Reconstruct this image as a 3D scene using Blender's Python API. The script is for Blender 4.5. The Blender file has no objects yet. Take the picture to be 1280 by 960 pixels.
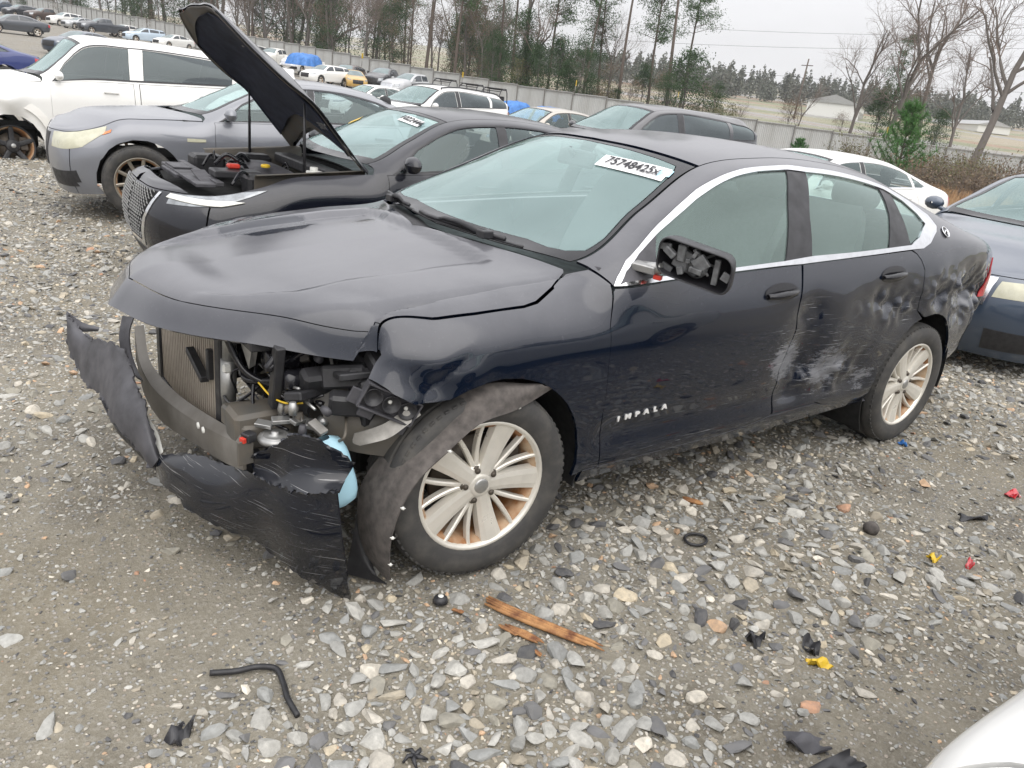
import bpy, math, random
import numpy as np
from math import sin, cos, pi, radians, sqrt
from mathutils import Vector, Matrix
from mathutils.geometry import delaunay_2d_cdt
random.seed(7); RNG = np.random.default_rng(11)
SC = bpy.context.scene; COL = SC.collection

# ------------------------------------------------------------------ camera
CAM = np.array([-1.3786, -2.7517, 1.6021]); YAW, PIT, ROL, FPX = 0.6644, -0.3632, 0.1205, 956.17
def cam_basis():
    f = np.array([sin(YAW)*cos(PIT), cos(YAW)*cos(PIT), sin(PIT)])
    r = np.cross(f, [0, 0, 1]); r /= np.linalg.norm(r); u = np.cross(r, f)
    return cos(ROL)*r+sin(ROL)*u, -sin(ROL)*r+cos(ROL)*u, f
CR, CU, CF = cam_basis()
cd = bpy.data.cameras.new('camera'); cam = bpy.data.objects.new('camera', cd); COL.objects.link(cam)
m = Matrix(((CR[0], CU[0], -CF[0], CAM[0]), (CR[1], CU[1], -CF[1], CAM[1]), (CR[2], CU[2], -CF[2], CAM[2]), (0, 0, 0, 1)))
cam.matrix_world = m
cd.sensor_width = 36; cd.lens = FPX/1280*36; cd.clip_start = .05; cd.clip_end = 3000
SC.camera = cam

# ------------------------------------------------------------------ world, sun, exposure (overcast day)
SUN_EL, SUN_AZ = radians(52), radians(200)
w = bpy.data.worlds.new('World'); SC.world = w; w.use_nodes = True
nt = w.node_tree; nt.nodes.clear()
out = nt.nodes.new('ShaderNodeOutputWorld'); bg = nt.nodes.new('ShaderNodeBackground')
sky = nt.nodes.new('ShaderNodeTexSky'); sky.sky_type = 'NISHITA'; sky.sun_disc = False
sky.sun_elevation = SUN_EL; sky.sun_rotation = SUN_AZ; sky.dust_density = 4; sky.ozone_density = 1
tc = nt.nodes.new('ShaderNodeTexCoord'); sep = nt.nodes.new('ShaderNodeSeparateXYZ')
nt.links.new(tc.outputs['Generated'], sep.inputs[0])
mr = nt.nodes.new('ShaderNodeMapRange'); mr.inputs[1].default_value = -.02; mr.inputs[2].default_value = 1
mr.inputs[3].default_value = 6.7; mr.inputs[4].default_value = 19.5     # overcast: the zenith is brighter than the horizon
nt.links.new(sep.outputs[2], mr.inputs[0])
mp = nt.nodes.new('ShaderNodeMapping'); mp.inputs[3].default_value = (1.2, 1.2, 3.5)
nt.links.new(tc.outputs['Generated'], mp.inputs[0])
nz = nt.nodes.new('ShaderNodeTexNoise'); nz.inputs['Scale'].default_value = 2.2; nz.inputs['Detail'].default_value = 5
nt.links.new(mp.outputs[0], nz.inputs[0])
nr = nt.nodes.new('ShaderNodeMapRange'); nr.inputs[1].default_value = .3; nr.inputs[2].default_value = .7
nr.inputs[3].default_value = .90; nr.inputs[4].default_value = 1.06
nt.links.new(nz.outputs[0], nr.inputs[0])
mu = nt.nodes.new('ShaderNodeMath'); mu.operation = 'MULTIPLY'
nt.links.new(mr.outputs[0], mu.inputs[0]); nt.links.new(nr.outputs[0], mu.inputs[1])
cl = nt.nodes.new('ShaderNodeVectorMath'); cl.operation = 'SCALE'; cl.inputs[0].default_value = (.995, .99, 1.01)
nt.links.new(mu.outputs[0], cl.inputs['Scale'])
mx = nt.nodes.new('ShaderNodeMix'); mx.data_type = 'RGBA'; mx.inputs[0].default_value = .93
nt.links.new(sky.outputs[0], mx.inputs[6]); nt.links.new(cl.outputs[0], mx.inputs[7])
nt.links.new(mx.outputs[2], bg.inputs[0]); bg.inputs[1].default_value = .1
nt.links.new(bg.outputs[0], out.inputs[0])
sl = bpy.data.lights.new('sun', 'SUN'); sl.energy = 1.5; sl.angle = radians(75); sl.color = (1, .96, .9)
so = bpy.data.objects.new('sun', sl); COL.objects.link(so)
sd = Vector((sin(SUN_AZ)*cos(SUN_EL), cos(SUN_AZ)*cos(SUN_EL), sin(SUN_EL)))
so.rotation_euler = sd.to_track_quat('Z', 'Y').to_euler()
SC.view_settings.view_transform = 'Standard'; SC.view_settings.look = 'None'
SC.view_settings.exposure = 0.25; SC.view_settings.gamma = 1
SC.render.engine = 'CYCLES'
try:
    SC.cycles.max_bounces = 8; SC.cycles.volume_bounces = 2; SC.cycles.transparent_max_bounces = 24; SC.cycles.use_denoising = True
except Exception: pass

# ------------------------------------------------------------------ materials
def nmat(name):
    m = bpy.data.materials.new(name); m.use_nodes = True
    t = m.node_tree; b = t.nodes['Principled BSDF']; return m, t, b
def N(t, kind, **kw):
    n = t.nodes.new(kind)
    for k, v in kw.items(): setattr(n, k, v)
    return n
def ramp(t, src, stops):
    r = N(t, 'ShaderNodeValToRGB'); e = r.color_ramp.elements
    while len(e) < len(stops): e.new(.5)
    for i, (p, c) in enumerate(stops): e[i].position = p; e[i].color = (*c, 1) if len(c) == 3 else c
    t.links.new(src, r.inputs[0]); return r.outputs[0]
def noise(t, scale, detail=4, rough=.55, vec=None, coord='Object', sc=None):
    n = N(t, 'ShaderNodeTexNoise'); n.inputs['Scale'].default_value = scale; n.inputs['Detail'].default_value = detail
    n.inputs['Roughness'].default_value = rough
    if vec is None:
        c = N(t, 'ShaderNodeTexCoord'); vec = c.outputs[coord]
    if sc is not None:
        mp = N(t, 'ShaderNodeMapping'); mp.inputs[3].default_value = sc; t.links.new(vec, mp.inputs[0]); vec = mp.outputs[0]
    t.links.new(vec, n.inputs[0]); return n.outputs[0]
def rng(t, src, a, b, c=0., d=1.):
    r = N(t, 'ShaderNodeMapRange'); t.links.new(src, r.inputs[0])
    for i, v in enumerate((a, b, c, d)): r.inputs[i+1].default_value = v
    return r.outputs[0]
def math_(t, op, a, b):
    n = N(t, 'ShaderNodeMath', operation=op)
    for i, v in enumerate((a, b)):
        if isinstance(v, (int, float)): n.inputs[i].default_value = v
        else: t.links.new(v, n.inputs[i])
    return n.outputs[0]
def mix(t, fac, a, b):
    n = N(t, 'ShaderNodeMix', data_type='RGBA')
    if isinstance(fac, (int, float)): n.inputs[0].default_value = fac
    else: t.links.new(fac, n.inputs[0])
    for i, v in ((6, a), (7, b)):
        if isinstance(v, tuple): n.inputs[i].default_value = (*v[:3], 1)
        else: t.links.new(v, n.inputs[i])
    return n.outputs[2]
def bump(t, b, src, strength, dist=.01):
    n = N(t, 'ShaderNodeBump'); n.inputs['Strength'].default_value = strength; n.inputs['Distance'].default_value = dist
    t.links.new(src, n.inputs['Height']); t.links.new(n.outputs[0], b.inputs['Normal']); return n
def simple(name, col, rough=.6, metal=0., var=.25, scale=30., coat=0., bmp=.15, col2=None, thr=(.35, .7), spec=.5):
    m, t, b = nmat(name)
    n = noise(t, scale, 5)
    c2 = col2 if col2 else tuple(c*(1-var) for c in col)
    t.links.new(mix(t, rng(t, n, *thr), col, c2), b.inputs['Base Color'])
    t.links.new(rng(t, n, .3, .7, max(.02, rough-.08), min(1, rough+.1)), b.inputs['Roughness'])
    b.inputs['Metallic'].default_value = metal; b.inputs['Coat Weight'].default_value = coat
    b.inputs['Specular IOR Level'].default_value = spec
    if bmp: bump(t, b, n, bmp, .004)
    return m
def up_mask(t, lo, hi):
    g = N(t, 'ShaderNodeNewGeometry'); s = N(t, 'ShaderNodeSeparateXYZ'); t.links.new(g.outputs['Normal'], s.inputs[0])
    return rng(t, s.outputs[2], lo, hi)
def paint(name, col, dust=.35, dustcol=(.30, .29, .28), rough=.22, metal=0., coat=1., scuff=False, flake=0, clean=None, uplo=.22):
    """car paint: clear coat, dust lying on the upward faces, speckles of dirt, optional scuff attribute"""
    m, t, b = nmat(name)
    tcn = N(t, 'ShaderNodeTexCoord')
    n1 = noise(t, 2.2, 6, .6, tcn.outputs['Object']); n2 = noise(t, 60, 4, .7, tcn.outputs['Object'])
    up = up_mask(t, uplo, .85)
    d = math_(t, 'MULTIPLY', up, rng(t, n1, .25, .6, .55, 1.))
    sp = math_(t, 'MULTIPLY', rng(t, n2, .6, .72), .25)
    if clean is not None:                       # places where something wiped the dust off
        at = N(t, 'ShaderNodeAttribute', attribute_name='clean')
        nn = noise(t, 9, 4, .6, tcn.outputs['Object'])
        e = math_(t, 'ADD', at.outputs['Fac'], math_(t, 'MULTIPLY', math_(t, 'SUBTRACT', nn, .5), .9))
        d = math_(t, 'MULTIPLY', d, rng(t, e, .42, .55, 1., .12))
    d = math_(t, 'MULTIPLY', math_(t, 'ADD', d, math_(t, 'MULTIPLY', sp, .5)), dust)
    base = mix(t, d, col, dustcol)
    rg = rng(t, d, 0, max(dust, .01), rough, .42)
    ct = rng(t, d, 0, max(dust, .01), coat, coat*.75)
    if scuff:
        if scuff == 'all': at = N(t, 'ShaderNodeValue'); at.outputs[0].default_value = .70; fac_ = at.outputs[0]
        else: at = N(t, 'ShaderNodeAttribute', attribute_name='scuff'); fac_ = at.outputs['Fac']
        s1 = noise(t, 7, 6, .75, tcn.outputs['Object'], sc=(1.2, 1, 4.)); s2 = noise(t, 26, 5, .8, tcn.outputs['Object'], sc=(.7, 1, 2.6))
        v = math_(t, 'ADD', math_(t, 'MULTIPLY', s1, .55), math_(t, 'MULTIPLY', s2, .45))
        f = rng(t, math_(t, 'ADD', v, math_(t, 'MULTIPLY', math_(t, 'SUBTRACT', fac_, 1.), .42)), .475, .575)
        base = mix(t, math_(t, 'MULTIPLY', f, .8), base, (.22, .225, .24))
        rg = math_(t, 'ADD', rg, math_(t, 'MULTIPLY', f, .4)); ct = math_(t, 'MULTIPLY', ct, math_(t, 'SUBTRACT', 1., f))
        # fine drag lines
        s3 = noise(t, 5, 3, .5, tcn.outputs['Object'], sc=(1.5, 1, 70.))
        f3 = math_(t, 'MULTIPLY', rng(t, s3, .66, .70), rng(t, fac_, .05, .5))
        base = mix(t, math_(t, 'MULTIPLY', f3, .6), base, (.4, .4, .4))
    t.links.new(base, b.inputs['Base Color']); t.links.new(rg, b.inputs['Roughness'])
    b.inputs['Metallic'].default_value = metal; b.inputs['Specular IOR Level'].default_value = .12 if not metal else .4
    t.links.new(ct, b.inputs['Coat Weight']); t.links.new(rng(t, d, 0, max(dust, .01), .03, .20), b.inputs['Coat Roughness'])
    b.inputs['Coat IOR'].default_value = 1.52
    bump(t, b, n2, .015, .002)
    return m
def glass(name, tint, sky_film, fac, rough=.0):
    """thin car glass: tinted see-through, a dull film with pale sky reflection painted in, mirror reflection by angle"""
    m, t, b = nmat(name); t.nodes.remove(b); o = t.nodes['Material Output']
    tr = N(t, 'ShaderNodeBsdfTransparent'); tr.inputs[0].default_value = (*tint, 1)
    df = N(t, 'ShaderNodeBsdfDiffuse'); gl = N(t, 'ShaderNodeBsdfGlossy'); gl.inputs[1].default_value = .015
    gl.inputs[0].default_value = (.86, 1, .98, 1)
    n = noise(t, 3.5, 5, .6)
    t.links.new(mix(t, n, sky_film, tuple(c*.8 for c in sky_film)), df.inputs[0])  # pale diffuse colour stands in for reflected sky
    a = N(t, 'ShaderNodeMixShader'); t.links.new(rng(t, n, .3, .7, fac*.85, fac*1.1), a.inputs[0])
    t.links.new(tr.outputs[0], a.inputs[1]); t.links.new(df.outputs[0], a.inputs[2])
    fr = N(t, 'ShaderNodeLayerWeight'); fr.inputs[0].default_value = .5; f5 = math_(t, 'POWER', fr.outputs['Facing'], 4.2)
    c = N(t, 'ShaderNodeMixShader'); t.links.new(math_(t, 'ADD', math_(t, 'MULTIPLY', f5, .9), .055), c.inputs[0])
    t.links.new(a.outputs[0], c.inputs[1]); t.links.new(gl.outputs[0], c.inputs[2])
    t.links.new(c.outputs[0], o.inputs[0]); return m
MT = {}
MT['hero'] = paint('black_paint', (.002, .0055, .015), dust=.46, dustcol=(.25, .248, .262), scuff=True, clean=True, uplo=.22)
MT['torn'] = paint('torn_black_paint', (.004, .006, .012), dust=.05, scuff='all')
MT['black'] = paint('black_paint_b', (.005, .006, .011), dust=.16, dustcol=(.24, .24, .26))
MT['grey'] = paint('grey_paint', (.20, .21, .235), dust=.2, metal=.35, rough=.35)
MT['white'] = paint('white_paint', (.78, .78, .76), dust=.12, dustcol=(.45, .42, .38))
MT['offwhite'] = paint('cream_white_paint', (.74, .73, .69), dust=.25, dustcol=(.5, .46, .4))
MT['navy'] = paint('navy_paint', (.045, .065, .10), dust=.42, dustcol=(.30, .31, .33), metal=.3, rough=.3)
MT['blue'] = paint('blue_paint', (.035, .05, .17), dust=.15)
MT['beige'] = paint('beige_paint', (.46, .42, .36), dust=.2, metal=.3, rough=.35)
MT['silver'] = paint('silver_paint', (.48, .49, .50), dust=.2, metal=.5, rough=.35)
MT['dgrey'] = paint('dark_grey_paint', (.075, .082, .095), dust=.25, metal=.3)
MT['suvblack'] = paint('satin_black_paint', (.022, .024, .032), dust=.3, metal=.1)
MT['brown'] = paint('brown_paint', (.07, .045, .035), dust=.2)
MT['gold'] = paint('yellow_paint', (.55, .36, .12), dust=.15)
MT['ltblue'] = paint('pale_blue_paint', (.50, .60, .70), dust=.15)
MT['trimblack'] = simple('black_trim', (.03, .03, .034), .42, var=.4, scale=14, bmp=.05)
MT['gloss'] = simple('gloss_black', (.012, .012, .015), .16, var=.3, scale=6, bmp=0)
MT['plastic'] = simple('dark_plastic', (.026, .026, .029), .5, var=.5, scale=25)
MT['greyplastic'] = simple('worn_grey_plastic', (.085, .084, .094), .55, var=.55, scale=9, bmp=.3)
MT['chrome'] = simple('chrome', (.80, .81, .83), .16, metal=1, var=.12, scale=20, bmp=0)
MT['alubright'] = simple('bright_chrome_letters', (.85, .85, .84), .4, metal=.3, var=.05, scale=20, bmp=0)
MT['mech'] = simple('mirror_works_plastic', (.16, .165, .17), .45, var=.6, scale=40)
MT['under'] = simple('dark_underbody', (.012, .012, .012), .9, var=.4, scale=20)
MT['tyre'] = simple('tyre_rubber', (.042, .041, .040), .75, var=.4, scale=16, bmp=.2, col2=(.085, .08, .072), thr=(.45, .75))
MT['rim'] = simple('alloy', (.76, .73, .66), .34, metal=.4, var=.2, scale=7, bmp=.04)
MT['rimdirty'] = simple('rusty_dirt_barrel', (.30, .13, .045), .7, metal=.1, scale=9, col2=(.50, .38, .26), thr=(.4, .62))
MT['rimgrey'] = simple('tarnished_alloy', (.42, .38, .32), .42, metal=.75, var=.3, scale=9)
MT['rotor'] = simple('brake_rotor', (.10, .085, .07), .5, metal=.6, scale=20)
MT['seat'] = simple('grey_seat_cloth', (.13, .135, .14), .9, var=.2, scale=60)
MT['seatb'] = simple('dark_seat_cloth', (.04, .04, .043), .9, var=.2, scale=60)
MT['beam'] = simple('dirty_beam', (.17, .16, .145), .6, var=.35, scale=6, bmp=.1, col2=(.11, .10, .085))
MT['steel'] = simple('dull_steel', (.30, .29, .27), .5, metal=.7, var=.4, scale=20)
MT['alu'] = simple('grey_aluminium', (.45, .45, .44), .42, metal=.8, var=.3, scale=16)
MT['frame'] = simple('grey_frame_paint', (.085, .083, .077), .55, var=.4, scale=8, col2=(.13, .11, .085))
MT['bottle'] = simple('pale_blue_plastic', (.42, .68, .80), .4, var=.12, scale=10, bmp=.05)
MT['liner'] = simple('felt_liner', (.115, .102, .094), .95, var=.5, scale=28, bmp=.5, col2=(.055, .05, .047))
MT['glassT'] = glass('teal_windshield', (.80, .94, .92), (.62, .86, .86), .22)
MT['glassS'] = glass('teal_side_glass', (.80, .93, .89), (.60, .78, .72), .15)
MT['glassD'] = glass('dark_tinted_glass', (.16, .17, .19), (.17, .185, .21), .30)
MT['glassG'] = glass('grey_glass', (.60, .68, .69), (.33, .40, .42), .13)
MT['glassFar'] = simple('far_car_glass', (.035, .042, .05), .08, var=.3, scale=3, bmp=0, spec=.8)
MT['lamp'] = simple('yellowed_headlamp', (.50, .49, .36), .2, var=.25, scale=10, coat=1, bmp=.03)
MT['lampclear'] = simple('clear_headlamp', (.34, .36, .38), .1, metal=.4, var=.5, scale=18, coat=1, bmp=.05)
MT['red'] = simple('red_lens', (.55, .02, .03), .15, var=.3, scale=12, coat=1, bmp=0)
MT['orange'] = simple('orange_lens', (.75, .20, .03), .2, var=.2, scale=20, coat=1, bmp=0)
MT['redplastic'] = simple('red_plastic', (.6, .05, .03), .4, bmp=0)
MT['yellowplastic'] = simple('yellow_plastic', (.75, .5, .03), .4, bmp=0)
MT['whiteplastic'] = simple('white_plastic', (.72, .72, .68), .45, var=.15, scale=20)
MT['paper'] = simple('white_sticker', (.82, .82, .82), .6, var=.04, scale=30, bmp=0)
MT['ink'] = simple('black_ink', (.03, .03, .035), .7, bmp=0)
MT['tarp'] = simple('blue_tarp', (.05, .20, .55), .5, var=.35, scale=4, bmp=.3)
MT['pad'] = simple('hood_insulation', (.014, .019, .040), .9, var=.4, scale=10, bmp=.2)

# ------------------------------------------------------------------ mesh helpers
def link(name, me, mat=None, parent=None):
    o = bpy.data.objects.new(name, me); COL.objects.link(o)
    if mat is not None: me.materials.append(mat)
    if parent is not None: o.parent = parent
    return o
def fast_mesh(name, V, F, smooth=True):
    """V (n,3), F (m,k) constant k"""
    V = np.asarray(V, np.float32); F = np.asarray(F, np.int32); me = bpy.data.meshes.new(name)
    k = F.shape[1]; me.vertices.add(len(V)); me.vertices.foreach_set('co', V.ravel())
    me.loops.add(F.size); me.loops.foreach_set('vertex_index', F.ravel())
    me.polygons.add(len(F)); me.polygons.foreach_set('loop_start', np.arange(0, F.size, k, dtype=np.int32))
    try: me.polygons.foreach_set('loop_total', np.full(len(F), k, np.int32))
    except Exception: pass
    me.polygons.foreach_set('use_smooth', np.full(len(F), smooth, bool))
    me.update(calc_edges=True); return me
class MB:
    """collects simple shapes into one mesh"""
    def __init__(s): s.v = []; s.f = []; s.sm = []
    def add(s, V, F, smooth=False):
        o = len(s.v); s.v += [tuple(map(float, p)) for p in V]; s.f += [tuple(i+o for i in f) for f in F]; s.sm += [smooth]*len(F)
    def box(s, c, d, rot=None, bev=.12):
        """box with chamfered edges; c centre, d full size"""
        x, y, z = (abs(q)/2 for q in d); b = min(x, y, z)*bev*2
        V = []; F = []
        for sx in (-1, 1):
            for sy in (-1, 1):
                for sz in (-1, 1):
                    V += [(sx*x, sy*(y-b), sz*(z-b)), (sx*(x-b), sy*y, sz*(z-b)), (sx*(x-b), sy*(y-b), sz*z)]
        R = Matrix.Identity(3) if rot is None else rot
        V = [tuple(R @ Vector(p)+Vector(c)) for p in V]
        id_ = lambda sx, sy, sz, a: ((sx > 0)*4+(sy > 0)*2+(sz > 0))*3+a
        cyc = [(-1, -1), (1, -1), (1, 1), (-1, 1)]
        for a in range(3):
            for sg in (-1, 1):
                q = []
                for (p, r) in cyc:
                    k = [0, 0, 0]; k[a] = sg; k[(a+1) % 3] = p; k[(a+2) % 3] = r; q.append(id_(*k, a))
                F.append(tuple(q if sg > 0 else q[::-1]))
        for a in range(3):
            b_, c_ = (a+1) % 3, (a+2) % 3
            for p in (-1, 1):
                for r in (-1, 1):
                    k0 = [0]*3; k1 = [0]*3; k0[a] = -1; k1[a] = 1
                    for k in (k0, k1): k[b_] = p; k[c_] = r
                    q = [id_(*k0, b_), id_(*k1, b_), id_(*k1, c_), id_(*k0, c_)]
                    F.append(tuple(q if p*r < 0 else q[::-1]))
        for sx in (-1, 1):
            for sy in (-1, 1):
                for sz in (-1, 1):
                    q = [id_(sx, sy, sz, a) for a in range(3)]; F.append(tuple(q if sx*sy*sz > 0 else q[::-1]))
        s.add(V, F); return s
    def tube(s, pts, r, n=6, cap=True, smooth=True):
        P = [Vector(p) for p in pts]; K = len(P); rr = r if hasattr(r, '__len__') else [r]*K
        V = []; F = []; up = None
        for i in range(K):
            d = (P[min(i+1, K-1)]-P[max(i-1, 0)]).normalized()
            if up is None: up = Vector((0, 0, 1)) if abs(d.z) < .9 else Vector((1, 0, 0))
            a = d.cross(up).normalized(); b = a.cross(d).normalized(); up = b
            for j in range(n):
                t = 2*pi*j/n; V.append(P[i]+rr[i]*(cos(t)*a+sin(t)*b))
        for i in range(K-1):
            for j in range(n):
                k = (j+1) % n; F.append((i*n+j, i*n+k, (i+1)*n+k, (i+1)*n+j))
        if cap: F += [tuple(range(n))[::-1], tuple(range((K-1)*n, K*n))]
        s.add(V, F, smooth); return s
    def lathe(s, prof, n=32, axis='Y', c=(0, 0, 0), smooth=True):
        """prof [(r, h)] turned round an axis through c"""
        V = []; F = []; K = len(prof)
        for r, h in prof:
            for j in range(n):
                t = 2*pi*j/n; a, b = r*cos(t), r*sin(t)
                V.append({'Y': (a+c[0], h+c[1], b+c[2]), 'Z': (a+c[0], b+c[1], h+c[2]), 'X': (h+c[0], a+c[1], b+c[2])}[axis])
        for i in range(K-1):
            for j in range(n):
                k = (j+1) % n; F.append((i*n+j, i*n+k, (i+1)*n+k, (i+1)*n+j))
        s.add(V, F, smooth); return s
    def grid(s, G, smooth=True, thick=0):
        G = np.asarray(G, float); a, b = G.shape[:2]
        F = [(i*b+j, (i+1)*b+j, (i+1)*b+j+1, i*b+j+1) for i in range(a-1) for j in range(b-1)]
        s.add(G.reshape(-1, 3), F, smooth)
        if thick:
            du = np.gradient(G, axis=0); dv = np.gradient(G, axis=1); n = np.cross(du, dv); n /= np.linalg.norm(n, axis=2, keepdims=True)+1e-9
            H = G-n*thick; s.add(H.reshape(-1, 3), [f[::-1] for f in F], smooth)
            rim = [(i, 0) for i in range(a)]+[(a-1, j) for j in range(1, b)]+[(i, b-1) for i in range(a-2, -1, -1)]+[(0, j) for j in range(b-2, 0, -1)]
            V = [G[i, j] for i, j in rim]+[H[i, j] for i, j in rim]; k = len(rim)
            s.add(V, [(i, (i+1) % k, (i+1) % k+k, i+k) for i in range(k)], False)
        return s
    def build(s, name, mat, parent=None, smooth=None):
        me = bpy.data.meshes.new(name); me.from_pydata(s.v, [], s.f)
        me.polygons.foreach_set('use_smooth', s.sm if smooth is None else [smooth]*len(s.f)); me.update()
        return link(name, me, mat, parent)
def spline(P, n):
    """(K,d) -> smooth polyline, n samples per span"""
    return hermite(np.asarray(P, float), n)
def sheet(name, rows, mat, parent, thick=.004, nu=5, nv=5, wob=0, seed=0, jag=0):
    """curved sheet through rows of 3D points (all rows the same length)"""
    G = np.asarray(rows, float); G = hermite(G, nu); G = np.swapaxes(hermite(np.swapaxes(G, 0, 1), nv), 0, 1)
    if wob: G = G+wob*wobble(G.reshape(-1, 3)*9+seed).reshape(G.shape[:2])[..., None]*np.array([.6, 1, .4])
    if jag:                                     # ragged torn edges
        r = np.random.default_rng(seed+1)
        for e, inn in (((0), 1), ((-1), -2)):
            d = G[inn]-G[e]; m_ = G.shape[1]; k = np.interp(np.arange(m_), np.sort(np.append(r.uniform(0, m_, max(4, m_//4)), [0, m_-1])), r.random(max(4, m_//4)+2)**1.5); G[e] = G[e]+d*(k*jag)[:, None]-d*(jag*.35)+r.normal(size=d.shape)*.003*jag
    return MB().grid(G, True, thick).build(name, mat, parent)
def wobble(P):
    P = np.asarray(P, float); r = np.random.default_rng(5); o = np.zeros(len(P))
    for k in range(9):
        d = r.normal(size=3); d /= np.linalg.norm(d); f = 1*1.5**(k % 5); o += np.sin(P@d*f+r.uniform(0, 6))/f**.7
    return o/3
def tag(o, label=None, cat=None, group=None, kind=None):
    for k, v in (('label', label), ('category', cat), ('group', group), ('kind', kind)):
        if v: o[k] = v
    return o
def empty(name, loc, rz=0, label=None, cat=None, group=None, rx=0, ry=0):
    o = bpy.data.objects.new(name, None); o.empty_display_size = .2; COL.objects.link(o)
    o.location = loc; o.rotation_euler = (rx, ry, rz); return tag(o, label, cat, group)
def copy_tree(o, parent=None):
    c = o.copy(); COL.objects.link(c); c.parent = parent
    for ch in list(o.children): copy_tree(ch, c)
    return c
def softplus(t, w_): return w_*np.logaddexp(0, np.asarray(t, float)/w_)
def ter(x, y):
    return -.013*softplus(np.asarray(y, float)-4, 1.5)+.0475*softplus(np.asarray(y, float)-28, 3)-.02*softplus(np.asarray(x, float)-8, 1.5)+.05*softplus(np.asarray(x, float)-72, 3)

# ------------------------------------------------------------------ lofted car bodies
def hermite(P, n):
    P = np.asarray(P, float); K = len(P)
    h = np.linalg.norm(P[1:]-P[:-1], axis=-1, keepdims=True)+1e-6
    d = (P[1:]-P[:-1])/h
    D = np.empty_like(P); D[0] = d[0]; D[-1] = d[-1]
    if K > 2: D[1:-1] = (h[1:]*d[:-1]+h[:-1]*d[1:])/(h[1:]+h[:-1])
    o = []
    for k in range(K-1):
        for t in np.arange(n)/n:
            o.append((2*t**3-3*t**2+1)*P[k]+(t**3-2*t**2+t)*h[k]*D[k]+(-2*t**3+3*t**2)*P[k+1]+(t**3-t**2)*h[k]*D[k+1])
    o.append(P[-1]); return np.array(o)
def inpoly(p, poly):
    p = np.asarray(p); x, y = p[:, 0], p[:, 1]; r = np.zeros(len(p), bool); n = len(poly)
    for i in range(n):
        x0, y0 = poly[i]; x1, y1 = poly[(i+1) % n]
        if y0 == y1: continue
        c = ((y0 > y) != (y1 > y)) & (x < (x1-x0)*(y-y0)/(y1-y0)+x0); r ^= c
    return r
def segdist(p, poly):
    p = np.asarray(p, float); d = np.full(len(p), 1e9)
    for i in range(len(poly)):
        a = np.array(poly[i]); b = np.array(poly[(i+1) % len(poly)]); ab = b-a; L = ab@ab+1e-12
        t = np.clip(((p-a)@ab)/L, 0, 1); d = np.minimum(d, np.linalg.norm(p-a-t[:, None]*ab, axis=1))
    return d
KU, KV = .36, .14
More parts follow.
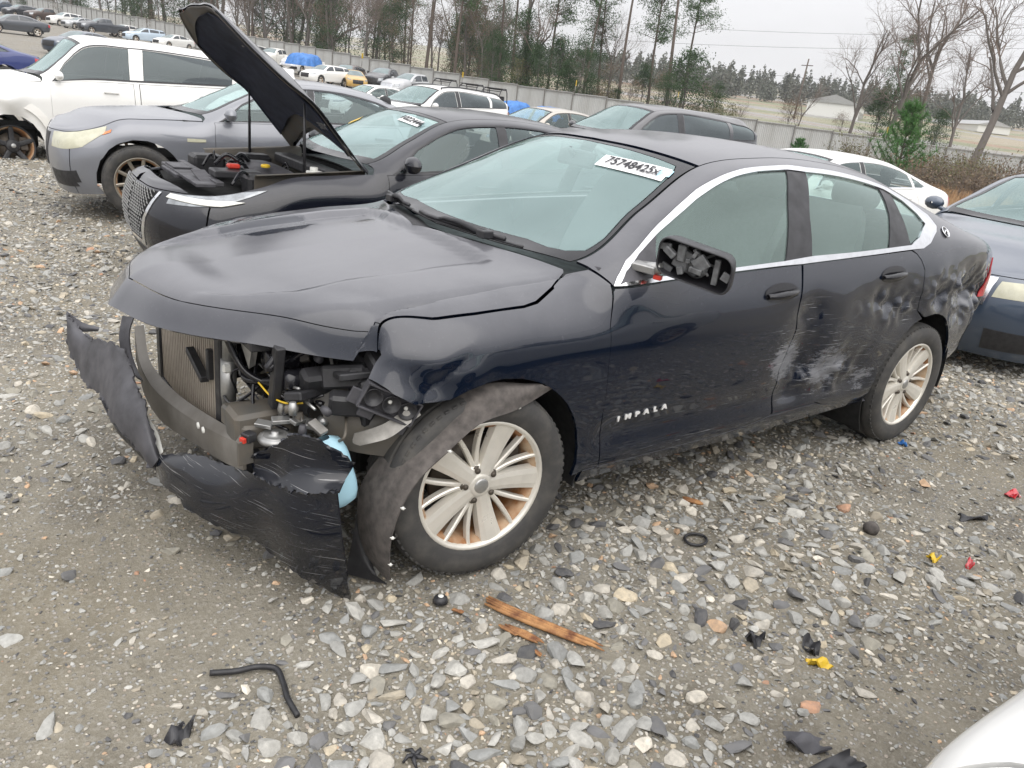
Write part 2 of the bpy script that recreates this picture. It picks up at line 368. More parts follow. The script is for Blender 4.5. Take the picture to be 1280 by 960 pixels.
class Body:
    """half control grid (stations x features) lofted to a smooth full surface; panels are cut from it"""
    def __init__(s, G, nu=12, nv=8, disp=None, attrs=None):
        G = np.asarray(G, float); s.S, s.K = G.shape[:2]; s.nu, s.nv = nu, nv; s.attrs = attrs or {}
        A = hermite(np.swapaxes(G, 0, 1), nv); A = hermite(np.swapaxes(A, 0, 1), nu)
        s.F = np.concatenate([A*[1, -1, 1], A[:, ::-1][:, 1:]], 1); s.vmax = 2*(s.K-1)
        s.normals()
        if disp is not None:
            s.F = s.F+disp(s.F, s.Nn); s.normals()
    def normals(s):
        n = np.cross(np.gradient(s.F, axis=0), np.gradient(s.F, axis=1)); l = np.linalg.norm(n, axis=2, keepdims=True)
        s.Nn = n/np.maximum(l, 1e-9)
    def ev(s, uv, A=None):
        A = s.F if A is None else A
        uv = np.atleast_2d(np.asarray(uv, float)); x = np.clip(uv[:, 0]*s.nu, 0, A.shape[0]-1.0001); y = np.clip(uv[:, 1]*s.nv, 0, A.shape[1]-1.0001)
        i = x.astype(int); j = y.astype(int); a = (x-i)[:, None]; b = (y-j)[:, None]
        return A[i, j]*(1-a)*(1-b)+A[i+1, j]*a*(1-b)+A[i, j+1]*(1-a)*b+A[i+1, j+1]*a*b
    def nrm(s, uv):
        n = s.ev(uv, s.Nn); return n/np.maximum(np.linalg.norm(n, axis=1, keepdims=True), 1e-9)
    def uv_xz(s, x, z, vmin=0, vmax=5.3):
        a, b = int(vmin*s.nv), int(vmax*s.nv)+1; G = s.F[:, a:b]
        d = (G[..., 0]-x)**2+(G[..., 2]-z)**2; i, j = np.unravel_index(d.argmin(), d.shape); q = np.array([i/s.nu, j/s.nv+a/s.nv])
        for _ in range(6):
            p = s.ev(q)[0]; e = 1e-3; pu = (s.ev(q+[e, 0])[0]-p)/e; pv = (s.ev(q+[0, e])[0]-p)/e
            J = np.array([[pu[0], pv[0]], [pu[2], pv[2]]])
            if abs(np.linalg.det(J)) < 1e-6: break
            q = np.clip(q+np.clip(np.linalg.solve(J, [x-p[0], z-p[2]]), -.3, .3), [0, vmin], [s.S-1, vmax])
        return (float(q[0]), float(q[1]))
    def mirror(s, poly): return [(u, s.vmax-v) for u, v in poly][::-1]
    def arc(s, cx, cz, r, a0, a1, n=14): return [s.uv_xz(cx+r*cos(radians(a)), cz+r*sin(radians(a))) for a in np.linspace(a0, a1, n)]
    def panel(s, name, poly, mat, parent, off=0., thick=.012, holes=(), step=(.125, .2), inset=.0022, org=None, flip=False):
        def dens(pl):
            o = []
            for i in range(len(pl)):
                a = np.array(pl[i], float); b = np.array(pl[(i+1) % len(pl)], float)
                k = max(1, int(math.ceil(max(abs(b[0]-a[0])/step[0], abs(b[1]-a[1])/step[1])*.999)))
                o += [tuple(a+(b-a)*t/k) for t in range(k)]
            return o
        def area(pl): return sum(pl[i][0]*pl[(i+1) % len(pl)][1]-pl[(i+1) % len(pl)][0]*pl[i][1] for i in range(len(pl)))/2
        W = np.array([KU, KV])
        def shrink(pl, d):
            if not d: return pl
            q = np.array(pl)*W; n = len(q); o = []
            for i in range(n):
                e1 = q[i]-q[i-1]; e2 = q[(i+1) % n]-q[i]
                n1 = np.array([-e1[1], e1[0]])/(np.linalg.norm(e1)+1e-9); n2 = np.array([-e2[1], e2[0]])/(np.linalg.norm(e2)+1e-9)
                b = n1+n2; l = b@b
                o.append(tuple((q[i]+(b*(2*d/max(l, .8)) if l > 1e-6 else n1*d))/W))
            return o
        poly = list(poly)
        if area(poly) < 0: poly = poly[::-1]
        poly = dens(shrink(poly, inset)); hs = []
        for h in holes:
            h = list(h)
            if area(h) < 0: h = h[::-1]
            hs.append(dens(shrink(h, -inset)))
        pts = []; edges = []
        for L in [poly]+hs:
            o = len(pts); pts += [tuple(np.array(p)*W) for p in L]; edges += [(o+i, o+(i+1) % len(L)) for i in range(len(L))]
        P = np.array(poly); lo, hi = P.min(0), P.max(0)
        us = np.arange(math.floor(lo[0]/step[0]), hi[0]/step[0]+1)*step[0]; vs = np.arange(math.floor(lo[1]/step[1]), hi[1]/step[1]+1)*step[1]
        Q = np.stack(np.meshgrid(us, vs, indexing='ij'), -1).reshape(-1, 2); k = inpoly(Q, poly)
        for h in hs: k &= ~inpoly(Q, h)
        Q = Q[k]
        if len(Q):
            d = segdist(Q*W, [tuple(p) for p in np.array(poly)*W])
            for h in hs: d = np.minimum(d, segdist(Q*W, [tuple(p) for p in np.array(h)*W]))
            Q = Q[d > .35*min(step[0]*KU, step[1]*KV)]
        pts += [tuple(p) for p in Q*W]
        V2, E2, F2 = delaunay_2d_cdt([Vector(p) for p in pts], edges, [], 0, 1e-7)[:3]
        V2 = np.array([tuple(v) for v in V2])/W; F2 = np.array([f for f in F2 if len(f) == 3])
        c = V2[F2].mean(1); k = inpoly(c, poly)
        for h in hs: k &= ~inpoly(c, h)
        F2 = F2[k]
        a_ = V2[F2]; ar = (a_[:, 1, 0]-a_[:, 0, 0])*(a_[:, 2, 1]-a_[:, 0, 1])-(a_[:, 2, 0]-a_[:, 0, 0])*(a_[:, 1, 1]-a_[:, 0, 1])
        F2[ar < 0] = F2[ar < 0][:, ::-1]
        p3 = s.ev(V2); n3 = s.nrm(V2); p3 = p3+n3*off
        V = [tuple(p) for p in p3]; NN = [tuple(p) for p in n3]; F = [tuple(f) for f in F2]
        if thick:
            cnt = {}
            for f in F:
                for i in range(3): cnt[(f[i], f[(i+1) % 3])] = 1
            bd = [e for e in cnt if (e[1], e[0]) not in cnt]
            idx = {}
            for a, b in bd:
                tn = np.cross(p3[b]-p3[a], n3[a]); tn = tn/(np.linalg.norm(tn)+1e-9); q = []
                for v in (a, b):
                    for lev in (0, 1):
                        key = (v, lev)
                        if key not in idx:
                            idx[key] = len(V); V.append(tuple(p3[v]-n3[v]*thick*lev)); NN.append(tuple(tn))
                        q.append(idx[key])
                F.append((q[0], q[1], q[3], q[2]))
        if org is not None: V = [tuple(np.array(v)-org) for v in V]
        me = bpy.data.meshes.new(name); me.from_pydata(V, [], F)
        me.polygons.foreach_set('use_smooth', [True]*len(F)); me.update()
        nn = np.array(NN); me.normals_split_custom_set_from_vertices([tuple(n) for n in nn])
        for an, fn in s.attrs.items():
            at = me.attributes.new(an, 'FLOAT', 'POINT'); at.data.foreach_set('value', fn(np.array(V)).astype(np.float32))
        return link(name, me, mat, parent)

def tyre_mesh(R=.346, w=.235, rr=.243):
    h = w/2
    prof = [(rr-.01, h-.02), (rr, h-.006), (rr+.012, h), (rr+.04, h+.008), (R-.03, h+.004), (R-.012, h-.012), (R-.004, h-.03)]
    gr = []
    for y in (.055, .0, -.055): gr += [(R, y+.012), (R, y+.006), (R-.009, y+.005), (R-.009, y-.005), (R, y-.006), (R, y-.012)]
    prof = [(r, -q) for r, q in prof]+[(r, -q) for r, q in gr]+[(r, q) for r, q in prof[::-1]]
    b = MB().lathe(prof, 56)
    n = 70                                        # shoulder tread blocks
    for i in range(n):
        t = 2*pi*i/n
        for sgn in (-1, 1):
            rot = Matrix.Rotation(-t, 3, 'Y')
            c = rot @ Vector((R-.0145, sgn*(h-.026), 0)); b.box(c, (.012, .034, .017), rot, .1)
    me = bpy.data.meshes.new('tyre'); me.from_pydata(b.v, [], b.f); me.polygons.foreach_set('use_smooth', b.sm); me.update(); me.materials.append(MT['tyre'])
    return me
def spoke(b, a, r0, r1, w0, w1, y0, y1, t=.02, skew=0., mid=None):
    """one spoke from the hub (r0) to the rim (r1); y = outward position (negative is outside)"""
    K = 7; V = []
    for i in range(K):
        f = i/(K-1); r = r0+(r1-r0)*f; wd = w0+(w1-w0)*f**1.2; y = y0+(y1-y0)*f**1.4; ang = a+skew*f
        if mid: y += mid*sin(pi*f)
        for (q, yy) in ((-.5, t), (-.42, .004), (-.2, 0), (.2, 0), (.42, .004), (.5, t)):
            V.append((r*cos(ang)-q*wd*sin(ang), y+yy, r*sin(ang)+q*wd*cos(ang)))
    F = [(i*6+j, (i+1)*6+j, (i+1)*6+j+1, i*6+j+1) for i in range(K-1) for j in range(5)]
    b.add(V, F, False)
def rim_meshes(style, R=.243):
    out = {}
    b = MB().lathe([(R, -.098), (R+.002, -.106), (R-.006, -.112), (R-.014, -.108), (R-.018, -.098), (R-.024, -.085)], 56)
    if style == 'split':                           # five broad spokes, a thin V pair in each gap
        for k in range(5):
            a = radians(70+72*k)
            spoke(b, a, .040, R-.012, .062, .098, -.094, -.103, .03, 0, .006)
            for sg in (-1, 1): spoke(b, a+radians(36+sg*4), .058, R-.012, .020, .017, -.082, -.100, .024, sg*radians(9), .004)
    elif style == 'ten':
        for k in range(10): spoke(b, radians(36*k+9), .045, R-.012, .034, .036, -.080, -.100, .03, 0, .004)
    elif style in ('five', 'dark'):
        for k in range(5): spoke(b, radians(72*k+18), .04, R-.012, .065, .058, -.075, -.098, .03, 0, .004)
    b.lathe([(0, -.098), (.03, -.0975), (.040, -.096), (.046, -.090), (.066, -.086), (.078, -.080), (.082, -.05)], 28)
    def me(bb, n, m):
        e = bpy.data.meshes.new(n); e.from_pydata(bb.v, [], bb.f); e.polygons.foreach_set('use_smooth', bb.sm); e.update(); e.materials.append(m); return e
    out['rim'] = me(b, 'rim', MT['plastic'] if style == 'dark' else MT['rim'] if style != 'ten' else MT['rimgrey'])
    b = MB().lathe([(R-.014, -.100), (R-.03, -.085), (R-.038, -.02), (R-.04, .09)], 48); out['barrel'] = me(b, 'barrel', MT['rimdirty'])
    b = MB().lathe([(0, -.02), (.16, -.02), (.16, .0), (0, .0)], 32).box((.13, -.02, .03), (.09, .06, .16)); out['brake'] = me(b, 'brake_disc', MT['rotor'])
    b = MB().lathe([(0, -.1025), (.022, -.102), (.027, -.099), (.028, -.094)], 20); out['cap'] = me(b, 'centre_cap', MT['alu'])
    b = MB()
    b.lathe([(.0, -.103), (.007, -.1025), (.0105, -.098), (.0105, -.09), (.016, -.0885), (.018, -.084)], 10)
    out['nut'] = me(b, 'lug_nut', MT['rotor'])
    return out
TYRE = tyre_mesh(); RIMS = {k: rim_meshes(k) for k in ('split', 'ten', 'five', 'dark')}
def wheel(parent, loc, style='split', steer=0, camber=0, s=1., right=False, roll=0, name='wheel', plain=False):
    o = link(name, TYRE, None, parent); o.location = loc; o.scale = (s, s, s)
    o.rotation_mode = 'XYZ'
    o.rotation_euler = (camber, roll, steer+(pi if right else 0))
    r = RIMS[style]
    for k, n in (('rim', 'rim'), ('barrel', 'rim_barrel'), ('brake', 'brake_disc'), ('cap', 'centre_cap')):
        if not plain or k in ('rim', 'barrel'): link(n, r[k], None, o)
    if not plain:
        for q in range(5):
            a = radians(72*q+34); e = link('lug_nut', r['nut'], None, o); e.location = (.058*cos(a), .004, .058*sin(a))
    return o

HERO_G = [[(-0.4,0.84,0.22),(-0.4,0.86,0.3),(-0.4,0.86,0.45),(-0.42,0.85,0.62),(-0.4,0.81,0.75),(-0.36,0.775,0.82),(-0.43,0.73,0.813),(-0.51,0.675,0.808),(-0.61,0.6,0.806),(-0.88,0.3,0.798),(-0.965,0,0.79)],
[(-0.38,0.86,0.22),(-0.38,0.875,0.3),(-0.38,0.885,0.45),(-0.36,0.885,0.66),(-0.33,0.84,0.82),(-0.345,0.755,0.905),(-0.41,0.71,0.898),(-0.49,0.65,0.892),(-0.58,0.56,0.888),(-0.82,0.29,0.88),(-0.895,0,0.878)],
[(-0.25,0.87,0.22),(-0.25,0.885,0.3),(-0.25,0.9,0.45),(-0.22,0.905,0.68),(-0.2,0.885,0.83),(-0.18,0.77,0.945),(-0.22,0.72,0.951),(-0.27,0.66,0.955),(-0.35,0.57,0.957),(-0.52,0.28,0.958),(-0.58,0,0.958)],
[(0.05,0.88,0.22),(0.05,0.895,0.3),(0.05,0.91,0.45),(0.05,0.915,0.7),(0.05,0.895,0.86),(0.08,0.775,0.975),(0.06,0.73,0.987),(0.03,0.68,0.996),(-0.01,0.6,1.002),(-0.13,0.3,1.01),(-0.18,0,1.012)],
[(0.42,0.875,0.24),(0.42,0.895,0.31),(0.42,0.905,0.46),(0.42,0.92,0.69),(0.42,0.905,0.87),(0.42,0.8,1),(0.42,0.765,1.02),(0.4,0.73,1.03),(0.37,0.66,1.04),(0.26,0.34,1.055),(0.17,0,1.06)],
[(0.5,0.873,0.245),(0.5,0.895,0.31),(0.5,0.905,0.46),(0.5,0.921,0.69),(0.5,0.908,0.875),(0.5,0.845,1.005),(0.48,0.8,1.03),(0.46,0.76,1.045),(0.42,0.7,1.055),(0.32,0.36,1.06),(0.26,0,1.062)],
[(0.82,0.87,0.25),(0.82,0.895,0.32),(0.82,0.905,0.47),(0.82,0.922,0.69),(0.82,0.912,0.885),(0.82,0.858,1.025),(0.82,0.78,1.14),(0.82,0.7,1.225),(0.8,0.64,1.235),(0.7,0.33,1.255),(0.66,0,1.262)],
[(1.2,0.868,0.255),(1.2,0.895,0.325),(1.2,0.907,0.475),(1.2,0.924,0.695),(1.2,0.914,0.895),(1.2,0.862,1.048),(1.2,0.77,1.22),(1.2,0.645,1.38),(1.17,0.56,1.4),(1.1,0.3,1.435),(1.06,0,1.445)],
[(1.6,0.866,0.26),(1.6,0.895,0.33),(1.6,0.908,0.48),(1.6,0.925,0.7),(1.6,0.915,0.905),(1.6,0.862,1.068),(1.6,0.765,1.26),(1.6,0.635,1.425),(1.58,0.555,1.452),(1.55,0.3,1.483),(1.53,0,1.492)],
[(2.05,0.866,0.27),(2.05,0.895,0.34),(2.05,0.91,0.49),(2.05,0.925,0.71),(2.05,0.915,0.915),(2.05,0.86,1.085),(2.05,0.765,1.265),(2.05,0.635,1.42),(2.05,0.55,1.45),(2.05,0.3,1.482),(2.05,0,1.49)],
[(2.5,0.868,0.28),(2.5,0.897,0.35),(2.5,0.912,0.5),(2.5,0.926,0.72),(2.5,0.916,0.925),(2.5,0.852,1.108),(2.5,0.765,1.245),(2.5,0.64,1.365),(2.5,0.55,1.4),(2.5,0.3,1.432),(2.5,0,1.44)],
[(2.9,0.86,0.28),(2.9,0.885,0.36),(2.9,0.905,0.51),(2.9,0.922,0.73),(2.9,0.912,0.935),(2.9,0.845,1.125),(2.9,0.79,1.19),(2.9,0.68,1.265),(2.9,0.57,1.29),(2.9,0.3,1.315),(2.92,0,1.32)],
[(3.22,0.845,0.36),(3.25,0.865,0.42),(3.28,0.882,0.54),(3.3,0.893,0.74),(3.3,0.883,0.94),(3.3,0.825,1.115),(3.3,0.775,1.145),(3.3,0.705,1.165),(3.3,0.605,1.172),(3.32,0.3,1.178),(3.34,0,1.18)],
[(3.5,0.8,0.42),(3.54,0.825,0.48),(3.57,0.84,0.59),(3.6,0.845,0.76),(3.6,0.835,0.935),(3.6,0.785,1.07),(3.6,0.74,1.095),(3.6,0.68,1.107),(3.6,0.59,1.115),(3.6,0.3,1.125),(3.6,0,1.13)],
[(3.7,0.71,0.44),(3.75,0.735,0.5),(3.79,0.745,0.61),(3.82,0.745,0.77),(3.82,0.73,0.92),(3.8,0.69,1.03),(3.8,0.66,1.05),(3.8,0.61,1.06),(3.8,0.52,1.07),(3.82,0.3,1.08),(3.83,0,1.085)],
[(3.82,0.42,0.44),(3.87,0.44,0.5),(3.92,0.45,0.61),(3.95,0.45,0.77),(3.94,0.44,0.92),(3.9,0.43,1.03),(3.895,0.41,1.05),(3.89,0.37,1.06),(3.88,0.31,1.07),(3.88,0.16,1.075),(3.88,0,1.08)],
[(3.86,0,0.44),(3.92,0,0.5),(3.97,0,0.61),(3.99,0,0.77),(3.98,0,0.92),(3.93,0,1.03),(3.925,0,1.05),(3.92,0,1.06),(3.91,0,1.07),(3.905,0,1.075),(3.9,0,1.08)]]
PK = {}
PK['hoodside']=[(0.984, 5.005), (1.889, 4.751), (2.514, 4.671), (3.178, 4.642), (3.334, 4.701), (3.611, 4.99), (3.954, 7.035)]
PK['fender']=[(0.995, 4.948), (1.875, 4.714), (2.509, 4.639), (3.174, 4.609), (3.345, 4.661), (3.621, 4.956), (3.934, 6.733), (4.95, 6.922), (5.015, 5.058), (4.639, 4.033), (4.756, 3.23), (4.972, 2.588), (5.067, 1.756), (5.15, 0.381)]
PK['fender_front']=[(0.0, 5.0), (0.452, 4.403), (0.125, 4.384), (0.0, 4.0), (0.525, 3.62), (1.048, 3.31), (1.549, 3.042), (1.973, 2.889)]
PK['chrome_out']=[(5.031, 4.971), (5.151, 5.586), (5.372, 6.358), (5.663, 6.538), (5.961, 6.68), (6.243, 6.814), (6.593, 6.917), (6.919, 6.929), (7.267, 6.977), (7.67, 7.05), (8.174, 7.137), (8.456, 6.999), (8.916, 7.011), (9.409, 6.976), (10.037, 6.974), (10.468, 6.759), (10.779, 6.41), (10.841, 5.926), (10.764, 5.555), (10.527, 5.0), (10.325, 4.891), (10.05, 4.904), (8.938, 4.921), (7.987, 4.899), (7.665, 4.917), (6.807, 4.934), (5.987, 4.948), (5.109, 4.966)]
PK['chrome_in']=[(5.105, 4.991), (5.294, 5.765), (5.558, 6.227), (5.894, 6.412), (6.192, 6.564), (6.522, 6.702), (6.855, 6.771), (7.197, 6.836), (7.604, 6.891), (8.102, 6.91), (8.388, 6.851), (8.981, 6.835), (9.489, 6.811), (9.88, 6.791), (10.224, 6.593), (10.44, 6.248), (10.543, 5.881), (10.28, 5.258), (10.047, 5.024), (9.581, 5.029), (8.181, 5.052), (7.672, 5.019), (6.852, 5.021), (5.999, 5.052), (5.21, 5.159)]
PK['glass_f']=[(5.894, 6.412), (6.192, 6.564), (6.522, 6.702), (6.855, 6.771), (7.197, 6.836), (7.604, 6.891), (8.083, 6.898), (7.96, 6.361), (7.873, 5.838), (7.713, 5.022), (6.852, 5.021), (5.999, 5.052), (5.681, 5.09)]
PK['sail']=[(5.105, 4.991), (5.294, 5.765), (5.558, 6.227), (5.894, 6.412), (5.681, 5.09), (5.21, 5.159)]
PK['pil_b']=[(8.083, 6.898), (8.388, 6.851), (8.234, 5.87), (8.168, 5.054), (7.713, 5.022), (7.873, 5.838), (7.96, 6.361)]
PK['glass_r']=[(8.388, 6.851), (8.981, 6.835), (9.489, 6.811), (9.781, 6.763), (9.781, 6.378), (9.756, 5.991), (9.581, 5.029), (8.168, 5.054), (8.234, 5.87)]
PK['pil_c']=[(9.781, 6.763), (9.88, 6.791), (10.007, 6.693), (9.957, 5.753), (10.028, 5.028), (9.581, 5.029), (9.756, 5.991), (9.781, 6.378)]
PK['glass_q']=[(10.024, 6.689), (10.224, 6.593), (10.44, 6.248), (10.543, 5.881), (10.28, 5.258), (10.049, 5.037)]
PK['ws_in']=[(5.351, 8.015), (5.525, 8.013), (5.821, 7.897), (6.25, 8.062), (6.694, 8.144), (6.673, 8.652), (6.681, 9.152)]
PK['ws_in_bot']=[(5.211, 8.07), (5.169, 8.167), (5.174, 8.422), (5.23, 8.845), (5.219, 9.587), (5.246, 10.183)]
PK['front_door']=[(5.024, 4.899), (5.985, 4.928), (6.805, 4.905), (7.664, 4.897), (7.944, 4.886), (7.914, 4.011), (7.986, 3.302), (7.929, 2.87), (7.886, 2.44), (7.942, 2.116), (7.952, 1.687), (7.961, 1.252)]
PK['gapB']=[(7.987, 4.889), (7.951, 3.918), (8.022, 3.294), (7.96, 2.863), (7.918, 2.431), (7.982, 2.105), (7.992, 1.67), (8.009, 1.227)]
PK['rd_rear']=[(10.047, 4.884), (10.152, 4.785), (10.254, 4.606), (10.346, 4.329), (10.363, 3.88), (10.421, 3.256)]
PK['sill']=[(5.124, 0.879), (6.139, 0.539), (7.122, 0.533), (7.947, 1.112), (8.784, 1.204)]
PK['sticker']=[(6.686, 9.26), (6.752, 8.185), (6.506, 8.149), (6.476, 9.2)]
PK['sticker2']=[(6.72, 8.326), (6.734, 8.142), (6.611, 8.118), (6.569, 8.283)]
PK['badge']=[(5.269, 2.184), (6.063, 2.197)]
PK['emblem']=[(10.991, 5.796)]
PK['hand_f']=[(7.306, 4.393), (7.922, 4.372), (7.9, 3.995), (7.333, 4.068)]
PK['hand_r']=[(9.366, 4.348), (9.89, 4.338)]
PK['hoodcrease']=[(3.526, 8.359), (2.754, 8.341), (2.168, 8.381), (1.634, 8.36), (1.297, 8.544), (1.231, 8.75)]
PK['hoodcrease2']=[(3.836, 6.378), (3.248, 5.969), (2.346, 6.371), (1.463, 6.842), (1.009, 8.082)]
PK['hoodpatch']=[(1.972, 11.325), (1.601, 14.041), (2.75, 10.0), (2.618, 10.713), (2.267, 10.233), (2.069, 10.461)]
# ordinary closed car: same stations with the nose wrapped round
SEDAN = [
 [(-.90,0,.20),(-.95,0,.28),(-1.0,0,.42),(-1.01,0,.58),(-.985,0,.70),(-.95,0,.79),(-.94,0,.80),(-.935,0,.81),(-.925,0,.82),(-.91,0,.83),(-.895,0,.838)],
 [(-.85,.45,.20),(-.90,.46,.28),(-.95,.47,.42),(-.96,.47,.58),(-.93,.47,.70),(-.89,.46,.79),(-.885,.44,.80),(-.88,.41,.81),(-.88,.37,.82),(-.89,.2,.83),(-.88,0,.845)],
 [(-.62,.78,.20),(-.66,.80,.28),(-.70,.82,.42),(-.70,.82,.58),(-.67,.79,.72),(-.62,.71,.80),(-.66,.67,.815),(-.70,.60,.825),(-.745,.53,.835),(-.83,.28,.85),(-.86,0,.865)],
 [(-.38,.86,.22),(-.38,.875,.30),(-.38,.885,.45),(-.36,.885,.66),(-.33,.85,.80),(-.345,.765,.875),(-.38,.72,.885),(-.43,.66,.893),(-.50,.57,.90),(-.64,.29,.91),(-.68,0,.915)],
]+[[tuple(p) for p in r] for r in HERO_G[2:]]
def remap(G, xs, ys=1., zs=None):
    """stretch a control grid: xs [(x_old, x_new)...], zs [(z_old, z_new)...]"""
    G = np.array(G, float); a = np.array(xs); G[..., 0] = np.interp(G[..., 0], a[:, 0], a[:, 1]); G[..., 1] *= ys
    if zs is not None:
        b = np.array(zs); G[..., 2] = np.interp(G[..., 2], b[:, 0], b[:, 1])
    return G
def suv_grid(rear=3.5, top=1.49, drop=.06, square=.9):
    """closed estate body: the roof runs back to an upright tail"""
    G = [[list(p) for p in r] for r in SEDAN[:11]]
    base = SEDAN[11]
    def st(x, ztop, wr, zb, lean=0):
        r = [list(p) for p in base]
        for k in range(6): r[k][0] = x
        r[5][2] = zb
        for k, (y, z) in enumerate([(.80, zb+.5*(ztop-.06-zb)), (wr+.08, ztop-.07), (wr, ztop-.03), (.3, ztop-.008), (0, ztop)]):
            r[6+k] = [x+lean*(z-zb), y, z]
        return r
    n = 4; x0 = 2.05
    for i in range(n):
        f = (i+1)/n; x = x0+(rear-.12-x0)*f; G.append(st(x, top-drop*f*f, .55-.03*f, 1.09+.05*f))
    e = st(rear, top-drop-.03, .50, 1.14, -.25); 
    for k in range(6): e[k][1] *= .95
    G.append(e)
    f = [list(p) for p in e]
    for k in range(11): f[k][1] = min(f[k][1], .45*(1 if k < 9 else .5)); f[k][0] = e[k][0]+.09
    G.append(f)
    g = [list(p) for p in f]
    for k in range(11): g[k][1] = 0; g[k][0] = f[k][0]+.02
    G.append(g)
    return G

# ------------------------------------------------------------------ the wrecked black sedan
P3 = {}
P3['cover_near']=[[(-0.856, -0.12, 0.276), (-0.787, -0.29, 0.338), (-0.724, -0.48, 0.368), (-0.68, -0.66, 0.407), (-0.621, -0.82, 0.423), (-0.545, -0.92, 0.46)], [(-0.864, -0.14, 0.265), (-0.81, -0.305, 0.315), (-0.747, -0.497, 0.332), (-0.689, -0.675, 0.36), (-0.629, -0.83, 0.362), (-0.533, -0.927, 0.364)], [(-0.87, -0.145, 0.248), (-0.829, -0.305, 0.284), (-0.765, -0.5, 0.288), (-0.694, -0.675, 0.304), (-0.63, -0.825, 0.291), (-0.515, -0.92, 0.255)], [(-0.871, -0.13, 0.219), (-0.844, -0.285, 0.242), (-0.779, -0.482, 0.231), (-0.692, -0.655, 0.233), (-0.624, -0.8, 0.204), (-0.485, -0.892, 0.124)], [(-0.87, -0.1, 0.183), (-0.856, -0.25, 0.191), (-0.789, -0.45, 0.164), (-0.686, -0.62, 0.151), (-0.613, -0.76, 0.102), (-0.448, -0.85, -0.027)]]

P3['cover_flap']=[[(-0.701, -0.63, 0.461), (-0.648, -0.71, 0.529), (-0.619, -0.77, 0.595), (-0.568, -0.85, 0.593), (-0.478, -0.9, 0.528)], [(-0.692, -0.614, 0.434), (-0.643, -0.691, 0.475), (-0.616, -0.754, 0.525), (-0.569, -0.827, 0.528), (-0.484, -0.881, 0.491)], [(-0.69, -0.624, 0.421), (-0.648, -0.697, 0.436), (-0.622, -0.764, 0.467), (-0.582, -0.831, 0.476), (-0.504, -0.887, 0.469)], [(-0.697, -0.66, 0.422), (-0.662, -0.73, 0.411), (-0.638, -0.8, 0.425), (-0.605, -0.86, 0.44), (-0.535, -0.92, 0.463)]]

P3['cover_far']=[[(-0.996, 0.86, 0.513), (-0.957, 0.72, 0.458), (-0.927, 0.5, 0.492), (-0.89, 0.3, 0.525), (-0.874, 0.12, 0.453), (-0.868, -0.02, 0.407), (-0.846, -0.12, 0.274)], [(-1.002, 0.819, 0.486), (-0.975, 0.692, 0.424), (-0.95, 0.482, 0.438), (-0.917, 0.282, 0.465), (-0.905, 0.099, 0.416), (-0.89, -0.041, 0.376), (-0.862, -0.148, 0.274)], [(-1.005, 0.812, 0.448), (-0.99, 0.699, 0.378), (-0.969, 0.499, 0.372), (-0.939, 0.299, 0.392), (-0.931, 0.112, 0.364), (-0.907, -0.028, 0.329), (-0.871, -0.141, 0.257)], [(-1.005, 0.84, 0.398), (-1.001, 0.74, 0.32), (-0.983, 0.55, 0.291), (-0.957, 0.35, 0.303), (-0.951, 0.16, 0.297), (-0.918, 0.02, 0.265), (-0.873, -0.1, 0.222)]]

P3['cover_tip']=[[(-0.995, 0.86, 0.517), (-0.969, 0.8, 0.501), (-0.943, 0.76, 0.49), (-0.895, 0.72, 0.481)], [(-0.998, 0.85, 0.479), (-0.975, 0.79, 0.474), (-0.948, 0.75, 0.474), (-0.899, 0.71, 0.475)], [(-0.999, 0.86, 0.435), (-0.98, 0.8, 0.441), (-0.952, 0.76, 0.452), (-0.9, 0.72, 0.463)]]

P3['lip']=[[(-0.966, 0.36, 0.314), (-0.961, 0.24, 0.308), (-0.938, 0.12, 0.286), (-0.915, 0.02, 0.271), (-0.87, -0.09, 0.229), (-0.848, -0.22, 0.212)], [(-0.965, 0.33, 0.311), (-0.961, 0.21, 0.301), (-0.944, 0.09, 0.279), (-0.916, -0.01, 0.257), (-0.872, -0.12, 0.222), (-0.85, -0.25, 0.207)], [(-0.957, 0.36, 0.282), (-0.953, 0.24, 0.267), (-0.94, 0.12, 0.244), (-0.907, 0.02, 0.214), (-0.862, -0.09, 0.182), (-0.839, -0.22, 0.169)]]

P3['strip']=[[(-0.811, 0.66, 0.542), (-0.832, 0.64, 0.461), (-0.836, 0.6, 0.404), (-0.828, 0.5, 0.36), (-0.821, 0.4, 0.354)], [(-0.793, 0.64, 0.543), (-0.814, 0.62, 0.48), (-0.822, 0.575, 0.411), (-0.817, 0.485, 0.365), (-0.813, 0.39, 0.35)], [(-0.775, 0.62, 0.544), (-0.797, 0.6, 0.499), (-0.809, 0.55, 0.418), (-0.806, 0.47, 0.369), (-0.805, 0.38, 0.346)]]

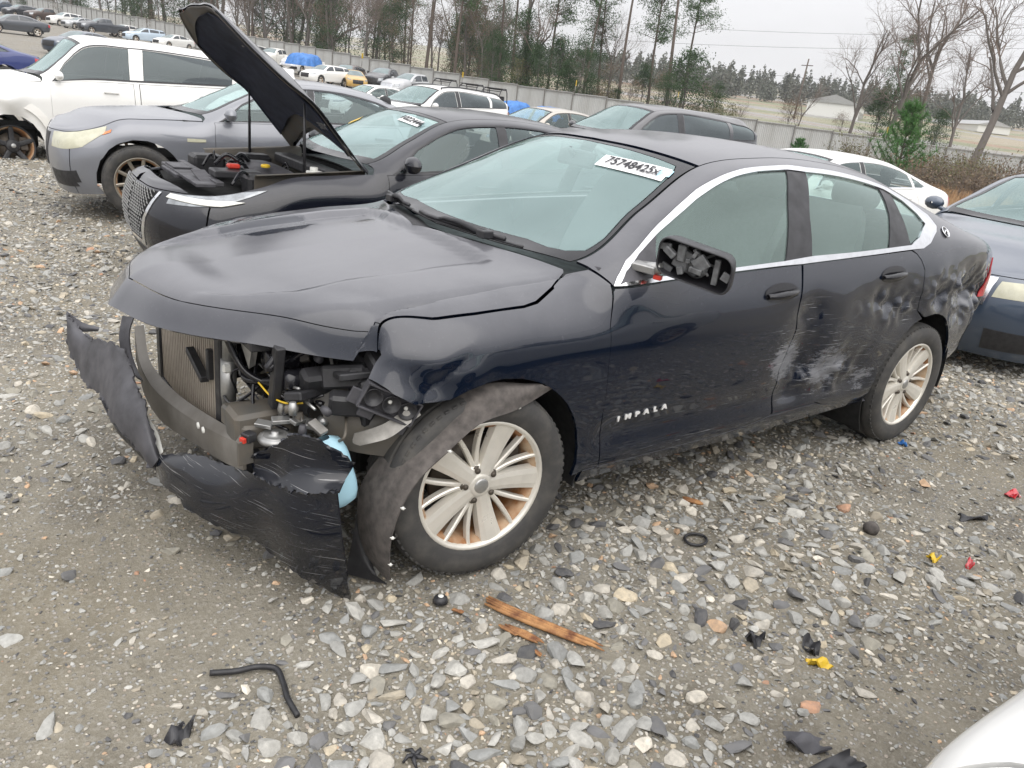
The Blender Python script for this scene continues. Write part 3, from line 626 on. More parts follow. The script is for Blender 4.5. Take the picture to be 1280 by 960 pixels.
P3['liner']=[[(0.172, -0.89, 0.688), (-0.028, -0.86, 0.701), (-0.162, -0.82, 0.614), (-0.237, -0.78, 0.535), (-0.317, -0.75, 0.444), (-0.373, -0.74, 0.339), (-0.381, -0.75, 0.225), (-0.364, -0.78, 0.113), (-0.312, -0.84, 0.033)], [(0.184, -0.911, 0.692), (-0.002, -0.899, 0.687), (-0.142, -0.877, 0.62), (-0.228, -0.854, 0.544), (-0.314, -0.836, 0.457), (-0.368, -0.827, 0.358), (-0.382, -0.831, 0.248), (-0.368, -0.844, 0.138), (-0.322, -0.864, 0.049)], [(0.211, -0.914, 0.686), (0.037, -0.921, 0.664), (-0.112, -0.917, 0.617), (-0.21, -0.911, 0.544), (-0.303, -0.904, 0.462), (-0.356, -0.897, 0.368), (-0.375, -0.894, 0.261), (-0.363, -0.891, 0.15), (-0.321, -0.871, 0.051)], [(0.254, -0.9, 0.672), (0.091, -0.925, 0.632), (-0.069, -0.94, 0.604), (-0.182, -0.95, 0.534), (-0.284, -0.955, 0.457), (-0.336, -0.95, 0.368), (-0.36, -0.94, 0.262), (-0.35, -0.92, 0.148), (-0.311, -0.86, 0.039)]]

P3['liner_front']=[[(-0.364, -0.72, 0.357), (-0.376, -0.72, 0.238), (-0.389, -0.72, 0.116), (-0.408, -0.72, 0.009)], [(-0.335, -0.72, 0.289), (-0.354, -0.73, 0.16), (-0.364, -0.76, 0.078), (-0.359, -0.78, 0.011)], [(-0.305, -0.72, 0.22), (-0.331, -0.74, 0.08), (-0.34, -0.8, 0.039), (-0.311, -0.84, 0.013)]]

P3['beam']=[[(-0.781, 0.6, 0.512), (-0.795, 0.47, 0.409), (-0.791, 0.3, 0.367), (-0.767, 0.1, 0.362), (-0.736, -0.15, 0.387), (-0.722, -0.42, 0.448), (-0.717, -0.62, 0.506)], [(-0.784, 0.59, 0.466), (-0.793, 0.46, 0.364), (-0.787, 0.29, 0.325), (-0.767, 0.09, 0.33), (-0.739, -0.16, 0.362), (-0.726, -0.43, 0.422), (-0.721, -0.63, 0.483)], [(-0.785, 0.59, 0.417), (-0.79, 0.46, 0.314), (-0.782, 0.29, 0.278), (-0.766, 0.09, 0.293), (-0.739, -0.16, 0.331), (-0.726, -0.43, 0.391), (-0.721, -0.63, 0.453)], [(-0.784, 0.6, 0.363), (-0.785, 0.47, 0.259), (-0.774, 0.3, 0.226), (-0.763, 0.1, 0.251), (-0.736, -0.15, 0.295), (-0.724, -0.42, 0.354), (-0.718, -0.62, 0.418)]]

P3['beamtop']=[[(-0.744, 0.6, 0.516), (-0.758, 0.47, 0.419), (-0.754, 0.3, 0.397), (-0.731, 0.1, 0.39), (-0.71, -0.15, 0.42), (-0.701, -0.42, 0.476), (-0.712, -0.62, 0.527)], [(-0.781, 0.6, 0.512), (-0.795, 0.47, 0.409), (-0.791, 0.3, 0.367), (-0.767, 0.1, 0.362), (-0.736, -0.15, 0.387), (-0.722, -0.42, 0.448), (-0.717, -0.62, 0.506)]]

def g3(x, y, z, c, s): return np.exp(-(((x-c[0])/s[0])**2+((z-c[1])/s[1])**2))
def hero_scuff(V):
    x, y, z = V.T; m = np.zeros(len(V))
    for c, s, a in (((1.60, .62), (.20, .17), 1.4), ((1.95, .55), (.30, .18), 1.3), ((2.3, .45), (.25, .14), 1.1), ((1.70, .80), (.12, .10), .85),
                    ((3.25, .78), (.22, .16), .9), ((2.55, .80), (.14, .10), .6), ((1.2, .33), (.8, .05), .45), ((1.4, .46), (.6, .03), .4)):
        m = np.maximum(m, a*g3(x, y, z, c, s))
    return np.where(y < -.5, m, 0)
def hero_clean(V):
    """bare wet patches on the dusty bonnet and roof"""
    x, y, z = V.T; m = np.zeros(len(V))
    for (cx, cy, rx, ry, a) in ((-.28, .42, .22, .17, 1.), (.13, .28, .10, .06, .85), (.30, .40, .12, .16, .9), (1.75, .35, .22, .16, .75), (2.0, .05, .2, .14, .7), (-.42, .62, .14, .12, .9)):
        m = np.maximum(m, a*np.exp(-(((x-cx)/rx)**2+((y-cy)/ry)**2)))
    return m
def sstep(t, a, b):
    t = np.clip((t-a)/(b-a), 0, 1); return t*t*(3-2*t)
def hero_disp(F, Nn):
    x, y, z = F[..., 0], F[..., 1], F[..., 2]; D = np.zeros_like(F)
    # bonnet: sunken middle field with a crisp border, soft shoulders
    yc = np.interp(x, [-.75, -.66, -.52, -.36, -.14, .16], [.33, .41, .464, .468, .492, .498])
    hood = (np.abs(y) < .74) & (x < .40) & (z > .8)
    rec = sstep(yc-np.abs(y), -.012, .022)*sstep(.17-x+.05*np.abs(y), -.012, .022)*sstep(x, -.84, -.60)
    D[..., 2] -= np.where(hood, .028*rec, 0)
    ys = np.interp(x, [-.6, -.39, -.14, .15, .36], [.54, .655, .70, .73, .73])
    D[..., 2] -= np.where(hood, .034*sstep(np.abs(y)-ys, -.015, .09)*sstep(x, -.72, -.3), 0)
    # shallow low hollow along the doors
    near = y < -.5
    sidez = np.exp(-((z-.44)/.06)**2)*sstep(x, .45, .6)*sstep(2.45-x, 0, .1)
    D[..., 1] += np.where(np.abs(y) > .7, -np.sign(y)*.014*sidez, 0)
    # collision damage on the driver's side
    w = np.zeros_like(x); P = F.reshape(-1, 3); q = P.copy()
    r1 = wobble(q*[9, 0, 13]).reshape(x.shape); r2 = wobble(q*[17, 0, 7]+3).reshape(x.shape); r3 = wobble(q*[30, 0, 34]+9).reshape(x.shape)
    rid = 1-np.abs(r1)*1.2
    for c, s, dep, rg in (((1.74, .60), (.17, .17), .030, .022), ((2.05, .52), (.30, .14), .020, .020), ((1.66, .83), (.12, .08), .012, .016), ((2.50, .82), (.28, .12), .018, .020),
                          ((2.95, .90), (.25, .10), .016, .020), ((3.32, .80), (.24, .17), .055, .045), ((2.9, .83), (.22, .07), .016, .022), ((3.62, .75), (.15, .25), .05, .03), ((2.2, .86), (.25, .07), .007, .012)):
        gg = g3(x, y, z, c, s); w += gg*(dep+rg*(r1*.7+r2*.5)+rg*(.30*r3+.55*(1-2*np.abs(r3)))*gg)
    D[..., 1] += np.where(near, w, 0)
    ripple = .0022*wobble(q*[7, 0, 8]+40).reshape(x.shape)*sstep(x, -.2, .3)*sstep(1.02-z, 0, .1)
    D[..., 1] += np.where(near, ripple, 0)
    # gentle sheet-metal waviness of the bent wing and nose
    D[..., 1] += np.where((y < -.79) & (x < .1) & (z < .86), sstep(.86-z, 0, .08)*(.014*wobble(q*[14, 0, 18]+5)+.016*(1-2.2*np.abs(wobble(q*[6, 0, 8]+2)))).reshape(x.shape)*sstep(.02-x, 0, .2), 0)
    return D
HB = Body(HERO_G, 20, 14, hero_disp, {'scuff': hero_scuff, 'clean': hero_clean})
hero = empty('wrecked_sedan', (0, 0, 0), 0, 'large wrecked black four door sedan with torn front bumper in the foreground', 'car')
ST = (1/12, 1/6)
def hp(name, poly, mat='hero', off=0., thick=.014, holes=(), inset=.0022, par=None, step=ST):
    return HB.panel(name, poly, MT[mat] if isinstance(mat, str) else mat, par or hero, off, thick, holes, step, inset)
k = PK
V5 = 20
farc = lambda a, b, n=14: HB.arc(.02, .34, .395, a, b, n)
rarc = lambda a, b, n=14: HB.arc(2.837, .35, .398, a, b, n)
# bonnet and painted nose strip
side = k['hoodside']
hood_poly = [(1., 5.)]+side[1:]+[(4., 7.3), (4., 10.), (4., 12.7)]+[(u, V5-v) for u, v in side[1:]][::-1]+[(1., 15.), (1., 10.)]
FI = (1/20, 1/12)
hp('hood', hood_poly, step=FI)
fas = hp('nose_panel', [(0., 5.02), (.985, 5.02), (.985, 14.98), (0., 14.98)])
# left wing (torn at the front)
sill_y = [(5.08, .80), (4.4, .82)]
hp('fender', k['fender']+[(5.06, .9), (4.5, .85)]+farc(-8, 118)+k['fender_front'][::-1][1:-1]+[(.12, 4.97)], step=FI)
hp('fender', HB.mirror([(1., 4.95)]+k['fender'][1:]+[(5.06, .9)]+farc(-8, 188)+[(.3, 1.)]), inset=.002)
# doors
fd = k['front_door']; gb = k['gapB']
hp('front_door', [(5.03, 4.9)]+fd[1:4]+[(u-.012, v) for u, v in gb]+[(7.985, 1.13), (7.122, .75), (6.139, .75), (5.13, .90), (5.067, 1.756), (4.972, 2.588), (4.756, 3.23), (4.66, 4.033)], step=FI)
a_hit = rarc(106, 199, 12)
hp('rear_door', [(8.0, 4.889), (8.938, 4.912), (10.03, 4.89)]+k['rd_rear'][1:]+a_hit+[(8.784, 1.16), (8.02, 1.16)]+gb[1:-1][::-1], step=FI)
hp('sill', [(4.45, 0.), (9.55, 0.)]+rarc(214, 201, 3)+[(8.784, 1.14), (7.947, 1.11), (7.122, .73), (6.139, .73), (5.13, .88), (4.5, .83)], mat='hero')
hp('sill', HB.mirror([(4.45, 0.), (9.55, 0.), (9.55, 1.), (4.45, .83)]), mat='hero')
co = k['chrome_out']
bs = co[:20]+[(10.325, 4.9)]+[(10.06, 4.89)]+k['rd_rear'][1:]+rarc(103, -14, 16)+[(11.9, 0.), (14., 0.), (14., 8.), (5.06, 8.), (5.02, 6.9)]
hp('quarter_panel', bs, step=FI)
mbs = [(5.06, 5.), (7., 6.95), (9.5, 6.95), (10.6, 6.5), (10.6, 5.), (10.42, 3.256)]+rarc(103, -14, 16)+[(11.9, 0.), (14., 0.), (14., 8.), (5.06, 8.)]
hp('quarter_panel', HB.mirror(mbs))
hp('far_doors', HB.mirror([(5.08, 4.9), (10.4, 4.9), (10.42, 3.256)]+rarc(106, 199, 12)+[(8.78, 1.2), (5.1, .9)]))
hp('roof_panel', [(7.02, 8.), (10., 8.), (10., 12.), (7.02, 12.)])
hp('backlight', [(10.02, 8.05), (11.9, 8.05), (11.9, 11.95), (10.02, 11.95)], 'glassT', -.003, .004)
hp('trunk_lid', [(11.95, 8.), (14., 8.), (14., 12.), (11.95, 12.)])
hp('rear_bumper', [(14., 0.), (16., 0.), (16., 10.), (14., 10.)]); hp('rear_bumper', HB.mirror([(14., 0.), (16., 0.), (16., 10.), (14., 10.)]))
hp('tail_light', [(13.45, 2.9), (13.55, 4.55), (14.4, 4.55), (14.4, 2.9)], 'red', .006, .02)
hp('tail_light', HB.mirror([(13.45, 2.9), (13.55, 4.55), (14.4, 4.55), (14.4, 2.9)]), 'red', .006, .02)
# glasshouse
half = [(5.225, 9.587), (5.235, 8.845), (5.18, 8.5), (5.19, 8.28), (5.27, 8.12), (5.5, 8.09), (6.3, 8.12), (6.70, 8.14), (6.86, 8.25), (6.89, 8.6), (6.91, 9.15)]
wsin = half+[(6.93, 10.)]+[(u, V5-v) for u, v in half][::-1]+[(5.24, 10.)]
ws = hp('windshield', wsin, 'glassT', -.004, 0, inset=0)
hp('windshield_border', [(5.03, 8.02), (6.985, 8.02), (6.985, 11.98), (5.03, 11.98)], 'gloss', -.003, .004, [wsin])
hp('chrome_trim', co[:-1]+[(5.109, 4.966)], 'chrome', .003, .012, [k['chrome_in']], inset=0, step=(1/12, 1/3))
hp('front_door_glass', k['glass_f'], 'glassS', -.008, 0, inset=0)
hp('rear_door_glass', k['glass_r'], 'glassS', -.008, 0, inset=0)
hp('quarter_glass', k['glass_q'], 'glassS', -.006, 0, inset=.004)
hp('sail_trim', k['sail'], 'greyplastic', -.003, .01, inset=.001)
hp('pillar_trim', k['pil_b'], 'trimblack', -.002, .012, inset=.001); hp('pillar_trim', k['pil_c'], 'trimblack', -.002, .012, inset=.001)
hp('seal_strip', k['chrome_in'], 'trimblack', -.0045, .01, [k['glass_f'], k['glass_r'], k['glass_q']], inset=.0)
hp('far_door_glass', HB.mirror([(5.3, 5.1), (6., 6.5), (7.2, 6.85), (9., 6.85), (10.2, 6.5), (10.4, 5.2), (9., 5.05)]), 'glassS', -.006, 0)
hp('far_seal_strip', HB.mirror([(5.1, 5.), (7., 6.93), (9.5, 6.93), (10.58, 6.4), (10.58, 5.)]), 'trimblack', -.004, .01, [HB.mirror([(5.3, 5.1), (6., 6.5), (7.2, 6.85), (8., 6.87), (8., 5.08)]), HB.mirror([(8.25, 5.08), (8.25, 6.87), (9., 6.85), (9.8, 6.7), (9.7, 5.1)])])
# sticker with the lot number, lying on the glass
stk = hp('lot_sticker', k['sticker'], 'paper', .002, .001, inset=0)
hp('small_sticker', k['sticker2'], 'bottle', .002, .001, inset=0)
def text(s, name, mat, parent, o, ex, ey, size, ext=.0006, shear=0, bold=0, xs=1.):
    """flat lettering: origin o, direction ex, up ey"""
    cu = bpy.data.curves.new(name, 'FONT'); cu.body = s; cu.size = size; cu.extrude = ext; cu.shear = shear; cu.align_x = 'CENTER'; cu.align_y = 'CENTER'; cu.offset = bold
    t = bpy.data.objects.new(name, cu); COL.objects.link(t); bpy.context.view_layer.update()
    me = bpy.data.meshes.new_from_object(t.evaluated_get(bpy.context.evaluated_depsgraph_get())); bpy.data.objects.remove(t)
    ob = link(name, me, MT[mat], parent); me.materials.clear(); me.materials.append(MT[mat])
    ex = Vector(ex).normalized(); ey = Vector(ey); ey = (ey-ex*ey.dot(ex)).normalized(); ez = ex.cross(ey)
    ob.matrix_local = Matrix(((ex.x*xs, ey.x, ez.x, o[0]), (ex.y*xs, ey.y, ez.y, o[1]), (ex.z*xs, ey.z, ez.z, o[2]), (0, 0, 0, 1))); return ob
sp = [HB.ev(q)[0] for q in k['sticker']]; cu_ = tuple(np.mean(k['sticker'], 0)); sc_ = HB.ev([cu_])[0]; sn = HB.nrm([cu_])[0]
ex = (np.array(sp[1])+sp[2]-sp[0]-sp[3]); ey = (sp[0]+sp[1]-sp[2]-sp[3])
wS, hS = np.linalg.norm(ex)/2, np.linalg.norm(ey)/2
text('75748425x', 'sticker_lettering', 'ink', stk, tuple(sc_+sn*.006), ex, ey, hS*.84, .0002, 0, .0015, wS*.88/(hS*.84*4.95))
b0, b1 = HB.ev([(5.28, 2.17)])[0], HB.ev([(6.04, 2.20)])[0]
for i, ch in enumerate('IMPALA'):
    f = i/5; p = b0*(1-f)+b1*f; q = HB.uv_xz(p[0], p[2]); n = HB.nrm([q])[0]; e = HB.ev([q])[0]
    text(ch, 'badge_letter', 'alubright', hero, tuple(e+n*.004), (1, 0, .03), (0, .03, 1), .027, .003, .12, .0012, 1.5)
q = HB.uv_xz(2.905, 1.165, 5.0, 6.6); e = HB.ev([q])[0]; n = HB.nrm([q])[0]
emb = empty('round_emblem', tuple(e+n*.004)); emb.parent = hero; emb.rotation_euler = Vector(n).to_track_quat('Z', 'Y').to_euler()
MB().lathe([(.030, 0), (.034, .004), (.031, .006), (.028, .004), (.027, 0)], 28, 'Z').build('emblem_ring', MT['chrome'], emb)
MB().lathe([(0, .001), (.027, .001)], 28, 'Z').build('emblem_disc', MT['trimblack'], emb)
MB().tube([(-.022, -.010, .003), (-.008, .008, .005), (.004, -.004, .005), (.022, .010, .003)], [.002, .005, .005, .001], 5).tube([(.004, -.016, .003), (.010, .0, .004), (.018, .016, .003)], [.002, .003, .001], 5).build('leaping_figure', MT['chrome'], emb)
# handles
for (x, z) in ((1.44, .942), (2.34, .982)):
    q = HB.uv_xz(x, z); e = HB.ev([q])[0]; n = HB.nrm([q])[0]
    uvc = [HB.uv_xz(x+.112*cos(t)*(1 if cos(t) > 0 else 1.02), z+.040*sin(t)+.004*cos(t)) for t in np.linspace(0, 2*pi, 21)[:-1]]
    hd = hp('door_handle', uvc, 'gloss', .003, .004, inset=0)
    path = [(x+.115*(t-.5)*1.75, 0, z-.004+.014*(t-.5)) for t in np.linspace(0, 1, 9)]
    y0 = e[1]; pts = [(px, y0-.012-.022*sin(pi*i/8)**.6, pz) for i, (px, _, pz) in enumerate(path)]
    G = []
    for i, (a, b_, c) in enumerate(pts):
        h = .017*(1-.35*abs(i-4)/4); G.append([(a, b_+.012, c+h), (a, b_-.002, c+h*.9), (a, b_-.008, c+h*.2), (a, b_-.004, c-h*.8), (a, b_+.012, c-h)])
    MB().grid(G).build('handle_bar', MT['gloss'], hd)
# wheels
wheel(hero, (.006, -.795, .3375), 'split', -.0708, -.0248, roll=0, name='front_wheel')
wheel(hero, (2.837, -.79, .336), 'split', 0, 0, roll=radians(22), name='rear_wheel')
wheel(hero, (.006, .795, .3375), 'split', -.0708, 0, right=True, name='front_wheel'); wheel(hero, (2.837, .79, .336), 'split', right=True, name='rear_wheel')
# wheel housings and underside
def housing(cx, cz, r, a0, a1, y0, y1, mat='under', nm='wheel_housing'):
    G = [[(cx+r*cos(radians(a)), y, cz+r*sin(radians(a))) for y in np.linspace(y0, y1, 4)] for a in np.linspace(a0, a1, 20)]
    b = MB().grid(G, True, .004); c = [(cx, y1, cz)]+[g[-1] for g in G]
    b.add(c, [(0, i, i+1) for i in range(1, len(c)-1)]); return b.build(nm, MT[mat], hero)
housing(.02, .34, .42, -14, 112, -.885, -.50); housing(2.837, .35, .42, -12, 215, -.885, -.50); housing(.02, .34, .42, -14, 190, .885, .5); housing(2.837, .35, .42, -12, 215, .885, .5)
MB().box((1.45, 0, .31), (2.1, 1.62, .12)).box((1.45, 0, .27), (3.4, .9, .10)).box((3.35, 0, .42), (.55, 1.3, .2)).box((.55, 0, .62), (.08, 1.6, .62)).box((2.62, 0, .62), (.08, 1.3, .75)).build('floor_pan', MT['under'], hero)
# cabin
def seat(p, x, y, z0, mat, w_=.52, back=.66, rest=True, lean=.30, wide=None):
    o = empty('seat', (x, y, z0)); o.parent = p; W = wide or w_
    b = MB(); G = []
    for t in np.linspace(0, 1, 7): G.append([(-.28+.52*t, W*(s-.5), .16+.05*sin(pi*t)-.02*(1-abs(2*s-1))) for s in np.linspace(0, 1, 7)])
    b.grid(G, True, .10).build('seat_cushion', mat, o)
    G = []
    for t in np.linspace(0, 1, 9):
        ww = W*(1-.22*t**3); G.append([(.20+lean*t-.05*sin(pi*t)+.03*(abs(2*s-1))**2, ww*(.5-s), .18+back*t) for s in np.linspace(0, 1, 7)])
    MB().grid(G, True, .10).build('seat_back', mat, o)
    if rest:
        for yy in ([0] if not wide else [-.42, .42]):
            G = []
            for t in np.linspace(-1, 1, 9):
                c = sqrt(max(0, 1-abs(t)**3)); G.append([(.20+lean+.02+.055*c*cos(a), yy+.145*c*sin(a)*(1), .18+back+.12+.10*t) for a in np.linspace(0, 2*pi, 17)])
            MB().grid(G, True).build('head_rest', mat, o)
            [MB().tube([(.22+lean, yy+q, .16+back), (.22+lean, yy+q, .24+back)], .007).build('head_rest_post', MT['steel'], o) for q in (-.05, .05)]
    return o
seat(hero, 1.33, -.38, .38, MT['seat']); seat(hero, 1.33, .38, .38, MT['seat']); seat(hero, 2.12, 0, .40, MT['seat'], wide=1.3, back=.60)
G = [[(x, y, z-.03*(y/.75)**2) for y in np.linspace(-.76, .76, 13)] for x, z in ((.42, .99), (.6, .985), (.78, .97), (.92, .93), (.96, .85), (.92, .70), (.85, .55))]
MB().grid(G, True, .01).build('dashboard', MT['trimblack'], hero)
swr = Matrix.Rotation(radians(-66), 3, 'Y'); pts = [swr @ Vector((.185*cos(t), .185*sin(t), 0))+Vector((1.04, -.38, .90)) for t in np.linspace(0, 2*pi, 25)]
sb = MB().tube(pts, .016, 8, False); sb.tube([pts[0], pts[12]], .02).tube([pts[6], (1.04, -.38, .90)], .02).tube([(1.04, -.38, .9), (.86, -.38, .80)], .03); sb.build('steering_wheel', MT['trimblack'], hero)
MB().box((.99, 0, 1.355), (.03, .24, .075), Matrix.Rotation(radians(12), 3, 'Y'), .3).tube([(.97, 0, 1.36), (.94, 0, 1.395)], .012).build('interior_mirror', MT['trimblack'], hero)
# cowl, wipers
sheet('cowl_panel', [[(p[0]-.02+.12*f, p[1], p[2]-.022) for p in [HB.ev([(4., v)])[0] for v in np.linspace(7, 13, 13)]] for f in (0., .5, 1.)], MT['plastic'], hero, .004, 2, 2)
def wiper(pts, arm):
    o = MB().tube(pts, .006, 5); o.tube([(p[0], p[1], p[2]+.012) for p in pts[1:-1]], .009, 5); r = o.build('wiper_blade', MT['trimblack'], hero)
    MB().tube(arm, [.018, .013, .009, .007], 6).box(arm[0], (.05, .05, .03)).build('wiper_arm', MT['trimblack'], r)
HW = lambda u, v, h: tuple(HB.ev([(u, v)])[0]+HB.nrm([(u, v)])[0]*h)
wiper([HW(4.9, v, .012) for v in np.linspace(8.55, 10.6, 9)], [HW(4.45, 9.0, .03), HW(4.55, 9.4, .045), HW(4.75, 9.7, .04), HW(4.95, 9.9, .022)])
wiper([HW(4.98, v, .012) for v in np.linspace(10.6, 12., 9)], [HW(4.5, 11.3, .03), HW(4.6, 11.2, .045), HW(4.8, 11.1, .04), HW(4.97, 11.0, .022)])
# broken bits at the base of the pillar
bm = MB(); 
for c, d, r in (((.53, -.755, 1.035), (.10, .035, .015), .3), ((.46, -.745, 1.028), (.09, .02, .012), -.2), ((.585, -.745, 1.06), (.05, .03, .03), .7)): bm.box(c, d, Matrix.Rotation(r, 3, 'Z') @ Matrix.Rotation(r, 3, 'Y'))
bm.build('broken_trim', MT['greyplastic'], hero)
# smashed door mirror
mir = empty('door_mirror', (.705, -1.025, 1.112)); mir.parent = hero; mir.rotation_euler = (radians(2), radians(-6), radians(24))
def rrect(w_, h_, r, n=5, skew=0):
    P = []
    for cx, cz, a in ((w_/2-r, h_/2-r, 0), (-w_/2+r, h_/2-r, 90), (-w_/2+r, -h_/2+r, 180), (w_/2-r, -h_/2+r, 270)):
        for t in np.linspace(a, a+90, n): P.append((cx+r*cos(radians(t)), cz+r*sin(radians(t))))
    return [(x, z+skew*x) for x, z in P]
o_ = rrect(.30, .135, .04, 5, -.10)
# open shell: the glass is gone, so the rear-facing mouth shows the works
G = [[(sc*x*.92+.0, y, sc*z) for x, z in o_+[o_[0]]] for sc, y in ((.94, .006), (.97, .010), (1, 0), (.99, -.03), (.90, -.075), (.65, -.11), (.3, -.12), (.02, -.122))]
G = [[(p[1]*-1-.0, -p[0], p[2]) for p in r] for r in G]        # mouth faces +x (backwards), width along y
MB().grid(G, True, .004).build('mirror_shell', MT['trimblack'], mir)
b = MB(); R = Matrix.Rotation
b.box((.03, .03, .0), (.03, .10, .07), R(.3, 3, 'X')).box((.01, -.02, .01), (.02, .05, .05), R(.8, 3, 'X')).box((.02, .055, .03), (.03, .03, .06)).box((.02, -.075, -.01), (.015, .02, .09)).lathe([(0, .02), (.035, .02), (.04, -.01), (.03, -.03)], 14, 'X', (.03, -.005, -.01))
for a in ((.055, .06, .03, .02, -.05, -.03), (.05, -.05, .04, .05, .03, -.04), (.05, .01, .05, .045, -.02, -.05), (.055, .07, -.02, .05, -.06, .0)): b.tube([a[:3], ((a[0]+a[3])/2+.01, (a[1]+a[4])/2, (a[2]+a[5])/2+.012), a[3:]], .005, 5)
r_ = random.Random(2)
for i in range(12): b.box((r_.uniform(-.002, .04), r_.uniform(-.12, .12), r_.uniform(-.045, .045)), (r_.uniform(.008, .03), r_.uniform(.01, .05), r_.uniform(.006, .03)), R(r_.uniform(-1, 1), 3, 'X'))
b.build('mirror_mechanism', MT['mech'], mir)
b = MB().tube([(.02, .12, -.045), (.04, .20, -.065)], [.02, .025], 8).box((.02, .18, -.055), (.05, .09, .028)); b.build('mirror_arm', MT['alu'], mir)
MB().box((.015, .125, -.078), (.02, .03, .016)).build('mirror_connector', MT['redplastic'], mir)
# ---------------------------------------------------------------- torn front end
sheet('bumper_cover', P3['cover_near'], MT['torn'], hero, .009, 6, 12, .010, 2, .8)
fl = sheet('bumper_corner', P3['cover_flap'], MT['torn'], hero, .008, 6, 9, .006, 5, 1.)
sheet('bumper_cover_inside', P3['cover_far'], MT['greyplastic'], hero, .008, 6, 12, .018, 4, 1.4)
sheet('torn_tip', P3['cover_tip'], MT['greyplastic'], hero, .004, 4, 4)
sheet('lower_lip', P3['lip'], MT['plastic'], hero, .008, 4, 5, .006)
sheet('bracket_strip', P3['strip'], MT['greyplastic'], hero, .006, 4, 5, .004)
# a white foam scrap and clips on the torn cover
sheet('pale_scrap', [[(-.868, .03, .372), (-.845, -.07, .318), (-.842, -.115, .272)], [(-.885, .0, .345), (-.868, -.07, .29), (-.858, -.12, .262)]], MT['whiteplastic'], hero, .003, 3, 3)
b = MB(); r_ = random.Random(3)


# crash beam
bmz = sheet('bumper_beam', P3['beam'], MT['beam'], hero, .01, 4, 6)
sheet('beam_top', P3['beamtop'], MT['beam'], bmz, .008, 4, 6)
b = MB().box((-.715, -.632, .485), (.05, .010, .08), R(.2, 3, 'Z')).box((-.62, -.55, .50), (.16, .08, .08), R(-.25, 3, 'Z')); b.build('crush_box', MT['frame'], bmz)
MB().lathe([(0, -.006), (.011, -.005), (.012, 0)], 10, 'X', (-.752, -.25, .418)).lathe([(0, -.006), (.011, -.005), (.012, 0)], 10, 'X', (-.749, -.30, .422)).build('clip', MT['whiteplastic'], bmz)
# radiator: a real stack of fins in a frame
rad = empty('radiator', (-.66, .20, .50)); rad.parent = hero
nf = 30
b = MB()
for i in range(nf): b.box((-.012, -.40+.80*i/(nf-1), 0), (.007, .013, .46), None, .05)
f_ = b.build('radiator_fins', simple('copper_fin', (.42, .37, .31), .5, metal=.3, var=.15, scale=30, bmp=.0), rad); f_['kind'] = 'stuff'
MB().box((0, -.44, 0), (.05, .06, .52)).box((0, .44, 0), (.05, .06, .52)).box((0, 0, .25), (.05, .88, .04)).box((0, 0, -.25), (.05, .88, .04)).box((.012, 0, 0), (.01, .86, .46)).build('radiator_tank', MT['plastic'], rad)
MB().box((-.70, -.05, .565), (.03, .20, .025), R(.25, 3, 'X')).box((-.68, -.155, .60), (.03, .03, .11)).build('latch_arm', MT['plastic'], hero)
# pale drier tube with rag, upright
MB().tube([(-.655, -.285, .80), (-.655, -.28, .655)], .022, 14).tube([(-.655, -.28, .66), (-.655, -.25, .44)], .027, 14).build('drier_tube', MT['alu'], hero)
b = MB()
for i in range(6): b.box((-.668+.01*i, -.30+.018*i, .635+.008*(i % 3)), (.03, .02, .03), R(.5*i, 3, 'X') @ R(.4*i, 3, 'Y'), .3)
b.build('rag', MT['whiteplastic'], hero)
# frame rails, upright, upper tie bar, inner wing
MB().box((-.36, -.50, .53), (.72, .12, .11), R(-.04, 3, 'Y')).build('frame_rail', MT['frame'], hero); MB().box((-.22, .50, .50), (.60, .12, .11)).build('frame_rail', MT['frame'], hero); MB().box((-.66, -.46, .515), (.10, .16, .07), R(.1, 3, 'Z')).build('rail_cap', MT['frame'], hero)
MB().box((-.62, 0, .79), (.10, 1.1, .03)).box((-.60, -.58, .70), (.03, .04, .22), R(.2, 3, 'X')).box((-.58, 0, .24), (.10, 1.2, .06)).build('radiator_support', MT['plastic'], hero)
MB().box((-.05, 0, .56), (.04, 1.5, .70)).build('firewall', MT['under'], hero)
sheet('inner_wing', [[(-.50, -.60, .72), (-.35, -.66, .74), (-.2, -.7, .72), (-.05, -.7, .7)], [(-.50, -.62, .64), (-.36, -.68, .65), (-.22, -.72, .66), (-.05, -.74, .62)], [(-.48, -.66, .60), (-.36, -.74, .58), (-.24, -.80, .58), (-.1, -.8, .5)], [(-.46, -.66, .50), (-.36, -.74, .47), (-.24, -.80, .45), (-.1, -.8, .4)]], MT['frame'], hero, .004, 4, 4, .012, 2)
sheet('torn_flange', [[(-.435, -.80, .575), (-.40, -.81, .585), (-.35, -.82, .60), (-.30, -.83, .63), (-.25, -.835, .655)], [(-.44, -.80, .545), (-.40, -.815, .560), (-.35, -.83, .57), (-.29, -.84, .605), (-.24, -.845, .635)], [(-.42, -.81, .535), (-.39, -.825, .545), (-.34, -.84, .56), (-.28, -.85, .60), (-.235, -.85, .625)]], MT['steel'], hero, .004, 3, 6, .014, 7)
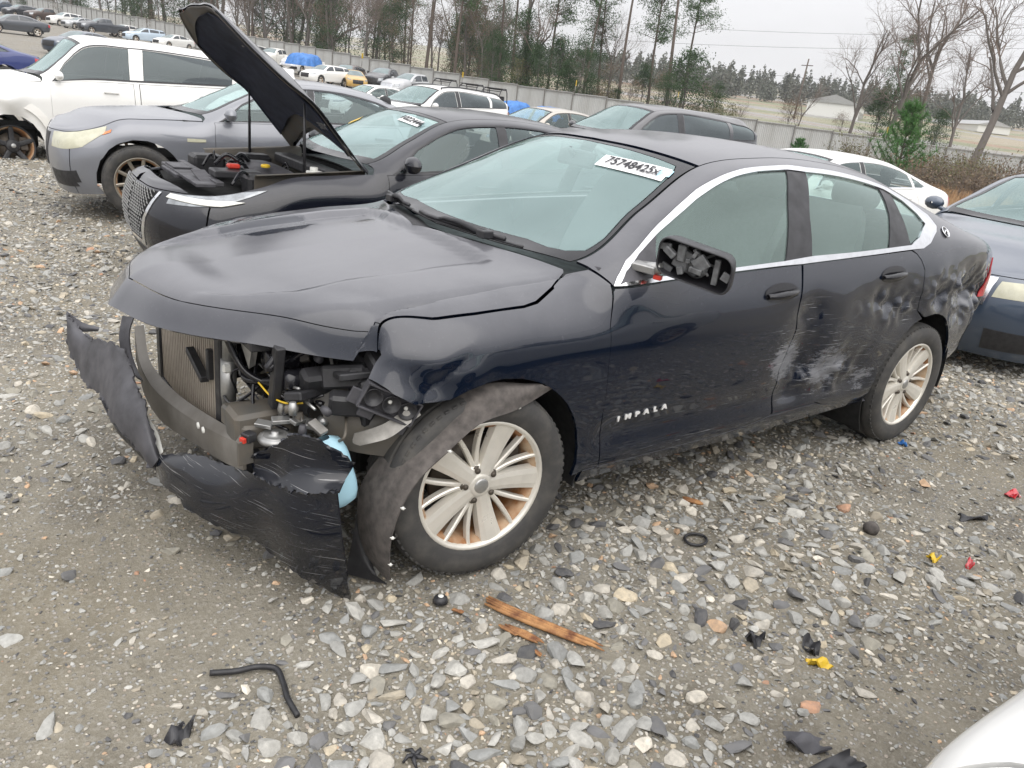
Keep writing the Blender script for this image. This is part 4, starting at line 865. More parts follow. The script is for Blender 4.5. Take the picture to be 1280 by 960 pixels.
# dark clutter: fan shroud, pump, hoses, loom
b = MB(); r_ = random.Random(8)
for i in range(44): b.box((r_.uniform(-.54, -.25), r_.uniform(-.76, -.32), r_.uniform(.56, .80)), (r_.uniform(.03, .14), r_.uniform(.03, .12), r_.uniform(.02, .09)), R(r_.uniform(-.6, .6), 3, 'X') @ R(r_.uniform(-.6, .6), 3, 'Z'), .18)
b.build('engine_clutter', MT['plastic'], hero)
for mt_, sd_, cnt in (('alu', 31, 9), ('frame', 32, 10), ('greyplastic', 33, 14), ('steel', 34, 8)):
    r_ = random.Random(sd_); b = MB()
    for i in range(cnt):
        p = Vector((r_.uniform(-.60, -.42), r_.uniform(-.76, -.34), r_.uniform(.56, .78)))
        if i % 3 == 0: b.lathe([(0, -.02), (.012, -.02), (.014, 0), (.010, .02), (0, .02)], 10, r_.choice('XYZ'), p)
        elif i % 3 == 1: b.tube(spline([p, p+Vector((r_.uniform(-.05, .05), r_.uniform(-.1, .1), -.03)), p+Vector((r_.uniform(-.05, .05), r_.uniform(-.16, .16), r_.uniform(-.08, .04)))], 5), r_.choice([.003, .005]), 5)
        else: b.box(p, (r_.uniform(.01, .05), r_.uniform(.01, .07), r_.uniform(.006, .03)), R(r_.uniform(-1, 1), 3, 'X') @ R(r_.uniform(-1, 1), 3, 'Z'))
    b.build('bracket_bits', MT[mt_], hero)['kind'] = 'stuff'
b = MB()
for (c, r0, L) in (((-.56, -.50, .725), .045, .10), ((-.545, -.595, .69), .034, .08), ((-.50, -.42, .70), .05, .12)):
    b.lathe([(0, -L/2), (r0*.8, -L/2), (r0, -L/2+.01), (r0, -.01), (r0*.92, 0), (r0, .01), (r0, L/2), (r0*.6, L/2+.012), (0, L/2+.012)], 20, 'X', c)
b.build('headlamp_motor', MT['gloss'], hero)
b = MB(); r_ = random.Random(5)
for i in range(16):
    p0 = Vector((r_.uniform(-.6, -.4), r_.uniform(-.68, -.30), r_.uniform(.62, .80))); p3_ = p0+Vector((r_.uniform(-.1, .1), r_.uniform(-.25, .25), r_.uniform(-.16, .05)))
    mid = (p0+p3_)/2+Vector((-.05, 0, r_.uniform(-.08, .03))); b.tube(spline([p0, mid, p3_], 6), r_.choice([.004, .006, .009, .013]), 6, smooth=True)
b.tube(spline([(-.70, -.36, .80), (-.64, -.42, .66), (-.56, -.5, .625), (-.48, -.66, .62)], 8), .011, 7); b.build('wiring_loom', MT['gloss'], hero)
MB().tube(spline([(-.63, -.50, .655), (-.61, -.56, .628), (-.585, -.62, .625), (-.55, -.67, .64)], 8), .0032, 6).build('yellow_wire', MT['yellowplastic'], hero)
MB().add([(-.655, -.40, .765), (-.640, -.47, .765), (-.640, -.44, .68), (-.63, -.40, .76), (-.62, -.47, .76), (-.62, -.44, .69)], [(0, 1, 2), (5, 4, 3), (0, 3, 4, 1), (1, 4, 5, 2), (2, 5, 3, 0)]) or None
b = MB(); b.add([(-.655, -.40, .765), (-.640, -.47, .765), (-.640, -.44, .68), (-.63, -.40, .76), (-.62, -.47, .76), (-.62, -.44, .69)], [(0, 1, 2), (5, 4, 3), (0, 3, 4, 1), (1, 4, 5, 2), (2, 5, 3, 0)]); b.build('bracket_plate', MT['alu'], hero)
b = MB().lathe([(0, -.02), (.05, -.018), (.055, -.008), (.05, 0), (.03, .004), (.012, .006), (.012, .014), (0, .014)], 24, 'Z', (-.625, -.64, .530)).lathe([(.034, .003), (.038, .006), (.042, .002)], 24, 'Z', (-.625, -.64, .530)); b.build('horn', MT['alu'], hero)
b = MB(); 
for i, (x, y, z) in enumerate([(-.645, -.60, .555), (-.60, -.62, .57), (-.55, -.64, .57), (-.52, -.66, .56)]): b.box((x, y, z), (.055, .03, .014), R(.6*i-.8, 3, 'Z') @ R(.2, 3, 'X'))
b.build('horn_bracket', MT['alu'], hero)
MB().box((-.70, -.62, .53), (.035, .035, .03), R(.4, 3, 'Z')).build('loose_connector', MT['plastic'], hero); MB().box((-.722, -.632, .527), (.012, .02, .016), R(.4, 3, 'Z')).build('connector_clip', MT['redplastic'], hero)
# washer bottle behind the corner
G = []
for t in np.linspace(0, 1, 11):
    s_ = sin(pi*min(max(t, .001), .999))**.22; z = .32+.225*t; cx = -.462-.05*t; cy = -.782+.04*t; sq = lambda q: np.sign(q)*abs(q)**.55
    G.append([(cx+.062*s_*sq(cos(a))*(1+.05*sin(9*t)), cy+.05*s_*sq(sin(a)), z+.02*cos(a)*s_) for a in np.linspace(0, 2*pi, 25)])
wb = MB().grid(G).build('washer_bottle', MT['bottle'], hero)
# loose fog/LED lamp strip under the wing
hb = empty('lamp_strip', (-.34, -.81, .665)); hb.parent = hero
ax = Vector((-.398+.239, -.80+.84, .733-.656))*-1; ay = Vector((-.398+.42, -.80+.79, .733-.682)); ax.normalize(); ay = (ay-ax*ay.dot(ax)).normalized(); az = ax.cross(ay)
hb.matrix_local = Matrix(((ax.x, ay.x, az.x, -.335), (ax.y, ay.y, az.y, -.825), (ax.z, ay.z, az.z, .668), (0, 0, 0, 1)))
b = MB().box((0, 0, -.015), (.19, .085, .012)).box((0, .04, 0), (.19, .006, .03)).box((0, -.04, 0), (.19, .006, .03)).box((-.093, 0, 0), (.006, .08, .03)).box((.093, 0, 0), (.006, .08, .03)).box((-.05, -.055, -.01), (.05, .04, .012)).box((.07, -.06, -.01), (.05, .05, .012)).box((-.105, -.02, -.01), (.04, .05, .012)); b.build('lamp_carrier', MT['greyplastic'], hb)
for i, x in enumerate((-.058, .005, .062)):
    c = MB().lathe([(.029, .004), (.031, .010), (.028, .010), (.020, -.004), (.010, -.008), (0, -.008)], 20, 'Z', (x, .002, 0)).build('lamp_cup', MT['trimblack'], hb)
    if i: MB().lathe([(0, .002), (.005, .0), (.007, -.006)], 10, 'Z', (x-.004, .004, 0)).build('lamp_bulb', MT['whiteplastic'], c)
# felt liner hanging round the tyre
ln = sheet('fender_liner', P3['liner'], MT['liner'], hero, .006, 4, 6, .006, 11)
sheet('liner_splash', P3['liner_front'], MT['plastic'], hero, .005, 4, 4, .006, 3)
b = MB()
for i in (1, 3, 5, 6, 7, 8):
    p = Vector(P3['liner'][3][i]); b = MB().lathe([(0, -.009), (.004, -.008), (.006, -.002)], 8, 'Y', p).tube([p+Vector((-.009, -.003, .004)), p+Vector((.009, -.003, -.003))], .002, 4); b.build('push_pin', MT['whiteplastic'], ln)


# ------------------------------------------------------------------ ground: one sheet to the horizon
def graded(lo, hi, a, b, fine, g=1.12):
    xs = list(np.arange(a, b+1e-6, fine)); s = fine
    x = b
    while x < hi: s = min(s*g, 60); x += s; xs.append(x)
    s = fine; x = a; L = []
    while x > lo: s = min(s*g, 60); x -= s; L.append(x)
    return np.array(L[::-1]+xs)
def vnoise(x, y, seed=0):
    """smooth value noise, -1..1"""
    r = np.random.default_rng(seed); T = r.uniform(-1, 1, (64, 64)); i = np.floor(x).astype(int); j = np.floor(y).astype(int); a = x-i; b = y-j
    a = a*a*(3-2*a); b = b*b*(3-2*b); g = lambda p, q: T[p % 64, q % 64]
    return g(i, j)*(1-a)*(1-b)+g(i+1, j)*a*(1-b)+g(i, j+1)*(1-a)*b+g(i+1, j+1)*a*b
def relief(x, y):
    x = np.asarray(x, float); y = np.asarray(y, float); d = np.hypot(x, y); f = np.clip(1.3-d/18, 0, 1)
    return f*(.016*vnoise(x*1.3, y*1.3, 1)+.015*vnoise(x*3.3, y*3.3, 2)+.007*vnoise(x*11, y*11, 3))-.010*f
def hgt(x, y): return ter(x, y)+relief(x, y)
xs = graded(-260, 900, -3.2, 5.2, .055); ys = graded(-90, 900, -3.4, 5.5, .055)
X, Y = np.meshgrid(xs, ys, indexing='ij'); Z = hgt(X, Y)
nX, nY = X.shape
I = np.arange(nX*nY).reshape(nX, nY)
Fq = np.stack([I[:-1, :-1], I[1:, :-1], I[1:, 1:], I[:-1, 1:]], -1).reshape(-1, 4)
gm, t, b = nmat('muddy_gravel')
tco = N(t, 'ShaderNodeTexCoord'); ob = tco.outputs['Object']
n1 = noise(t, .55, 5, .6, ob); n2 = noise(t, 5, 6, .65, ob); n3 = noise(t, 70, 3, .7, ob)
mud = mix(t, rng(t, n2, .3, .7), (.165, .146, .108), (.250, .224, .172))
mud = mix(t, rng(t, n1, .42, .62), mud, (.225, .209, .172))
wet = rng(t, noise(t, 1.1, 6, .68, ob, sc=(1, 1, 1)), .50, .60)
mud = mix(t, math_(t, 'MULTIPLY', wet, .7), mud, (.105, .089, .062))
vo = N(t, 'ShaderNodeTexVoronoi'); vo.inputs['Scale'].default_value = 62; t.links.new(ob, vo.inputs['Vector'])
vo2 = N(t, 'ShaderNodeTexVoronoi'); vo2.inputs['Scale'].default_value = 20; t.links.new(ob, vo2.inputs['Vector'])
sepc = N(t, 'ShaderNodeSeparateColor'); t.links.new(vo.outputs['Color'], sepc.inputs[0])
sepd = N(t, 'ShaderNodeSeparateColor'); t.links.new(vo2.outputs['Color'], sepd.inputs[0])
gc = ramp(t, sepc.outputs[0], [(0, (.12, .12, .12)), (.3, (.27, .26, .24)), (.6, (.36, .35, .335)), (.85, (.42, .34, .26)), (1, (.48, .47, .45))])
gc2 = ramp(t, sepd.outputs[0], [(0, (.12, .12, .13)), (.3, (.29, .285, .275)), (.65, (.40, .39, .375)), (.87, (.42, .35, .28)), (1, (.52, .51, .49))])
grit = rng(t, n3, .50, .60)
gmask = math_(t, 'MULTIPLY', rng(t, sepc.outputs[1], .45, .55), rng(t, vo.outputs['Distance'], .42, .30))
col = mix(t, math_(t, 'MULTIPLY', gmask, .85), mix(t, math_(t, 'MULTIPLY', grit, .35), mud, (.34, .32, .28)), gc)
# far from the lot corner the stones are drawn by the material
px = N(t, 'ShaderNodeVectorMath', operation='LENGTH'); t.links.new(ob, px.inputs[0])
far = rng(t, px.outputs['Value'], 9, 16)
fm = math_(t, 'MULTIPLY', far, rng(t, vo2.outputs['Distance'], .55, .35))
col = mix(t, math_(t, 'MULTIPLY', fm, .75), col, gc2)
# beyond the yard: dry grass, a road and bare strips
sx = N(t, 'ShaderNodeSeparateXYZ'); t.links.new(ob, sx.inputs[0])
yard = rng(t, px.outputs['Value'], 70, 84)
field = mix(t, rng(t, noise(t, .03, 4, .6, ob, sc=(.4, 1.6, 1)), .42, .58), (.30, .26, .19), (.19, .20, .12))
field = mix(t, rng(t, noise(t, .018, 2, .5, ob, sc=(2.2, .35, 1)), .55, .6), field, (.27, .26, .25))
field = mix(t, rng(t, noise(t, .022, 3, .5, ob, sc=(2.4, .3, 1)), .56, .64), field, (.27, .19, .135))
right = math_(t, 'MULTIPLY', yard, rng(t, sx.outputs[0], 36, 56))
col = mix(t, right, col, field)
t.links.new(col, b.inputs['Base Color'])
t.links.new(math_(t, 'SUBTRACT', rng(t, n2, .3, .7, .92, .75), math_(t, 'MULTIPLY', wet, .35)), b.inputs['Roughness']); b.inputs['Specular IOR Level'].default_value = .35
hh = math_(t, 'ADD', math_(t, 'MULTIPLY', n3, .5), math_(t, 'ADD', math_(t, 'MULTIPLY', gmask, .5), math_(t, 'MULTIPLY', fm, 1.2)))
n4 = noise(t, 22, 6, .75, ob); bump(t, b, math_(t, 'ADD', hh, math_(t, 'MULTIPLY', n4, 1.3)), .75, .016)
ground = link('gravel_ground', fast_mesh('gravel_ground', np.stack([X, Y, Z], -1).reshape(-1, 3), Fq), gm); tag(ground, kind='structure')
# ------------------------------------------------------------------ stones
def ico(sub):
    import bmesh
    bm = bmesh.new(); bmesh.ops.create_icosphere(bm, subdivisions=sub, radius=1); bm.verts.ensure_lookup_table()
    V = np.array([v.co[:] for v in bm.verts]); F = np.array([[v.index for v in f.verts] for f in bm.faces]); bm.free(); return V, F
def rock(V, seed):
    r = np.random.default_rng(seed); P = V.copy(); a = np.array([1.12, r.uniform(.55, .95), r.uniform(.34, .7)])
    P *= 1+.16*wobble(P*2.1+seed*3.3)[:, None]
    for _ in range(7):
        n = r.normal(size=3); n /= np.linalg.norm(n); d = r.uniform(.30, .74); k = P@n-d; P -= np.maximum(k, 0)[:, None]*n*.96
    P *= a; th = r.uniform(0, 6.28); c, s = cos(th), sin(th); P = P@np.array([[c, -s, 0], [s, c, 0], [0, 0, 1]]); return P
ICO = {1: ico(1), 2: ico(2), 3: ico(3)}
TYPES = {s_: [rock(ICO[s_][0], 20+i) for i in range(12)] for s_ in (1, 2, 3)}
PAL = np.array([(.40, .41, .41), (.48, .485, .475), (.31, .325, .335), (.54, .52, .48), (.60, .53, .41), (.60, .41, .27), (.50, .29, .19), (.16, .165, .18), (.075, .078, .09), (.42, .38, .31), (.68, .65, .59), (.35, .34, .30)])
PAL = PAL*np.array([.98, .95, .89])
PW = np.array([.22, .20, .14, .11, .04, .018, .005, .09, .05, .055, .05, .062]); PW /= PW.sum()
def car_block(x, y):
    return (np.abs(y) < .3) & (x > 3) & (x < 3)
nS = 340000
az0 = math.atan2(CF[0], CF[1])
r_ = .75+15.5*RNG.random(nS)**1.15; a_ = az0+RNG.uniform(-1.0, .95, nS)
sx_, sy_ = CAM[0]+r_*np.sin(a_), CAM[1]+r_*np.cos(a_)
dens = .78+.50*vnoise(sx_*.75+9, sy_*.75, 21)+.30*vnoise(sx_*2.3, sy_*2.3, 22)
mudc = np.exp(-(((sx_+1.15)/.62)**2+((sy_+.55)/.42)**2))+.8*np.exp(-(((sx_-.95)/.8)**2+((sy_+2.15)/.30)**2))+.5*np.exp(-(((sx_-.35)/.3)**2+((sy_+1.6)/.25)**2))
strip = np.exp(-((sy_+.75)/.45)**2)*(sx_ > .3)
dens = dens-1.1*mudc+.45*strip+.22*(sy_ > 1.2)+.15*np.exp(-(((sx_+.5)/.5)**2+((sy_+1.5)/.5)**2))
size = .0038*r_**.5+.0080*RNG.pareto(2.25, nS)*(.5+.5*np.clip(dens, 0, 1)); size = np.clip(size, .0035, .044)
keep = RNG.random(nS) < np.clip(dens, .13, 1)
big = (size > .03) & (r_ > 1.6)
keep &= ~((size > .02) & (mudc > .45) & (RNG.random(nS) < .8))
keep &= ~((np.hypot(sx_-0, sy_+.8) < .15) & (size > .01))
for (ax, ay, bx, by, rr) in ((-.058, -1.052, .15, -1.445, .020), (-.07, -1.175, -.01, -1.325, .016), (-.925, -.962, -.765, -1.03, .018), (-.765, -1.03, -.775, -1.235, .018), (-.197, -1.001, -.197, -1.001, .032), (.70, -1.80, .79, -1.84, .03), (.36, -1.98, .47, -2.12, .06), (-.569, -1.503, -.569, -1.503, .034), (-1.05, -1.15, -1.05, -1.15, .035), (.653, -1.635, .653, -1.635, .03), (.80, -1.755, .80, -1.755, .03), (.88, -1.124, .98, -1.124, .05), (1.784, -1.678, 1.9, -1.775, .03), (2.30, -1.55, 2.46, -1.6, .03), (2.848, -1.56, 2.848, -1.56, .04), (1.737, -1.422, 1.737, -1.422, .04)):
    vx, vy = bx-ax, by-ay; tt = np.clip(((sx_-ax)*vx+(sy_-ay)*vy)/(vx*vx+vy*vy+1e-9), 0, 1); keep &= ~((np.hypot(sx_-ax-tt*vx, sy_-ay-tt*vy) < rr+size*.8) & (size > .0065))
sx_, sy_, size, r_ = sx_[keep], sy_[keep], size[keep], r_[keep]
# drop stones that would overlap a bigger one
order = np.argsort(-size); cell = {}; ok = np.zeros(len(size), bool)
for i in order:
    g = .05; ci, cj = int(sx_[i]//g), int(sy_[i]//g); bad = False
    for di in (-1, 0, 1):
        for dj in (-1, 0, 1):
            for q in cell.get((ci+di, cj+dj), ()):
                if (sx_[i]-sx_[q])**2+(sy_[i]-sy_[q])**2 < (.60*(size[i]+size[q]))**2: bad = True; break
            if bad: break
        if bad: break
    if not bad: ok[i] = True; cell.setdefault((ci, cj), []).append(i)
sx_, sy_, size, r_ = sx_[ok], sy_[ok], size[ok], r_[ok]; nS = len(size)
sz_ = hgt(sx_, sy_); col_ = PAL[RNG.choice(len(PAL), nS, p=PW)]*RNG.uniform(.86, 1.14, (nS, 1)); kind_ = RNG.integers(0, 12, nS); rot_ = RNG.uniform(0, 6.28, nS); tilt_ = RNG.normal(0, .22, (nS, 2))
P = np.stack([sx_, sy_, sz_], -1); d_ = P-CAM; dep = d_@CF; u_ = 640+FPX*(d_@CR)/dep; v_ = 480-FPX*(d_@CU)/dep
inview = (dep > .3) & (u_ > -20) & (u_ < 1300) & (v_ > 0) & (v_ < 980)
hidden = (sx_ > -.75) & (sx_ < 3.9) & (sy_ > -.95)
score = np.where(inview & ~hidden, size/dep, 0); top = np.argsort(-score)[:300]; istop = np.zeros(nS, bool); istop[top] = True
def stone_mat(name, src):
    m, t, b = nmat(name)
    if src == 'obj': c = N(t, 'ShaderNodeObjectInfo').outputs['Color']
    else: c = N(t, 'ShaderNodeAttribute', attribute_name='tone').outputs['Color']
    cc = N(t, 'ShaderNodeTexCoord'); g = N(t, 'ShaderNodeNewGeometry')
    n = noise(t, 55, 5, .7, g.outputs['Position']); n2 = noise(t, 17, 3, .6, g.outputs['Position'])
    x = mix(t, rng(t, n, .35, .7, 0, .5), c, (.16, .155, .14)); y = N(t, 'ShaderNodeMix', data_type='RGBA', blend_type='MULTIPLY'); y.inputs[0].default_value = .7
    t.links.new(x, y.inputs[6]); t.links.new(ramp(t, n2, [(.3, (.72, .72, .72)), (.7, (1.15, 1.15, 1.15))]), y.inputs[7])
    sep = N(t, 'ShaderNodeSeparateXYZ'); t.links.new(g.outputs['Normal'], sep.inputs[0])
    t.links.new(y.outputs[2], b.inputs['Base Color']); t.links.new(rng(t, n2, .3, .7, .55, .9), b.inputs['Roughness']); bump(t, b, n, .5, .004); return m
SM_O = stone_mat('stone_single', 'obj'); SM_V = stone_mat('stone_mass', 'attr')
stone_me = []
for i in range(12):
    me = fast_mesh('stone', TYPES[2][i], ICO[2][1], False); me.materials.append(SM_O); stone_me.append(me)
for i in top:
    o = bpy.data.objects.new('stone', stone_me[kind_[i]]); COL.objects.link(o); o.parent = ground
    o.location = (sx_[i], sy_[i], sz_[i]+size[i]*.06); o.scale = (size[i],)*3; o.rotation_euler = (tilt_[i, 0], tilt_[i, 1], rot_[i]); o.color = (*col_[i], 1)
px_sz = np.where(dep > .3, size/np.maximum(dep, .3)*FPX, 0)
def mass(name, sel, sub):
    V0s = TYPES[sub]; F0 = ICO[sub][1]; idx = np.where(sel)[0]; nv = len(ICO[sub][0]); VV = np.empty((len(idx), nv, 3), np.float32)
    for kx in range(12):
        q = np.where(kind_[idx] == kx)[0]; ii = idx[q]
        if not len(q): continue
        B = V0s[kx][None]*size[ii][:, None, None]; c, s = np.cos(rot_[ii])[:, None], np.sin(rot_[ii])[:, None]
        x, y, z = B[..., 0], B[..., 1], B[..., 2]; z2 = z+x*tilt_[ii, 0][:, None]+y*tilt_[ii, 1][:, None]
        VV[q] = np.stack([x*c-y*s+sx_[ii][:, None], x*s+y*c+sy_[ii][:, None], z2+sz_[ii][:, None]+size[ii][:, None]*.05], -1)
    F = (F0[None]+(np.arange(len(idx))*nv)[:, None, None]).reshape(-1, 3); me = fast_mesh(name, VV.reshape(-1, 3), F, False)
    at = me.color_attributes.new('tone', 'FLOAT_COLOR', 'POINT'); cc = np.ones((len(idx), nv, 4), np.float32); cc[..., :3] = col_[idx][:, None]; at.data.foreach_set('color', cc.ravel())
    o = link(name, me, SM_V, ground); tag(o, kind='stuff'); return o
rest = ~istop; big_ = rest & (px_sz > 3.9)
# one mass of the smaller stones (two levels of detail joined)
oA = mass('gravel', big_, 1)
nS2 = 20
V20 = np.array(ICO[1][0][:12]); 
import bmesh as _bm
_b = _bm.new(); _bm.ops.create_icosphere(_b, subdivisions=1, radius=1); _b.free()
# twenty-faced pebbles: the base icosahedron
ph = (1+5**.5)/2; V12 = np.array([(-1, ph, 0), (1, ph, 0), (-1, -ph, 0), (1, -ph, 0), (0, -1, ph), (0, 1, ph), (0, -1, -ph), (0, 1, -ph), (ph, 0, -1), (ph, 0, 1), (-ph, 0, -1), (-ph, 0, 1)])/1.902
F20 = np.array([(0, 11, 5), (0, 5, 1), (0, 1, 7), (0, 7, 10), (0, 10, 11), (1, 5, 9), (5, 11, 4), (11, 10, 2), (10, 7, 6), (7, 1, 8), (3, 9, 4), (3, 4, 2), (3, 2, 6), (3, 6, 8), (3, 8, 9), (4, 9, 5), (2, 4, 11), (6, 2, 10), (8, 6, 7), (9, 8, 1)])
ICO[0] = (V12, F20); TYPES[0] = [rock(V12, 20+i) for i in range(12)]
oB = mass('fine_gravel', rest & ~big_, 0)

# ------------------------------------------------------------------ other vehicles
SUVG = suv_grid(); 
WIN_SEDAN = [[(7.35, 5.12), (7.62, 5.75), (8., 6.45), (8.5, 6.68), (9., 6.78), (9.93, 6.80), (9.88, 5.12)], [(10.12, 5.12), (10.16, 6.80), (11., 6.80), (12., 6.68), (12.35, 6.5), (12.42, 5.12)], [(12.55, 5.14), (12.52, 6.45), (12.9, 6.1), (13.15, 5.5), (12.95, 5.14)]]
WIN_SUV = [[(7.35, 5.12), (7.62, 5.75), (8., 6.45), (8.5, 6.68), (9., 6.78), (9.93, 6.80), (9.88, 5.12)], [(10.12, 5.12), (10.16, 6.80), (11., 6.78), (12.2, 6.7), (12.1, 5.12)], [(12.35, 5.12), (12.5, 6.7), (13.5, 6.6), (14.35, 6.35), (14.2, 5.2)]]
class Car: pass
def make_car(name, label, cat, kind, paint_, pose, scale=(1, 1, 1), group=None, detail=2, glassm='glassG', rims='ten', tilt=(0, 0), lamps='lampclear', wins=True, hood_open=False, tail='red', zoff=0., wheels=(1, 1, 1, 1), grid=None, hl=None, chrome=False, grille=True, interior=True, skip=(), pillar='trimblack', disp=None):
    """pose (x, y, heading): heading 0 faces -x like the wreck"""
    c = Car(); x, y, a = pose
    root = empty(name, (x, y, float(ter(x, y))+zoff), a, label, cat, group, tilt[0], tilt[1]); c.root = root
    G = np.array(grid if grid is not None else (SEDAN if kind == 'sedan' else SUVG), float)*np.array(scale)
    nu, nv = (8, 6) if detail >= 2 else (4, 3)
    B = Body(G, nu, nv, disp); c.B = B; sx, sy, sz = scale
    WB = 2.837*sx; R = .40*(.5*sx+.5*sz); zc = .345*min(sz, 1.06); c.WB = WB
    st = (1/8, 1/5) if detail >= 2 else (1/3, 1/3)
    P = lambda nm, poly, mat, off=0., th=.012, holes=(), inset=.002, par=None: B.panel(nm, poly, MT[mat] if isinstance(mat, str) else mat, par or root, off, th, holes, st, inset)
    S = B.S-1; VM = B.vmax
    pm = MT[paint_]
    ws = [(7.06, 8.06), (8.95, 8.08), (8.95, VM-8.08), (7.06, VM-8.06)]
    bl = [(12.1, 8.15), (13.85, 8.15), (13.85, VM-8.15), (12.1, VM-8.15)] if kind == 'sedan' else [(S-2.4, 6.1), (S-1.55, 6.1), (S-1.55, VM-6.1), (S-2.4, VM-6.1)]
    W = WIN_SEDAN if kind == 'sedan' else WIN_SUV
    if detail >= 2:
        fa = lambda a0, a1, n=12: B.arc(.02*sx, zc, R, a0, a1, n); ra = lambda a0, a1, n=12: B.arc(WB, zc, R, a0, a1, n)
        lz = .235*sz
        af, ar = math.degrees(math.asin(max(-1, min(1, (lz-zc)/R)))), 0
        hood = [(2.75, 4.95), (6.02, 4.95), (6.02, VM-4.95), (2.75, VM-4.95)]
        top = [(7.02, 7.98), (9., 7.98)]
        # side shell with wheel arches
        near = [(.0, 0.), (2.9, 0.)]+[q for q in fa(190, -10)]+[(6.6, 0.), (11.0, 0.)]+[q for q in ra(190, -10)]+[(S-3.2 if kind == 'sedan' else S-2, 0.), (S, 0.), (S, 10.), (13.9 if kind == 'sedan' else S-2.45, 10.)]
        dF = [(7.05, .9), (7.05, 4.92), (9.95, 4.92), (9.95, .9)]; dR = [(10.05, .9), (10.05, 4.92), (12.5, 4.92), (12.75, 4.1)]+ra(100, 190, 8)[:]+[(11.05, .9)]
        for far in (False, True):
            mm = (lambda p: B.mirror(p)) if far else (lambda p: p)
            holes = [mm(w_) for w_ in W]+[mm(dF), mm(dR)]
            # body side: from sill to ditch line
            low = [(2.0, 0.), (3.1, 0.)]+fa(188, -8)+[(6.9, 0.), (11.2, 0.)]+ra(190, -8)+[(S-3.3 if kind == 'sedan' else S-2.3, 0.), (S, 0.)]
            if kind == 'sedan': upp = [(S, 5.0), (14.02, 8.), (9., 8.), (7.04, 8.02), (6.04, 4.93), (2.0, 4.93)]
            else: upp = [(S, 10.), (S-2.45, 8.), (9., 8.), (7.04, 8.02), (6.04, 4.93), (2.0, 4.93)]
            P('side_panel', mm(low+upp), pm, holes=holes)
            fd = P('front_door', mm(dF), pm); rd = P('rear_door', mm(dR), pm)
            for (d_, u_) in ((fd, 9.45), (rd, 12.0)):
                e = B.ev([(u_, 4.25)])[0]*([1, -1, 1] if far else [1, 1, 1]); sg = 1 if far else -1
                MB().box((e[0], e[1]+sg*.022, e[2]), (.20, .022, .028), None, .3).box((e[0]-.09, e[1]+sg*.008, e[2]), (.02, .03, .022)).box((e[0]+.09, e[1]+sg*.008, e[2]), (.02, .03, .022)).build('door_handle', pm, d_)
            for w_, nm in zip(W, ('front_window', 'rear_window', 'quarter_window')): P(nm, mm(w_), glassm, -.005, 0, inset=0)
            wo = [(7.2, 5.02), (7.6, 5.98), (8., 6.62), (8.5, 6.83), (9., 6.92), (11., 6.93)]+([(12., 6.82), (12.6, 6.55), (13.05, 6.1), (13.3, 5.45), (13.05, 5.03)] if kind == 'sedan' else [(12.5, 6.83), (13.5, 6.72), (14.42, 6.45), (14.3, 5.06)])
            P('window_trim', mm(wo), 'chrome' if chrome else 'trimblack', .0025, .006, [mm([(7.33, 5.1), (7.62, 5.8), (8., 6.5), (8.5, 6.72), (9., 6.82), (11., 6.84)]+([(12., 6.72), (12.52, 6.48), (12.9, 6.12), (13.17, 5.5), (12.97, 5.12)] if kind == 'sedan' else [(12.5, 6.74), (13.5, 6.63), (14.36, 6.38), (14.22, 5.18)]))], inset=0)
            P('pillar_trim', mm([(9.9, 5.1), (9.95, 6.83), (10.14, 6.83), (10.1, 5.1)]), pillar, .001, .004, inset=0)
            # mirror
            e = B.ev([(7.5, 5.05)])[0]; sg = 1 if far else -1; yy = abs(e[1])
            G2 = [[(e[0]-.05+.12*q, sg*(yy+.11+.10*cos(t)*sqrt(max(.02, 1-(2*q-1)**2))*.95), e[2]+.075+.065*sin(t)*sqrt(max(.02, 1-(2*q-1)**2))) for t in np.linspace(0, 2*pi, 13)] for q in np.linspace(.0, .9, 7)]
            mo = MB().grid(G2).tube([(e[0], sg*(yy-.02), e[2]+.02), (e[0], sg*(yy+.07), e[2]+.05)], .022, 6).build('door_mirror', pm, root)
            MB().add([(e[0]+.058, sg*(yy+.11+.075*cos(t)), e[2]+.075+.048*sin(t)) for t in np.linspace(0, 2*pi, 13)[:-1]], [tuple(range(12))]) 
        # front fascia, bonnet, roof, tail
        P('front_bumper', [(0., 0.), (1.98, 0.), (1.98, 4.93), (0., 4.93)], pm); P('front_bumper', B.mirror([(0., 0.), (1.98, 0.), (1.98, 4.93), (0., 4.93)]), pm)
        nose = [(0.02, 4.97), (2.7, 4.97), (2.7, VM-4.97), (0.02, VM-4.97)]
        if not hood_open:
            P('hood', [(.3, 5.), (6.0, 5.), (6., VM-5.), (.3, VM-5.)], pm)
        else: P('nose_panel', [(.1, 5.), (1.55, 5.), (1.55, VM-5.), (.1, VM-5.)], pm)
        P('windshield', ws, 'glassT' if glassm != 'glassD' else 'glassT', -.003, 0, inset=0)
        P('windshield_border', [(6.98, 8.02), (9., 8.02), (9., VM-8.02), (6.98, VM-8.02)], 'gloss', .001, .004, [[(7.25, 8.15), (8.9, 8.15), (8.9, VM-8.15), (7.25, VM-8.15)]], inset=0)
        if kind == 'sedan':
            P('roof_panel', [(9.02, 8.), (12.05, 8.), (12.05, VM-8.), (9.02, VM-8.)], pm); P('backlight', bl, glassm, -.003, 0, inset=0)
            P('trunk_lid', [(13.9, 8.), (S, 8.), (S, VM-8.), (13.9, VM-8.)], pm); P('rear_bumper', [(S-.9, 0), (S, 0), (S, 8.), (S-.9, 8.)], pm, -.004)
        else:
            P('roof_panel', [(9.02, 8.), (S-2.45, 8.), (S-2.45, VM-8.), (9.02, VM-8.)], pm)
            P('tailgate', [(S-2.45, 8.), (S, 8.), (S, VM-8.), (S-2.45, VM-8.)], pm)
